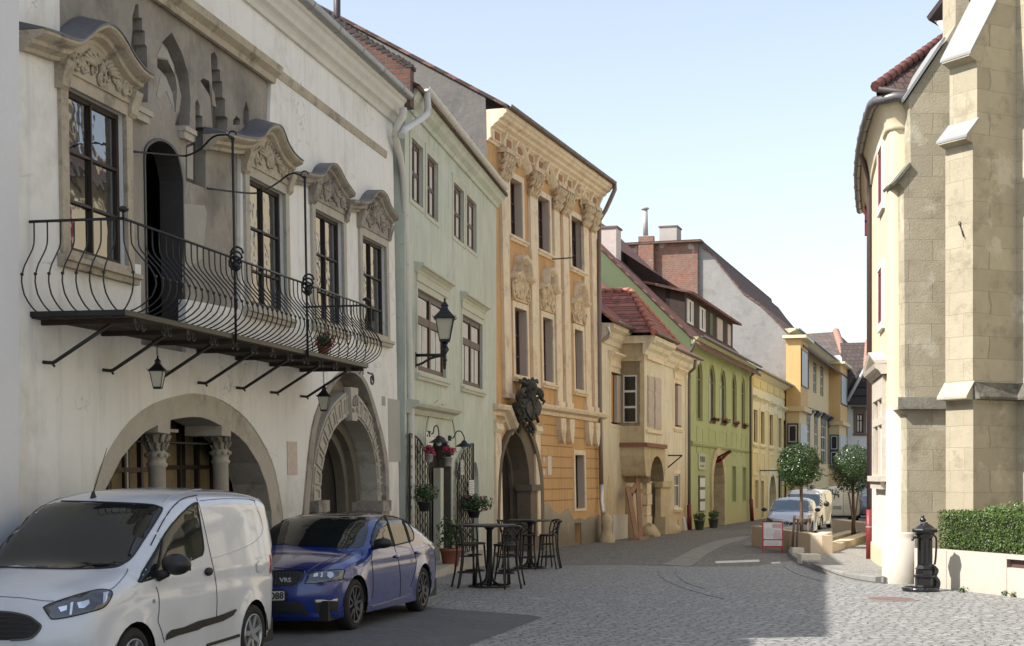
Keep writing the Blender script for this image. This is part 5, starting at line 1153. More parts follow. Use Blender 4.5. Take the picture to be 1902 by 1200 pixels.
for k, (x, y) in enumerate(((1299, 983), (1325, 979))):
    u = F5.U(x, y-10, .6); p = F5.M(u, .6, 0); p.z = gz(p.y)
    pot_plant('planter', ('big dark planter tub with a small green shrub under the menu board', 'big dark planter tub with a small green shrub beside the green gateway')[k], tuple(p), .24, .45, (.30, .30, .20), 260, .06, 70+k, None, plain('dark_tub', (.06, .07, .055), .5), group='planters at the green gateway')
def red_flag():
    F = F5; a = F.uv(1313, 857, .0); b = F.uv(1356, 838, .0)
    p0 = F.M(F.U(1344, 858, 0), 0, F.uv(1344, 858)[1]); Zf = p0.y-3
    t = thing('rolled_flag', 'dark red flag hanging on a slanted pole over the gateway of the green house', 'flag', at(1312, 858, Zf+1.5))
    m = MB(); m.tube([at(1311, 862, Zf+2.5), at(1356, 837, Zf-.5)], .045, 6); m.build('pole', IRON, t)
    m = MB(); P = [at(x, y, Zf+2.0-.05*i) for i, (x, y) in enumerate(((1318, 858), (1326, 856), (1334, 852), (1342, 847), (1350, 842), (1355, 838)))]
    Q = [at(x, y, Zf+1.8-.05*i) for i, (x, y) in enumerate(((1321, 862), (1330, 861), (1338, 858), (1344, 853), (1351, 846), (1355, 839)))]
    m.add(P+Q+[p+Vector((.12, -.12, -.03)) for p in P], [(i, i+1, 7+i, 6+i) for i in range(5)]+[(i, i+1, 13+i, 12+i) for i in range(5)]); m.build('cloth', plain('flag_red', (.28, .015, .03), .8), t)
    m = MB(); m.tube([p0, at(1311, 862, Zf+2.5)], .03, 5); m.build('bracket', IRON, t)
red_flag()
# ---------------------------------------------------------------- 6 yellow one storey house
F6 = Facade(1820, 900, 36240, 1397)
YEL = mat('butter_yellow_plaster', (.70, .56, .26), var=.06, scale=.7, stain=(.55, .40, .15), stain_amt=.4, streak=.25, bump=.1)
YELP = mat('pale_yellow_trim', (.72, .64, .42), var=.06, scale=2)
def yellow_house():
    F = F6; U = F.U(1468, 800); H = thing('yellow_house', 'butter yellow two storey house with a dark slate eave beyond the green house', 'house', F.M(U/2, -4, gz(94)))
    holes = []; vt = F.uv(1402, 690)[1]
    for px in ((1398.5, 1405.7, 760, 821), (1412, 1419, 764, 824), (1428, 1435, 769.5, 827), (1444.7, 1450.5, 776, 831), (1454, 1459, 780, 832)):
        r = F.rect(*px); window(F, H, r, depth=.12, nx=2, rows=(.4,), fw=.12, mw=.1, fm=WOODR, pm=DARKP, sur=.28, sm=YELP, sp=.05, holes=holes, cap=(.5, .3), sill=.15)
        m = MB(F.M); m.prism(hrect((r[0]-.2, r[1]+.3, r[2]-1.9, r[2]-.4)), -.01, .04, holes=[hrect((r[0], r[1]+.1, r[2]-1.7, r[2]-.6))]); m.build('panel', YELP, H)
    ar = (F.U(1426, 900), F.U(1440, 900), -2, F.uv(1431, 878)[1]); ha = harch(ar, 1); holes.append(ha); cu = (ar[0]+ar[1])/2
    for px in ((1402, 1408, 892, 946), (1413, 1418, 893, 962), (1447, 1452, 893, 960)): r = F.rect(*px); window(F, H, r, depth=.15, nx=1, rows=(), fw=.1, sur=.15, sm=YELP, holes=holes, sp=.03, pm=DARKP)
    body(F, H, U, vt, 11, holes, YEL, reveal=.4, vbot=-2.5)
    m = MB(F.M); m.prism([(cu+(a-cu)*1.3, b+.4) for a, b in ha], -.45, .08, holes=[[(cu+(a-cu)*.95, b-.08) for a, b in ha]]); m.build('gateway', YELP, H)
    m = MB(F.M); m.box(ar[0], ar[1], -.6, -.5, -2, ar[3]); m.build('door', WOODD, H)
    m = MB(F.M); z = F.uv(1400, 720)[1]; m.box(0, U, -.01, .03, z-1.1, z); m.build('frieze', YELP, H)
    for i in range(6):
        u = U*(i+.5)/6; m = MB(F.M); m.box(u-U/14, u+U/14, .0, .045, z+.1, vt-.45); m.build('attic_panel', YEL, H)
    m = MB(F.M); m.sweep([(-.02, -.3), (.1, -.25), (.4, -.08), (.45, 0), (-.02, .02)], [(0, vt), (U, vt)]); m.build('cornice', YELP, H)
    gutter(F, H, -.1, U+.2, vt+.05, .58, .1, mat('cream_gutter', (.5, .46, .34)), seams=4)
    roof(F, H, -.1, U+.1, vt+.02, vt+2.9, 12, mat('dark_slate_roof', (.12, .10, .10), var=.3, scale=3, bump=.5), over=.55)
    t = thing('wall_lamp', 'small dark square lamp on a bracket beside the yellow gateway', 'wall lamp', F.M(F.U(1411, 880), 0, F.uv(1411, 880)[1]))
    u, v = F.uv(1411, 875); m = MB(F.M); m.box(u-.05, u+.05, 0, 1.2, v, v+.06); m.box(u-.05, u+.05, 1.1, 1.2, v-2, v); m.build('bracket', IRON, t)
    m = MB(F.M); m.box(u-.2, u+.2, 1.2, 1.9, v-.6, v+.2); m.build('lantern', plain('lamp_grey', (.12, .16, .2), .3), t)
yellow_house()
# ---------------------------------------------------------------- 7 apricot house with two bays and the grey gable
F7 = Facade(1828, 888, 36700, 1465)
APR = mat('apricot_plaster', (.62, .40, .17), var=.05, scale=.6, bump=.08, streak=.2)
APRL = mat('light_apricot_plaster', (.66, .50, .27), var=.05, scale=.6, bump=.08)
TFAR = tile('roof_tile_weathered', (.20, .11, .085), (.12, .075, .065), tuple(F4.t), bw=.3, bh=.3)
def apricot_house():
    F = F7; U = F.U(1576, 800); H = thing('apricot_house', 'apricot house with two box bays and white shuttered windows at the street bend', 'house', F.M(U/2, -4, gz(125)))
    vt = F.uv(1500, 637)[1]; holes = []; ob = .95
    WS = plain('pale_shutter_paint', (.46, .46, .45), .6); BF = plain('black_frame_paint', (.02, .02, .022), .5)
    for px in ((1497.5, 1502, 668, 720), (1511, 1515.5, 676, 727), (1524, 1528.5, 683, 733)):
        r = F.rect(*px); window(F, H, r, depth=.06, nx=2, rows=(.3, .65), fw=.08, mw=.12, fm=WS, sur=.12, sm=BF, sp=.02, holes=holes, pm=GLASSY)
    for px in ((1497.5, 1504, 783, 842), (1512.8, 1518, 787, 850), (1525, 1534, 790, 860), (1537, 1540, 795, 860)):
        r = F.rect(*px); window(F, H, r, depth=.06, nx=2, rows=(.3, .65), fw=.08, mw=.12, fm=WS, sur=.12, sm=BF, sp=.02, holes=holes, pm=GLASSY, cap=(.9, .4))
    body(F, H, U, vt, 12, holes, APRL, reveal=.3, vbot=-3)
    vm = F.uv(1500, 760)[1]
    m = MB(F.M); m.sweep([(-.01, -.2), (.12, -.1), (.15, .1), (-.01, .15)], [(0, vm), (U, vm)]); m.build('string_course', APRL, H)
    for xs, xe in ((1487, 1500.5), (1561, 1574)):
        u0, u1 = F.U(xs, 700, ob), F.U(xe, 700, ob); zt = F.uv(xs, 628 if xs < 1500 else 676, ob)[1]; z0 = F.uv(xs, 758 if xs < 1500 else 785, ob)[1]
        m = MB(F.M); m.box(u0, u1, 0, ob, z0, zt); bay = m.build('bay', APR, H)
        m = MB(F.M); m.box(u0+.05, u1-.05, 0, ob-.08, z0-6.5, z0-.01); m.build('bay_lower', APRL, bay)
        m = MB(F.M); m.box(u0-.25, u1+.25, 0, ob+.25, z0-.2, z0+.12); m.build('bay_moulding', APRL, bay)
        m = MB(F.M); m.box(u0-.3, u1+.3, -.2, ob+.4, zt, zt+.2); m.build('bay_cornice', YELP, bay)
        ua, ub = u0+.3, u1-.2
        for (a, b, z, w_) in ((ua, ub, z0+(zt-z0)*.5, 3.2),):
            m = MB(F.M); m.prism(hrect((a, b, z0+(zt-z0)*.32, z0+(zt-z0)*.86)), ob-.01, ob+.06, holes=[hrect((a+.1, b-.1, z0+(zt-z0)*.34, z0+(zt-z0)*.84))]); wn = m.build('window', BF, bay)
            m = MB(F.M); m.box(a+.1, b-.1, ob, ob+.03, z0+(zt-z0)*.34, z0+(zt-z0)*.84); m.build('shutter', WS, wn)
        # lower windows, one on the side facing us
        zz = z0-.9; m = MB(F.M); m.box(u0-.02, u0+.06, .08, ob-.15, zz-2.8, zz-.1); wn = m.build('window', BF, bay)
        m = MB(F.M)
        for k in range(2):
            for j in range(1): m.box(u0-.04, u0, .16, ob-.24, zz-2.7+1.35*k, zz-2.7+1.35*k+1.15)
        m.build('sash', WS, wn); m = MB(F.M)
        for k in range(2): m.box(u0-.05, u0, .24, ob-.32, zz-2.62+1.35*k, zz-2.7+1.35*k+1.06)
        m.build('pane', DARKP, wn)
        m = MB(F.M); m.box(ua, ub, ob-.1, ob-.02, zz-2.8, zz-.1); wn = m.build('window', WS, bay)
    gutter(F, H, 0, U, vt+.05, .6, .1, ZINC, seams=4)
    m = MB(F.M); m.sweep([(-.02, -.3), (.1, -.25), (.45, -.05), (.5, .02), (-.02, .03)], [(0, vt), (U, vt)]); m.build('cornice', YELP, H)
    # roof and grey gable towards us
    q = [F.side(x, y, 0) for x, y in ((1465, 622), (1430, 585), (1410, 566), (1380, 545), (1340, 497), (1320, 470), (1306, 462), (1303, 449), (1150, 452))]
    zl = q[0][1]
    L = [(q[0][0]+.6, q[0][1]-.6)]+q+[(q[-1][0]-1.5, q[-1][1]-.5), (q[-1][0]-1.5, 0), (q[0][0]+.6, 0)]
    m = MB(F.M)
    GG = mat('grey_rendered_gable', (.27, .26, .25), var=.12, scale=.8, stain=(.20, .19, .18), stain_amt=.5, stain_scale=1.2, bump=.5, bscale=6)  # grey render toned down, imitating a gable in shade
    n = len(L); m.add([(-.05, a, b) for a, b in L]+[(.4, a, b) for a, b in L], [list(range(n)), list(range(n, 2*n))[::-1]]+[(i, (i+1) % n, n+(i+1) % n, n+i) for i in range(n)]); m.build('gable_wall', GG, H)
    BR2 = bricks('worn_brick_stack', (.30, .12, .08), (.20, .12, .09), (.22, .18, .15), tuple(F.n), bw=.36, bh=.13, ms=.02, patch=(.34, .30, .27), patch_amt=.42, warp=.06)
    b0 = F.side(1150, 452, -.3); b1 = F.side(1296, 449, -.3); bl = F.side(1296, 560, -.3)
    m = MB(F.M); m.box(-.32, -.06, b0[0], b1[0], bl[1]-1, b1[1]-.05); m.build('brick_stack', BR2, H)
    m = MB(F.M); s0 = F.side(1187, 455, -.5); s1 = F.side(1215, 455, -.5); m.box(-.75, -.33, s0[0], s1[0], bl[1]-1, s0[1]+.55); m.build('flue', BR2, H)
    m = MB(F.M); m.box(-.8, .5, b0[0]-.2, b1[0]+.3, b1[1]-.05, b1[1]+.10); m.build('coping', TFAR, H)
    # roof slope over the street: from the gable edge
    r0 = q[0]; r1 = q[1]; r7 = q[7]
    pf = [(1.0, F.side(1465, 622, 0)[1]-.7)]+[(a, b+.12) for a, b in q[:8]]
    m = MB(F.M); pr = pf+[(a, b-.15) for a, b in reversed(pf)]; m.sweep(pr, [(-.15, 0), (F.U(1556, 650), 0)]); m.build('roof', TFAR, H)
    t2 = [(.8, vt), (-3.2, vt+3.0), (-8, vt+1)]
    return H, q, vt
AH, GQ, VT7 = apricot_house()
_s = F7.side
for (x0, x1, y0, y1, nm, lab, mt) in ((1227, 1259, 424, 449, 'chimney', 'grey rendered square chimney with a flat slab on the brick gable top', mat('grey_chimney', (.38, .35, .33), var=.1, bump=.2)),):
    a = _s(x0, y1, .2); b = _s(x1, y1, .2); c = _s(x0, y0, .2)
    chimney(nm, lab, F7, .6, (a[0]+b[0])/2, a[1], 1.6, b[0]-a[0], c[1]-a[1], mt)
_a = _s(1189, 449, -.4); _b = _s(1216, 449, -.4)
ch2 = thing('metal_flue', 'thin metal flue pipe standing on the low brick chimney', 'flue pipe', F7.M(-.5, (_a[0]+_b[0])/2, _a[1]+.5))
m = MB(F7.M); cc = (_a[0]+_b[0])/2; m.tube([(-.5, cc-.1, _a[1]+.4), (-.5, cc-.15, _a[1]+2.2)], .18, 8); m.lathe((-.5, cc-.15, _a[1]+2.2), [(.3, 0), (.3, .08)], 8); m.build('pipe', mat('flue_metal', (.4, .38, .36), rough=.4), ch2)
_u = 2.2; a = F5.side(1117, 472, _u); b = F5.side(1149, 472, _u); c = F5.side(1149, 422, _u)
chimney('chimney', 'pinkish white chimney on the roof of the green house, beside the orange house', F5, _u, (a[0]+b[0])/2-.3, a[1]-.3, 1.0, abs(b[0]-a[0])+.6, c[1]-a[1]+.2, mat('pink_chimney', (.52, .45, .42), var=.08, stain=(.36, .30, .28), stain_amt=.42))
# ---------------------------------------------------------------- far houses closing the street
def far_house(name, label, x0, x1, yt, Z, ybase, yr, xr, wm, rm, dirx=.25, hip=None):
    pass
def end_houses():
    Z = 150; px = lambda x, y, z=Z: at(x, y, z)
    # tiled roof behind the apricot house
    H = thing('tiled_roof_house', 'house with a brown tiled hipped roof rising behind the apricot house', 'house', px(1530, 800, 152))
    P = [px(1498, 620, 165), px(1553, 616, 165), px(1567, 658, 148), px(1567, 672, 147), px(1500, 645, 147), px(1600, 660, 175)]
    m = MB(); m.add([P[0], P[1], P[2], px(1505, 668, 146)], [(0, 1, 2, 3)]); m.add([P[1], P[2], P[5]], [(0, 1, 2)]); m.build('roof', tile('roof_tile_far', (.17, .12, .10), (.10, .08, .07), (1, 0, 0), bw=.5, bh=.5), H)
    m = MB(); a, b = P[1], P[2]
    for i in range(9): m.tube([a.lerp(b, i/9), a.lerp(b, (i+.95)/9)], [.42, .34], 6)
    m.build('ridge_tiles', mat('ridge_tile_far', (.36, .20, .15), var=.2), H)
    m = MB(); m.box(px(1505, 800).x, px(1568, 800).x, 148, 160, -2, px(1505, 672, 148).z); m.build('wall', APRL, H)
    # white house across the end of the street
    H = thing('white_end_house', 'white house with a steep dark tiled roof closing the street', 'house', px(1593, 905, 135))
    Z = 135; zt = px(1600, 748, Z).z; x0 = px(1574, 800, Z).x; x1 = px(1650, 800, Z).x
    w_ = [px(1590.5, 769, Z), px(1603.5, 804, Z)]; hole = [(w_[0].x, w_[1].z), (w_[1].x, w_[1].z), (w_[1].x, w_[0].z), (w_[0].x, w_[0].z)]
    M_ = lambda u, o, v: Vector((u, Z-o, v))
    m = MB(M_); m.prism([(x0, -3), (x1, -3), (x1, zt), (x0, zt)], -.3, 0, holes=[hole]); m.box(x0, x1, -10, -.31, -3, zt); m.build('wall', mat('white_far_wall', (.66, .66, .62), var=.05), H)
    class FF: pass
    f = FF(); f.M = M_
    window(f, H, (w_[0].x, w_[1].x, w_[1].z, w_[0].z), depth=.1, nx=2, rows=(.35,), fw=.12, mw=.1, fm=mat('far_window_frame', (.10, .075, .065)), sur=.25, sm=mat('brown_surround', (.20, .15, .12)), sp=.06, sill=.3, cap=(.35, .3), holes=[])
    rf = tile('roof_tile_dark_far', (.10, .07, .06), (.065, .05, .045), (1, 0, 0), bw=.45, bh=.4)
    m = MB(); A = px(1560, 637, Z+9); B = px(1612, 635, Z+9); C_ = px(1574, 752, Z-1.2); D_ = px(1650, 752, Z-1.2)
    m.add([A, px(1640, 635, Z+9), D_, C_], [(0, 1, 2, 3)]); m.build('roof', rf, H)
    m = MB()
    for i in range(12): m.tube([B.lerp(px(1607, 700, Z+2), i/12), B.lerp(px(1607, 700, Z+2), (i+.95)/12)], [.3, .24], 6)
    m.build('verge_tiles', mat('ridge_tile_far', (.36, .20, .15), var=.2), H)
    # boarded shed dormer on the slope
    m = MB(); L = [px(1576, 745, Z-2.5), px(1610, 680, Z-2.5), px(1640, 680, Z-2.5), px(1640, 752, Z-2.5), px(1576, 752, Z-2.5)]
    m.add(L+[p+Vector((0, 3, 0)) for p in L], [(0, 1, 2, 3, 4), (0, 5, 6, 1), (1, 6, 7, 2)]); m.build('gable_boards', bricks('black_boards', (.03, .025, .024), (.05, .04, .038), (.008, .007, .007), (1, 0, 0), bw=9, bh=.75, ms=.08, bump=1, warp=0), H)
    m = MB(); m.tube([px(1574, 745, Z-2.8), px(1611, 676, Z-2.8)], .14, 6); m.build('barge_board', mat('pale_board', (.42, .40, .38)), H)
end_houses()
# ---------------------------------------------------------------- right hand side: rounded yellow house
YR = mat('warm_yellow_plaster', (.64, .55, .38), var=.05, scale=.6, bump=.08, zdirt=(-.4, .5, (.55, .50, .40)))
YRW = mat('whitewashed_base', (.66, .63, .57), var=.05, scale=.7, bump=.1)
REDF = plain('dark_red_paint', (.17, .02, .03), .5)
def corner_house():
    H = thing('corner_house', 'yellow house with a rounded street front, white base and dark red windows', 'house', (9.5, 36, gz(34)))
    plan = [(9.6, 30.62), (8.1, 30.60), (7.78, 30.62), (7.70, 30.72), (7.70, 30.9), (8.02, 32.9), (8.45, 35.2), (9.04, 38), (9.8, 41.2), (10.3, 43.2)]
    PN = smooth_path(plan[4:], 2); PN = [Vector((a, b, 0)) for a, b in plan[:4]]+[Vector((a, b, 0)) for a, b in PN]
    n = len(PN)
    def off(d):
        out = []
        for i, p in enumerate(PN):
            t = (PN[min(i+1, n-1)]-PN[max(i-1, 0)]).normalized(); out.append(p+Vector((-t.y, t.x, 0))*d)
        return out
    ZT, ZC, ZW = 9.58, 9.05, 3.35
    def skin(name, zs, m_, parent=H, smooth=True):
        """zs: list of (offset, height)"""
        m = MB(); V = []
        for d, z in zs: V += [(p.x, p.y, z) for p in off(d)]
        m.add(V, [(r*n+i, r*n+i+1, (r+1)*n+i+1, (r+1)*n+i) for r in range(len(zs)-1) for i in range(n-1)], smooth); return m.build(name, m_, parent)
    # wall built in front planes with real window openings
    F = face((7.70, 30.9), (8.02+.0, 32.9)); F8 = face((7.70, 30.9), (9.04, 38))
    skin('wall', [(0, -1), (0, ZW), (0, ZC)], YR)
    skin('whitewash', [(.004, -1), (.004, ZW)], YRW)
    skin('plinth', [(.035, -1), (.035, .36), (.0, .40)], mat('plinth_sandstone', (.50, .42, .29), var=.1, bump=.2))
    skin('cornice', [(0, ZC-.06), (.05, ZC-.04), (.05, ZC+.02), (.07, ZC+.12), (.15, ZC+.36), (.23, ZC+.44), (.25, ZC+.5), (0, ZC+.52)], YR)
    g = off(.32)
    m = MB(); m.tube([(p.x, p.y, ZT) for p in g[1:]], .10, 10); gt = m.build('gutter', mat('dark_zinc', (.15, .14, .145), rough=.4, metal=.3), H)
    m = MB()
    for i in range(5, n-1, 1): p, q = g[i], g[i+1]; d = (q-p).normalized()*.03; m.tube([(p.x, p.y, ZT), (p.x+d.x, p.y+d.y, ZT)], .112, 10)
    m.build('gutter_seam', plain('dark_zinc_seam', (.10, .095, .10), .5), gt)
    # roof
    RT = tile('roof_tile_mossy', (.12, .06, .05), (.06, .045, .04), (1, 0, 0))
    Rg = at(1757, 70, 33.5); R2 = Vector((14, 44, Rg.z)); e = [Vector((p.x, p.y, ZT+.06)) for p in off(.30)]; e[2] = at(1627, 164, 30.4)
    m = MB(); m.add([e[0], e[1], e[2], Rg, Vector((10.5, 33.5, Rg.z))], [(0, 1, 2, 3, 4)])
    for i in range(2, n-1):
        a = Rg.lerp(R2, (i-2)/(n-3)); b = Rg.lerp(R2, (i-1)/(n-3)); m.add([e[i], e[i+1], b, a], [(0, 1, 2, 3)])
    m.build('roof', RT, H)
    m = MB(); a, b = e[2], Rg
    for i in range(13): m.tube([a.lerp(b, i/13)+Vector((0, 0, .03)), a.lerp(b, (i+.97)/13)+Vector((0, 0, .05))], [.12, .09], 8)
    m.build('ridge_tiles', mat('red_ridge_tile', (.16, .06, .05), var=.3, scale=5, rough=.6), H)
    m = MB(); m.tube([a+Vector((.05, 0, -.02)), e[1]+Vector((0, -.05, -.02)), e[0]+Vector((0, -.05, -.02))], .07, 6); m.build('eave_board', plain('eave_brown', (.05, .035, .03), .6), H)
    # red shuttered windows on the lit front (slightly proud frames on the curved wall)
    def redwin(px, F):
        r = F.rect(px[1], px[0], px[2], px[3]); r = (r[0], r[0]+max(.6, r[1]-r[0]), r[2], r[3]); s = MB(F.M)
        s.prism(hrect(grow(r, .16)), -.2, .05, holes=[hrect(r)]); w_ = s.build('window', YRW, H)
        s = MB(F.M); s.prism(hrect(r), -.2, .03, holes=[hrect((r[0]+.07, (r[0]+r[1])/2-.02, r[2]+.08, r[3]-.08)), hrect(((r[0]+r[1])/2+.02, r[1]-.07, r[2]+.08, r[3]-.08))]); s.build('shutter_frame', REDF, w_)
        s = MB(F.M); s.box(r[0]+.03, r[1]-.03, -.1, .012, r[2]+.04, r[3]-.04); s.build('shutter', plain('dark_red_shutter', (.20, .02, .03), .55), w_)
    Fw = face((7.70, 30.9), (8.02, 32.9)); Fw.O = Fw.O+Fw.n*.02
    redwin((1634, 1641, 268, 374), Fw); redwin((1634, 1641, 495, 596), Fw)
    # carved street window with pediment
    F = Fw; r = F.rect(1643, 1626, 738, 882); r = (r[0], max(r[1], r[0]+.9), r[2], r[3])
    m = MB(F.M); m.prism(hrect(grow(r, .18, .45, .1)), -.15, .06, holes=[hrect(r)]); w_ = m.build('window', mat('window_stone', (.52, .47, .40), var=.1, bump=.25), H)
    m = MB(F.M)
    for k in range(3): u = r[0]+.12+(r[1]-r[0]-.24)*k/2; m.box(u-.07, u+.07, -.1, .04, r[2], r[3])
    m.box(r[0], r[1], -.1, .05, r[3]-.55, r[3]-.4); m.build('mullion', mat('window_stone', (.5, .5, .5)), w_)
    m = MB(F.M); m.box(r[0], r[1], -.1, -.02, r[2], r[3]); m.build('pane', mat('window_dim_curtain', (.30, .25, .21), var=.2), w_)
    t = r[3]+.47; m = MB(F.M); m.sweep([(-.1, 0), (.10, 0), (.15, .08), (.22, .12), (.25, .2), (-.1, .24)], [(r[0]-.35, t), (r[1]+.35, t)]); m.sweep([(-.1, .2), (.22, .2), (.25, .28), (-.1, .3)], [(r[0]-.35, t), ((r[0]+r[1])/2, t+.28), (r[1]+.35, t)]); m.build('pediment', mat('window_stone', (.5, .5, .5)), w_)
    m = MB(F.M); m.box(r[0]-.25, r[1]+.25, -.1, .16, r[2]-.14, r[2]-.02); m.box(r[0]-.15, r[1]+.15, -.1, .10, r[2]-.3, r[2]-.14); m.build('sill', mat('window_stone', (.5, .5, .5)), w_)
    # downpipe
    zg = gz(36.5)+.13; X = (1614.5-CX)/FPX*36.5
    m = MB(); m.tube([(g[8].x, g[8].y, ZT), (X+.0, 36.5, ZT-.45), (X, 36.5, ZT-.9), (X, 36.5, 1.15)], .062, 10); m.build('downpipe', mat('dark_brown_pipe', (.075, .045, .045), rough=.4, var=.1, bump=0), H)
    m = MB(); m.tube([(X, 36.5, 1.15), (X, 36.5, zg)], .078, 10); m.build('pipe_boot', mat('red_pipe_boot', (.20, .025, .03), rough=.45, var=.1, bump=0), H)
    m = MB(); m.lathe((X, 36.5, .72), [(.085, 0), (.085, .02)], 10); m.build('pipe_clamp', plain('clamp_grey', (.4, .4, .4), .4), H)
    # opened casement standing out from the curved front
    a = at(1606.5, 357, 41); b = at(1617, 438, 41); m = MB()
    for x0, x1, z0, z1 in ((a.x, a.x+.05, b.z, a.z), (b.x-.05, b.x, b.z, a.z))+tuple((a.x, b.x, b.z+(a.z-b.z)*k/3-.025*(k > 0), b.z+(a.z-b.z)*k/3+.025*(k < 3)) for k in range(4)): m.box(x0, x1, 41, 41.04, z0, z1)
    m.build('open_casement', REDF, H)
corner_house()
def street_house():
    H = thing('yellow_street_house', 'taller yellow house continuing the right side of the street behind the rounded corner house', 'house', (14, 60, gz(60)))
    m = MB(); P = [(10.45, 43.3), (21.6, 90), (33, 88), (20, 42)]
    m.add([(x, y, -2) for x, y in P]+[(x, y, 12.5) for x, y in P], [(0, 1, 5, 4), (1, 2, 6, 5), (2, 3, 7, 6), (3, 0, 4, 7), (4, 5, 6, 7)]); m.build('wall', YR, H)
    F = face(P[0], P[1])
    for i in range(12):
        for z in (2.6, 6.2, 9.4): m = MB(F.M); u = 1.8+i*3.8; m.prism(hrect((u-.15, u+1.35, z-.15, z+2.05)), 0, .05, holes=[hrect((u, u+1.2, z, z+1.9))]); w_ = m.build('window', YRW, H); m = MB(F.M); m.box(u, u+1.2, -.02, .01, z, z+1.9); m.build('pane', GLASS, w_)
street_house()
# ---------------------------------------------------------------- the church with its buttresses
CHS = bricks('church_ashlar', (.45, .395, .285), (.36, .315, .225), (.25, .22, .16), (.7, -.7, 0), bw=.66, bh=.42, ms=.006, bump=.35, warp=.035, patch=(.48, .44, .34), patch_amt=.42, mossy=(.25, .215, .15), moss_amt=.48, uneven=.68, smooth=.6)
CHD = mat('dark_weathered_ledge', (.15, .14, .115), var=.4, scale=2.5, stain=(.06, .055, .05), stain_amt=.5, stain_scale=3, bump=.4)
LEAD = mat('lead_sheet', (.29, .295, .295), rough=.6, var=.1, scale=2, bump=.1)
def church():
    H = thing('church', 'tall sandstone church choir with stepped buttresses and grey lead slopes', 'church', (10, 30, 0))
    Z1 = 30.15
    def q(x, y, Z=Z1): p = at(x, y, Z); return (p.x, p.z)
    L = [q(x, y) for x, y in ((1775, -80), (1775, 45), (1755, 80), (1683, 188), (1690, 200), (1692, 308), (1668, 338), (1679, 350), (1681, 738), (1670, 760), (1684, 768), (1685, 1070), (1800, 1070), (1800, -80))]
    m = MB(lambda u, o, v: Vector((u, Z1-o, v))); m.prism(L, -.9, 0, back=True); bt = m.build('buttress', CHS, H)
    for (a, b, c) in (((1757, 72), (1680, 187), LEAD), ((1693, 306), (1665, 341), CHD)):
        m = MB(); A, B = at(*a, Z1-.06), at(*b, Z1-.06); m.add([A, B, B+Vector((0, 1.0, 0)), A+Vector((0, 1.0, 0))]+[p+Vector((-.03, 0, .05)) for p in (A, B, B+Vector((0, 1, 0)), A+Vector((0, 1, 0)))], [(0, 1, 2, 3), (4, 5, 6, 7), (0, 1, 5, 4), (1, 2, 6, 5), (2, 3, 7, 6)]); m.build('weathering', c, bt)
    m = MB(lambda u, o, v: Vector((u, Z1-o, v))); a = q(1668, 760); b = q(1760, 742); m.sweep([(0, -.0), (.12, 0), (.10, .05), (0, .24)], [(a[0], a[1]), (b[0]+.3, a[1])]); m.build('string_course', CHD, bt)
    # second buttress, nearer
    A = Vector((8.36, 28.8, 0)); e = Vector((.493, -.870, 0)); w_ = Vector((-.870, -.493, 0)); W = .69
    M_ = lambda u, o, v: A+e*u+w_*o+Vector((0, 0, v))
    Lp = [(-2.2, -.5), (.1, -.5), (.10, 3.38), (.30, 3.40), (.30, 3.44), (.11, 3.68), (.11, 8.18), (.30, 8.24), (.30, 8.28), (.0, 8.60), (.0, 9.72), (.20, 9.80), (.20, 9.84), (-2.2, 13.6)]
    m = MB(M_); m.sweep(Lp, [(0, 0), (W, 0)]); b2 = m.build('buttress', CHS, H)
    for P in (((.31, 8.27), (-.01, 8.62)), ((.21, 9.83), (-2.2, 13.62))):
        m = MB(M_); (a, z0), (b, z1) = P; m.add([(-.04, a, z0), (W+.04, a, z0), (W+.04, b, z1), (-.04, b, z1)]+[(-.04, a, z0+.045), (W+.04, a, z0+.045), (W+.04, b, z1+.045), (-.04, b, z1+.045)], [(0, 1, 2, 3), (4, 5, 6, 7), (0, 1, 5, 4), (1, 2, 6, 5), (3, 0, 4, 7)]); m.build('weathering', LEAD, b2)
    m = MB(M_); m.add([(-.03, .305, 3.41), (W+.03, .305, 3.41), (W+.03, .10, 3.70), (-.03, .10, 3.70)]+[(-.03, .305, 3.45), (W+.03, .305, 3.45), (W+.03, .10, 3.74), (-.03, .10, 3.74)], [(0, 1, 2, 3), (4, 5, 6, 7), (0, 1, 5, 4), (1, 2, 6, 5), (3, 0, 4, 7)]); m.build('weathering', mat('stone_slope', (.40, .38, .30), var=.15, stain=(.22, .28, .20), stain_amt=.42, bump=.2), b2)
    # string course along the side of the buttress and the wall
    m = MB(lambda u, o, v: A+e*(W+o)-w_*u+Vector((0, 0, v))); m.sweep([(0, 3.38), (.16, 3.40), (.16, 3.44), (0, 3.72)], [(-.1, 0), (1.1, 0)]); m.build('string_course', CHD, b2)
    # choir wall running out of the picture, then back along the square
    B = A+e*W-w_*1.05; pts = [B-w_*2.5-e*2, B, Vector((11.2, 26.2, 0)), Vector((14.5, 22, 0)), Vector((15.5, 14, 0)), Vector((15.5, -14, 0))]
    m = MB()
    for a, b in zip(pts, pts[1:]): m.add([(a.x, a.y, -1), (b.x, b.y, -1), (b.x, b.y, 14), (a.x, a.y, 14)], [(0, 1, 2, 3)])
    m.add([(p.x, p.y, 14) for p in pts]+[(30, -14, 14), (30, 34, 14)], [list(range(8))]); m.build('wall', CHS, H)
    m = MB()
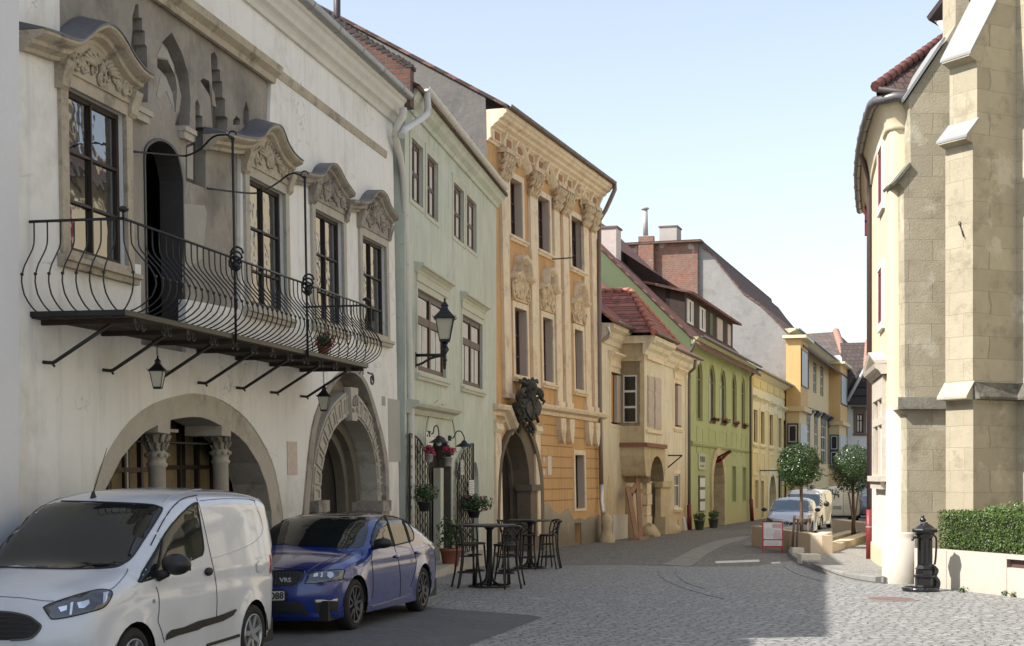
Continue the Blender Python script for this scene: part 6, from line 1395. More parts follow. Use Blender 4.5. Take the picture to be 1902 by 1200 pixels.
    for a, b in zip(pts[1:], pts[2:]):
        d = (b-a).normalized(); nn = Vector((d.y, -d.x, 0)); nn = -nn if nn.x > 0 else nn
        m.add([a+Vector((0, 0, 3.38)), b+Vector((0, 0, 3.38)), b+nn*.16+Vector((0, 0, 3.4)), a+nn*.16+Vector((0, 0, 3.4)), a+nn*.16+Vector((0, 0, 3.44)), b+nn*.16+Vector((0, 0, 3.44)), b+Vector((0, 0, 3.72)), a+Vector((0, 0, 3.72))], [(0, 1, 2, 3), (3, 2, 5, 4), (4, 5, 6, 7)])
    m.build('string_course', CHD, H)
    # iron anchor on the buttress face
    m = MB(M_); m.tube([(W*.55, .12, 6.70), (W*.72, .15, 6.45)], .012, 5); m.tube([(W*.55+.03*math.cos(a), .13, 6.72+.03*math.sin(a)) for a in [i*.7 for i in range(10)]], .008, 4); m.build('wall_anchor', IRON, b2)
    # higher yellow nave behind with its coved eave
    p0 = at(1764, 60, 36); zc = at(1764, 74, 36).z; zt = at(1740, 36, 36).z; dv = Vector((.62, .78, 0)); fr = Vector((.78, -.62, 0))*.6+Vector((.5, 0, 0)); fr.normalize()
    Mn = lambda u, o, v: Vector((p0.x, p0.y, 0))+fr*u+dv*o+Vector((0, 0, v))
    m = MB(Mn); m.box(0, 6, 0, 8, 5, zt); nv = m.build('nave_wall', YR, H)
    m = MB(Mn); m.add([(-a, y, z) for y in (0, 8) for a, z in ((0, zc), (.05, zc), (.10, zc+.12), (.30, zt-.06), (.36, zt), (0, zt))], [(i, (i+1) % 6, 6+(i+1) % 6, 6+i) for i in range(6)]+[(0, 1, 2, 3, 4, 5)]); m.build('nave_cornice', YRW, nv)
    m = MB(Mn); V = [(-.45, -.1, zt), (4, -.1, zt+5.6), (4, 8, zt+5.6), (-.45, 8, zt)]; m.add(V+[(x-.05, y, z+.09) for x, y, z in V], [(0, 1, 2, 3), (4, 5, 6, 7), (0, 1, 5, 4), (3, 0, 4, 7)]); m.build('nave_roof', mat('dark_roof_edge', (.06, .045, .045), var=.2), nv)
church()
# ---------------------------------------------------------------- low wall, hedge, pump
LIME = mat('cut_limestone_block', (.50, .455, .385), var=.05, scale=1.5, stain=(.42, .37, .30), stain_amt=.4, stain_scale=1.4, bump=.1, zdirt=(-.5, .25, (.36, .32, .25)))
def planter():
    H = thing('planter_wall', 'pale limestone planter wall with a round end pillar in front of the church', 'wall', G(1760, 1100))
    a = G(1698, 1087); b = G(1902, 1111); d = (b-a).normalized(); c = b+d*3.5
    F = face(c, a, 1); F.n = Vector((d.y, -d.x, 0)); F.n = F.n if F.n.y < 0 else -F.n
    F.O = Vector((a.x, a.y, 0)); F.t = F.tk = d; L_ = (c-a).length
    h = .665; js = [0, F.U(1758, 1090), F.U(1870, 1090), F.U(1870, 1090)+1.4, L_]
    m = MB(F.M)
    for i in range(4):
        u0, u1 = js[i]+.006, js[i+1]-.006
        if i == 2: m.box(u0, u1, -.3, 0, -.1, h-.20); m.box(u0, u1, -.3, 0, h-.06, h); m.box(u0, u1, -.3, -.1, h-.2, h-.06)
        else: m.box(u0, u1, -.3, 0, -.1, h)
    m.build('wall_blocks', LIME, H)
    m = MB(F.M); m.box(js[2]+.02, js[3]-.02, -.099, -.085, h-.195, h-.065); m.build('slot_lining', plain('rusty_slot', (.10, .05, .05), .7), H)
    for j in js[1:3]: m = MB(F.M); m.box(j-.006, j+.006, -.2, -.003, -.1, h-.003); m.build('joint', mat('joint_reddish', (.16, .10, .085)), H)
    cc = G(1671, 1085); cc.y += .32; cc.x = (1671-CX)/FPX*cc.y
    m = MB(); r = .318; m.lathe((cc.x, cc.y, 0), [(r, -.1), (r, .80), (r-.03, .80), (r-.03, .84), (r-.055, .86), (r-.055, .90), (r-.09, .92), (0, .925)], 48); m.build('end_pillar', LIME, H)
    m = MB(); m.box(cc.x, a.x+.3, cc.y-.05, cc.y+.25, 0, h); m.build('infill', LIME, H)
    m = MB(F.M); m.box(.2, L_, -1.6, -.3, 0, h-.08); m.build('soil', mat('dark_soil', (.06, .045, .03)), H)
    # hedge
    u0 = F.U(1743, 1000, -.42); t = thing('hedge', 'clipped dark green box hedge growing behind the low limestone wall', 'hedge', F.M(u0+1, -.8, h-.08))
    rnd = random.Random(2); m = MB(); hh = 1.33-h+.02
    def leaf(p, n_, s):
        a_ = (n_+Vector((rnd.gauss(0, .5), rnd.gauss(0, .5), rnd.gauss(0, .5)))).normalized(); tt = a_.orthogonal().normalized(); tt = Matrix.Rotation(rnd.uniform(0, 6.28), 3, a_) @ tt; bb = a_.cross(tt)
        m.add([p-tt*s, p-bb*s*.5, p+tt*s, p+bb*s*.5], [(0, 1, 2, 3)])
    for i in range(17000):
        u = u0+rnd.random()*(L_-u0-.2); k = rnd.random(); dpt = abs(rnd.gauss(0, .035))+.035*math.sin(u*9)*math.sin(k*40)
        if k < .55: o, v, n_ = -.40-dpt, h-.02+rnd.random()*hh, F.n
        elif k < .9: o, v, n_ = -.42-rnd.random()*.8, h+hh-.02-dpt+.02*math.sin(u*14), Vector((0, 0, 1))
        else: u, o, v, n_ = u0-.0+dpt, -.42-rnd.random()*.8, h+rnd.random()*hh, -F.t
        leaf(F.M(u, o, v), n_, rnd.uniform(.014, .026))
    m.build('foliage', HEDGEM, t)
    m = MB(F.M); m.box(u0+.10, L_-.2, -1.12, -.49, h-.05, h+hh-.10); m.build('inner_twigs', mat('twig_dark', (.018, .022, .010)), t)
    # looser shrub with pale young leaves behind
    t = thing('shrub', 'looser shrub with pale glossy leaf tips rising behind the clipped hedge', 'shrub', F.M(F.U(1880, 960, -1.3), -1.3, h))
    m = MB()
    for i in range(7):
        x = 1848+i*22; p = at(x, 948+3*math.sin(i*2), 26.1); leaves(m, p, (.22, .25, .10+.05*(i % 3)), 260, .026, 90+i, .5)
    m.build('foliage', leafy('pale_leaf', (.16, .24, .08), (.07, .13, .03), .3), t)
HEDGEM = leafy('hedge_leaf', (.085, .14, .02), (.035, .07, .010), .5)
planter()
def pump():
    c = G(1712, 1098); t = thing('water_pump', 'black cast iron street pump with a round foot basin before the low wall', 'water pump', c)
    BK = plain('glossy_black_iron', (.010, .010, .011), .28, 0, .6)
    X, Y, Z = c
    m = MB(); m.lathe((X-.02, Y, Z), [(.30, 0), (.305, .03), (.30, .06), (.27, .075), (.27, .06), (0, .055)], 28)
    for i in range(22): a = i*math.pi*2/22; m.blob((X-.02+.30*math.cos(a), Y+.30*math.sin(a), Z+.05), .016, 1, 3, 0)
    m.build('basin', BK, t)
    def ring(r0, r1, z0, z1, mm, dx=.06): mm.lathe((X+dx, Y+.03, Z), [(r0, z0), (r1, z1)], 8, False, .5)
    m = MB()
    prof = [(.21, .02), (.21, .08), (.165, .10), (.165, .22), (.185, .24), (.185, .27), (.155, .29), (.150, .36), (.165, .38), (.135, .41), (.125, .44), (.122, .90), (.135, .92), (.16, .955), (.165, .98), (.205, 1.0), (.215, 1.04), (.20, 1.06), (.165, 1.075), (.11, 1.12), (.06, 1.15), (.05, 1.17)]
    m.lathe((X+.06, Y+.03, Z), prof, 8, False, .5, 1, .9); m.build('column', BK, t)
    for s in (-1, 0, 1):
        m = MB(); m.box(X+.06+s*.075-.022, X+.06+s*.075+.022, Y+.03-.125, Y+.03-.105, Z+.47, Z+.86); m.build('flute', BK, t)
    m = MB(); m.lathe((X+.03, Y+.03, Z+1.15), [(.05, 0), (.03, .02), (.055, .05), (.05, .075), (.02, .105), (.03, .12), (.0, .15)], 12); m.build('finial', BK, t)
    m = MB(); m.tube(smooth_path([(X-.03, Y-.02, Z+.905), (X-.12, Y-.06, Z+.915), (X-.17, Y-.08, Z+.90), (X-.18, Y-.085, Z+.86)], 4), .022, 8); m.blob((X-.10, Y-.05, Z+.93), .03, 2, 5, 0); m.build('spout', BK, t)
    m = MB(); m.tube(smooth_path([(X+.18, Y+.05, Z+.95), (X+.25, Y+.02, Z+.9), (X+.24, Y, Z+.6), (X+.22, Y, Z+.45)], 4), .018, 6); m.blob((X+.22, Y, Z+.40), .035, 3, 5, 0); m.build('handle', BK, t)
    m = MB(); m.tube(smooth_path([(X+.17, Y+.02, Z+.44), (X+.24, Y, Z+.36), (X+.21, Y, Z+.25), (X+.27, Y, Z+.15), (X+.24, Y, Z+.02)], 4), [.03, .04, .03, .04, .05], 6); m.build('side_scroll', BK, t)
pump()
for i, x in enumerate((1788, 1870, 1885, 1725)):
    p = G(x, [1101, 1107, 1109, 1096][i]); t = thing('weed', ('small weed growing between the cobbles and wall right of the pump', 'tuft of grass at the foot of the low wall, near the joint', 'tuft of grass at the foot of the low wall, by the right frame edge', 'tiny weed at the foot of the wall behind the pump')[i], 'weed', p)
    m = MB(); leaves(m, (p.x, p.y, p.z+.05), (.12, .06, .06), 70, .025, i, .6); m.build('leaves', GREEN1, t)
# ---------------------------------------------------------------- street planters, steps, trees
def street_corner():
    TAN = mat('tan_limestone', (.50, .40, .28), var=.06, scale=1.2, bump=.1, stain=(.40, .31, .20), stain_amt=.4)
    A = G(1527, 1037); B = G(1545.5, 1029); C_ = G(1396, 1014)
    H = thing('street_planter', 'low tan stone planter box at the kerb with the first ball tree', 'planter', A)
    h = .60; D = C_+(B-A)*1.0
    def prismpoly(P, z0, z1, mt, nm, par): m = MB(lambda u, o, v: Vector((u, v, o))); m.prism([(p.x, p.y) for p in P], z0, z1, back=True); return m.build(nm, mt, par)
    zA = gz(A.y)
    m = MB(); ph = .22
    def wallseg(p, q, th, z0, z1, mt, nm, par):
        d = (q-p).normalized(); n_ = Vector((-d.y, d.x, 0)); m = MB()
        V = [p, q, q+n_*th, p+n_*th]; V = [Vector((v.x, v.y, 0)) for v in V]
        m.add([v+Vector((0, 0, z0)) for v in V]+[v+Vector((0, 0, z1)) for v in V], [(0, 1, 2, 3), (4, 5, 6, 7), (0, 1, 5, 4), (1, 2, 6, 5), (2, 3, 7, 6), (3, 0, 4, 7)]); return m.build(nm, mt, par)
    zt = zA+h
    wallseg(C_, A, .28, -1, zt, TAN, 'side_wall', H)
    wallseg(A, B, .3, -1, zt+.01, mat('tan_limestone_lit', (.56, .48, .36), var=.05, bump=.1), 'end_wall', H)  # paler copy of the side stone, brighter lighting put into its colour
    E = B+(C_-A)*.8
    m = MB(); m.add([A+Vector((0, 0, h-.05)), B+Vector((0, 0, h-.05)), E+Vector((0, 0, h-.05)), C_+Vector((0, 0, h-.05))], [(0, 1, 2, 3)]); m.build('soil', mat('dark_soil', (.06, .045, .03)), H)
    # steps up to the right
    for k, (p, q) in enumerate((((1546, 1026), (1614, 1004)), ((1546, 1008), (1597, 996)))):
        P = G(*p, .13+.0*k); Q = G(*q, .13); d = (Q-P).normalized(); n_ = Vector((-d.y, d.x, 0))
        t = thing('stone_step', ('lower of two long tan stone steps beside the red pipe', 'upper of two long tan stone steps behind the planter')[k], 'step', P, group='steps by the corner house')
        m = MB(); V = [P, Q+d*1.5*(1-k), Q+d*1.5*(1-k)+n_*.42, P+n_*.42]; V = [Vector((v.x, v.y, 0)) for v in V]; z = P.z+.16
        m.add([v+Vector((0, 0, -1)) for v in V]+[v+Vector((0, 0, z)) for v in V], [(0, 1, 2, 3), (4, 5, 6, 7), (0, 1, 5, 4), (1, 2, 6, 5), (2, 3, 7, 6), (3, 0, 4, 7)]); m.build('slab', mat('step_stone', (.54, .46, .32), var=.1, scale=2, bump=.2), t)
    # second planter wall farther back
    P = at(1546, 975, 58); Q = at(1625, 975, 52); P.z = Q.z = 0
    H2 = thing('street_planter', 'farther tan stone planter wall with the second ball tree, before the lettered van', 'planter', P)
    zt2 = at(1590, 969, 55).z; wallseg(P, Q, .5, -1, zt2, TAN, 'side_wall', H2)
    # little blocks on the kerb
    for k, (x, y, w_) in enumerate(((1484, 1027, .28), (1508, 1040, .42))):
        p = G(x, y, .13); t = thing('stone_block', ('smaller pale stone block on the curved kerb before the planter', 'larger pale stone block on the kerb at the planter corner')[k], 'stone block', p)
        m = MB(); m.box(p.x-w_*.6, p.x+w_*.5, p.y-.02, p.y+w_*1.2, p.z-.1, p.z+.13); m.build('block', mat('pale_block', (.6, .56, .47), var=.06, bump=.1), t)
    # ball trees
    BARK = mat('bark_brown', (.12, .08, .055), var=.3, scale=9, bump=.5)
    TREEM = leafy('ball_tree_leaf', (.05, .095, .022), (.018, .042, .009), .3)
    STK = mat('stake_wood', (.16, .11, .085), var=.2, scale=5, bump=.2)
    for k, (cx_, cy_, rx, ry, Z, yb, lab) in enumerate(((1488, 868, 39, 41, 42.5, 1000, 'clipped ball crown street tree with wooden stakes in the front planter'), (1584, 872, 42, 43, 50, 975, 'clipped ball crown street tree with crossed stakes in the farther planter, partly behind the pipe'))):
        c = at(cx_, cy_, Z); s = FPX/Z; b = at(cx_, yb, Z); t = thing('ball_tree', lab, 'tree', b, group='ball trees in the planters')
        m = MB(); rx_, ry_ = rx/s*1.08, ry/s*1.06
        m.tube([(b.x, b.y, b.z-.4), (b.x+.02, b.y, b.z+.5), (c.x, c.y, c.z-ry_*.6), (c.x, c.y, c.z)], [.06, .05, .045, .03], 8)
        for i in range(9): a = i*.7; m.tube([(c.x, c.y, c.z-ry_*.65), (c.x+rx_*.35*math.cos(a), c.y+rx_*.35*math.sin(a), c.z-ry_*.2), (c.x+rx_*.7*math.cos(a), c.y+rx_*.7*math.sin(a), c.z+ry_*.2*math.sin(i*2))], [.03, .018, .006], 5)
        m.build('trunk', BARK, t)
        m = MB(); leaves(m, c, (rx_*.97, rx_*.97, ry_*.95), 9000, .030, 30+k, .30, .8)
        rnd = random.Random(k)
        for i in range(34):
            d = Vector((rnd.gauss(0, 1), rnd.gauss(0, 1), rnd.gauss(0, 1)+.3)).normalized(); p0 = c+Vector((d.x*rx_, d.y*rx_, d.z*ry_))*.8; p1 = c+Vector((d.x*rx_, d.y*rx_, d.z*ry_))*rnd.uniform(1.08, 1.25)
            for j in range(9): leaves(m, p0.lerp(p1, j/8), (.025, .025, .025), 4, .024, i*9+j, .6, .9)
        for i in range(60):
            d = Vector((rnd.gauss(0, 1), rnd.gauss(0, 1), rnd.gauss(0, 1))).normalized(); leaves(m, c+Vector((d.x*rx_, d.y*rx_, d.z*ry_))*rnd.uniform(.85, 1.02), (.10, .10, .10), 40, .028, i, .6, .9)
        m.build('crown', TREEM, t)
        st = ((1471, 1476, 957), (1480, 1483, 958), (1502.5, 1501, 957)) if k == 0 else ((1576, 1590, 915), (1594, 1584, 915))
        for x0, x1, ytop in st:
            q = thing('tree_stake', {1471: 'left wooden stake of the front ball tree', 1480: 'middle wooden stake of the front ball tree', 1502.5: 'right wooden stake of the front ball tree', 1576: 'left slanting stake of the farther ball tree', 1594: 'right slanting stake of the farther ball tree'}[x0], 'stake', at(x0, yb, Z-.25), group='tree stakes')
            m = MB(); p0 = at(x0 if k == 0 else x1, yb, Z-.25); p0.z -= .4; m.tube([p0, at(x1 if k == 0 else x0, ytop, Z-.25)], .035 if k == 0 else .03, 6); m.build('post', STK, q)
        if k == 0: q = thing('tree_tie', 'thin rail tying the stakes of the front ball tree', 'rail', at(1486, 965, Z-.3)); m = MB(); m.tube([at(1475, 964, Z-.29), at(1502, 965, Z-.29)], .018, 5); m.build('rail', STK, q)
street_corner()
# ---------------------------------------------------------------- vehicles
def pt_in(P, x, y):
    c = False; j = len(P)-1
    for i in range(len(P)):
        if (P[i][1] > y) != (P[j][1] > y) and x < (P[j][0]-P[i][0])*(y-P[i][1])/(P[j][1]-P[i][1])+P[i][0]: c = not c
        j = i
    return c
def seg_d(p, a, b):
    ax, ay = a; bx, by = b; dx, dy = bx-ax, by-ay; L = dx*dx+dy*dy
    t = 0 if L == 0 else max(0, min(1, ((p[0]-ax)*dx+(p[1]-ay)*dy)/L)); return math.hypot(p[0]-ax-t*dx, p[1]-ay-t*dy)
def fill(poly, step):
    """triangles over a closed polygon with inner grid points"""
    n = len(poly); xs = [p[0] for p in poly]; ys = [p[1] for p in poly]; pts = [Vector(p) for p in poly]
    x = min(xs)+step*.5
    while x < max(xs):
        y = min(ys)+step*.5
        while y < max(ys):
            if pt_in(poly, x, y) and min(seg_d((x, y), poly[i], poly[(i+1) % n]) for i in range(n)) > step*.35: pts.append(Vector((x, y)))
            y += step
        x += step
    v, e, f, *_ = geometry.delaunay_2d_cdt(pts, [(i, (i+1) % n) for i in range(n)], [], 0, 1e-5)
    return v, [t for t in f if pt_in(poly, sum(v[i].x for i in t)/len(t), sum(v[i].y for i in t)/len(t))]
class Car:
    def __init__(s, name, label, cat, loc, fwd, prof, W, axles, Rw, tumble, belt, paint, bow=.12, crown=.05, r=.11, sill=.2, arch=.05, group=None, nose=.10, step=.07, taper=.07):
        s.loc = Vector(loc); s.rz = math.atan2(fwd[1], fwd[0]); s.T = Matrix.Translation(s.loc) @ Matrix.Rotation(s.rz, 4, 'Z'); s.Ti = s.T.inverted(); s.W = W; s.Rw = Rw
        s.root = thing(name, label, cat, loc, s.rz, group)
        P = smooth_path(prof, 5); n = len(P); L0 = max(p[0] for p in P); L1 = min(p[0] for p in P); xm = (L0+L1)/2; hl = (L0-L1)/2
        def Y0(x, z):
            y = W*(1-taper*abs((x-xm)/hl)**3.5)
            if z > belt: y -= tumble*(z-belt)
            else: y -= .05*((belt-z)/belt)**2*W+.010*math.exp(-((z-belt+.12)/.04)**2)
            for xa in axles:
                d = math.hypot(x-xa, z-Rw); y += .018*math.exp(-((d-Rw-.06)/.06)**2)
            return y
        E = []
        for i, (x, z) in enumerate(P):
            a, b = P[max(0, i-1)], P[min(n-1, i+1)]; t = Vector((b[0]-a[0], b[1]-a[1])).normalized(); nx, nz = -t.y, t.x   # profile runs front -> rear over the top
            if nz < 0 and z > .8: nx, nz = -nx, -nz
            if z <= .8 and nx*(x-xm) < 0: nx, nz = -nx, -nz
            E.append((x-bow*nx*(1 if z < belt+.1 else .5), z-crown*max(0, nz)))
        ce = []; 
        def Y(x, z):
            d = min(seg_d((x, z), E[i], E[i+1]) for i in range(n-1)); q = min(d, r)/r
            return Y0(x, z)-r*(1-math.sqrt(max(0, 1-(1-q)**2)))
        rad = Rw+arch; bot = []; xa1, xa2 = sorted(axles)
        x0, x1 = E[-1][0], E[0][0]
        bot.append((x0, E[-1][1]))
        for xa in (xa1, xa2):
            a0 = math.asin(max(-1, min(1, (sill-Rw)/rad))); k = 14
            for i in range(k+1): a = math.pi-a0-(math.pi-2*a0)*i/k; bot.append((xa+rad*math.cos(a), Rw+rad*math.sin(a)))
        poly = [tuple(p) for p in E]+bot[1:]
        v, f = fill(poly, step); V = []; F = []
        for sg in (1, -1):
            k = len(V); V += [(p.x, sg*Y(p.x, p.y), p.y) for p in v]; F += [[k+i for i in (t if sg > 0 else t[::-1])] for t in f]
        k = len(V); m = 14
        for i, ((x, z), e) in enumerate(zip(P, E)):
            ye = Y(*e)
            for j in range(m+1):
                q = -1+2*j/m; a = abs(q)**2.3; V.append((x+(e[0]-x)*a, q*ye, z+(e[1]-z)*a))
        for i in range(n-1):
            for j in range(m): F.append([k+i*(m+1)+j, k+i*(m+1)+j+1, k+(i+1)*(m+1)+j+1, k+(i+1)*(m+1)+j])
        bm = bmesh.new(); vs_ = [bm.verts.new(p) for p in V]
        for t in F:
            try: bm.faces.new([vs_[i] for i in t])
            except ValueError: pass
        bmesh.ops.remove_doubles(bm, verts=bm.verts, dist=.004); bmesh.ops.recalc_face_normals(bm, faces=bm.faces)
        for t in bm.faces: t.smooth = True
        me = bpy.data.meshes.new('body'); bm.to_mesh(me); s.bvh = BVHTree.FromBMesh(bm); bm.free()
        s.body = bpy.data.objects.new('body', me); COL.objects.link(s.body); s.body.parent = s.root; me.materials.append(paint)
        # dark floor and arches
        q = LB(); q.box(L1+.15, L0-.2, -W+.12, W-.12, .17, .42); q.build('underbody', BLK, s.root)
        for xa in axles:
            for sg in (1, -1):
                q = LB(); k = 12; rr = rad+.01
                A = [(xa+rr*math.cos(math.pi*i/k), Rw+rr*math.sin(math.pi*i/k)) for i in range(k+1)]
                q.add([(x, sg*(W-.03), z) for x, z in A]+[(x, sg*(W-.36), z) for x, z in A], [(i, i+1, k+2+i, k+1+i) for i in range(k)]); q.add([(x, sg*(W-.36), z) for x, z in A], [list(range(k+1))]); q.build('wheel_arch', BLK, s.root)
        s.axles = axles
    def wheel(s, xa, sg, style, wtyre=.205, rimr=.2, steer=0):
        Rw = s.Rw; yo = sg*(s.W-.012-.02); Mx = lambda u, o, v: Vector((xa+u*math.cos(steer)-(sg*o)*math.sin(steer), yo+sg*o, Rw+v))
        m = LB(Mx); n = 36; pr = [(rimr, -.02), (rimr+.01, 0), (Rw*.82, .012), (Rw*.93, 0), (Rw*.985, -.02), (Rw, -.045), (Rw, -wtyre+.04), (Rw*.93, -wtyre+.01), (rimr, -wtyre)]
        V = [(a*math.cos(2*math.pi*j/n), o, a*math.sin(2*math.pi*j/n)) for a, o in pr for j in range(n)]
        m.add(V, [(i*n+j, i*n+(j+1) % n, (i+1)*n+(j+1) % n, (i+1)*n+j) for i in range(len(pr)-1) for j in range(n)], True)
        w_ = m.build('wheel', TYRE, s.root)
        m = LB(Mx); V = [(.99*rimr*math.cos(2*math.pi*j/n), -.09, .99*rimr*math.sin(2*math.pi*j/n)) for j in range(n)]; m.add(V, [list(range(n))]); m.build('wheel_inside', BLK, w_)
        m = LB(Mx); pr = [(rimr*1.01, -.03), (rimr*1.02, .006), (rimr*.97, .008), (rimr*.93, -.02), (rimr*.92, -.06)]
        V = [(a*math.cos(2*math.pi*j/n), o, a*math.sin(2*math.pi*j/n)) for a, o in pr for j in range(n)]
        m.add(V, [(i*n+j, i*n+(j+1) % n, (i+1)*n+(j+1) % n, (i+1)*n+j) for i in range(len(pr)-1) for j in range(n)], True)
        k = style['n']; wd = style['w']*rimr
        for i in range(k):
            for dlt in style.get('split', (0,)):
                a = 2*math.pi*(i+.15)/k; b = a+dlt; c0, s0, c1, s1 = math.cos(a), math.sin(a), math.cos(b), math.sin(b)
                A = Vector((c0*rimr*.12, 0, s0*rimr*.12)); B = Vector((c1*rimr*.95, 0, s1*rimr*.95)); d = (B-A).normalized(); p = Vector((-d.z, 0, d.x))
                pts = [A+p*wd*.9, B+p*wd*.7, B-p*wd*.7, A-p*wd*.9]
                m.add([(q.x, -.012+(.0 if t in (0, 3) else .010), q.z) for t, q in enumerate(pts)]+[(q.x, -.05, q.z) for q in pts], [(0, 1, 2, 3), (0, 4, 5, 1), (2, 6, 7, 3)])
        m.lathe((0, 0, 0), [(0, 0)], 3); V = [(rimr*.24*math.cos(2*math.pi*j/16), .004, rimr*.24*math.sin(2*math.pi*j/16)) for j in range(16)]; m.add(V+[(x, -.05, z) for x, y, z in V], [list(range(16))]+[(j, (j+1) % 16, 16+(j+1) % 16, 16+j) for j in range(16)])
        m.build('rim', style['mat'], w_)
    def wheels(s, style, rimr, steer=0):
        for xa in s.axles:
            for sg in (1, -1): s.wheel(xa, sg, style, rimr=rimr)
    def cast(s, x, y, jit=True):
        o = s.Ti @ Vector((0, 0, EYE)); d = (s.Ti.to_3x3() @ ray(x, y)).normalized(); h = s.bvh.ray_cast(o, d)
        k = 0
        while h[0] is None and jit and k < 60:
            k += 1; q = k*.5; d = (s.Ti.to_3x3() @ ray(x+q*math.cos(k*2.4), y+q*math.sin(k*2.4))).normalized(); h = s.bvh.ray_cast(o, d)
        if h[0] is None: return None
        nn = h[1] if h[1].dot(d) < 0 else -h[1]; return h[0], nn
    def patch(s, name, px, mt, off=.004, parent=None, step=5, sm=2, both=True, closed_smooth=False):
        """a piece of the car skin (glass, lamp, trim), outlined by photo pixels, laid on the body"""
        P = list(px)
        if closed_smooth: P = smooth_path(P+[P[0]], sm)[:-1]
        v, f = fill([tuple(p) for p in P], step); hit = [s.cast(p.x, p.y, False) for p in v]
        f = [t for t in f if all(hit[i] for i in t) and max((hit[i][0]-hit[j][0]).length for i in t for j in t) < .45]
        if not f: print('no hit', name); return None
        use = sorted({i for t in f for i in t}); ix = {a: b for b, a in enumerate(use)}
        V = [hit[i][0]+hit[i][1]*off for i in use]; m = LB(); F = [[ix[i] for i in t] for t in f]
        m.add(V, F, True)
        if both: m.add([(q.x, -q.y, q.z) for q in V], [t[::-1] for t in F], True) if False else None
        o = m.build(name, mt, parent or s.root)
        if both:
            m = LB(); m.add([(q.x, -q.y, q.z) for q in V], [t[::-1] for t in F], True); m.build(name, mt, parent or s.root)
        return o
    def line(s, name, px, r, mt, off=.0028, parent=None, both=True, n=4):
        P = []
        for x, y in smooth_path(px, 4):
            h = s.cast(x, y, False)
            if h: P.append(h[0]+h[1]*off)
        if len(P) < 2: print('no line', name); return
        m = LB(); m.tube(P, r, n); m.build(name, mt, parent or s.root)
        if both: m = LB(); m.tube([Vector((p.x, -p.y, p.z)) for p in P], r, n); m.build(name, mt, parent or s.root)
def paint(name, base, metal=0, coat=1, rough=.35):
    m, nt, p = _new(name); MATS[name] = m
    pos = _n(nt, 'ShaderNodeNewGeometry').outputs['Position']
    nt.links.new(_mix(nt, _ramp(nt, _noise(nt, pos, 2.5, 6), (.35, .75)), base, tuple(x*.86 for x in base)), p.inputs['Base Color'])
    p.inputs['Metallic'].default_value = metal; p.inputs['Roughness'].default_value = rough; p.inputs['Coat Weight'].default_value = coat; p.inputs['Coat Roughness'].default_value = .04; return m
BLK = plain('matt_black_plastic', (.014, .014, .015), .65)
TYRE = mat('tyre_rubber', (.022, .022, .022), rough=.8, var=.3, scale=6, bump=.2)
CGL = glass('car_glass', (.012, .016, .016), .02, 0, .5); CGL.node_tree.nodes['Principled BSDF'].inputs['IOR'].default_value = 1.6
CHR = plain('chrome_trim', (.6, .6, .6), .15, 1); SEAM = plain('seam_shadow', (.03, .03, .032), .7)
WPAINT = paint('white_van_paint', (.66, .69, .75)); BPAINT = paint('blue_car_paint', (.0005, .022, .20), .15, 1, .25)
LAMPD = plain('headlamp_dark', (.05, .055, .065), .12, .3, .8, 1); LAMPR = plain('lamp_reflector', (.65, .68, .72), .08, .9)
PLATE = plain('plate_white', (.66, .66, .62), .5)
def px3(P): return P
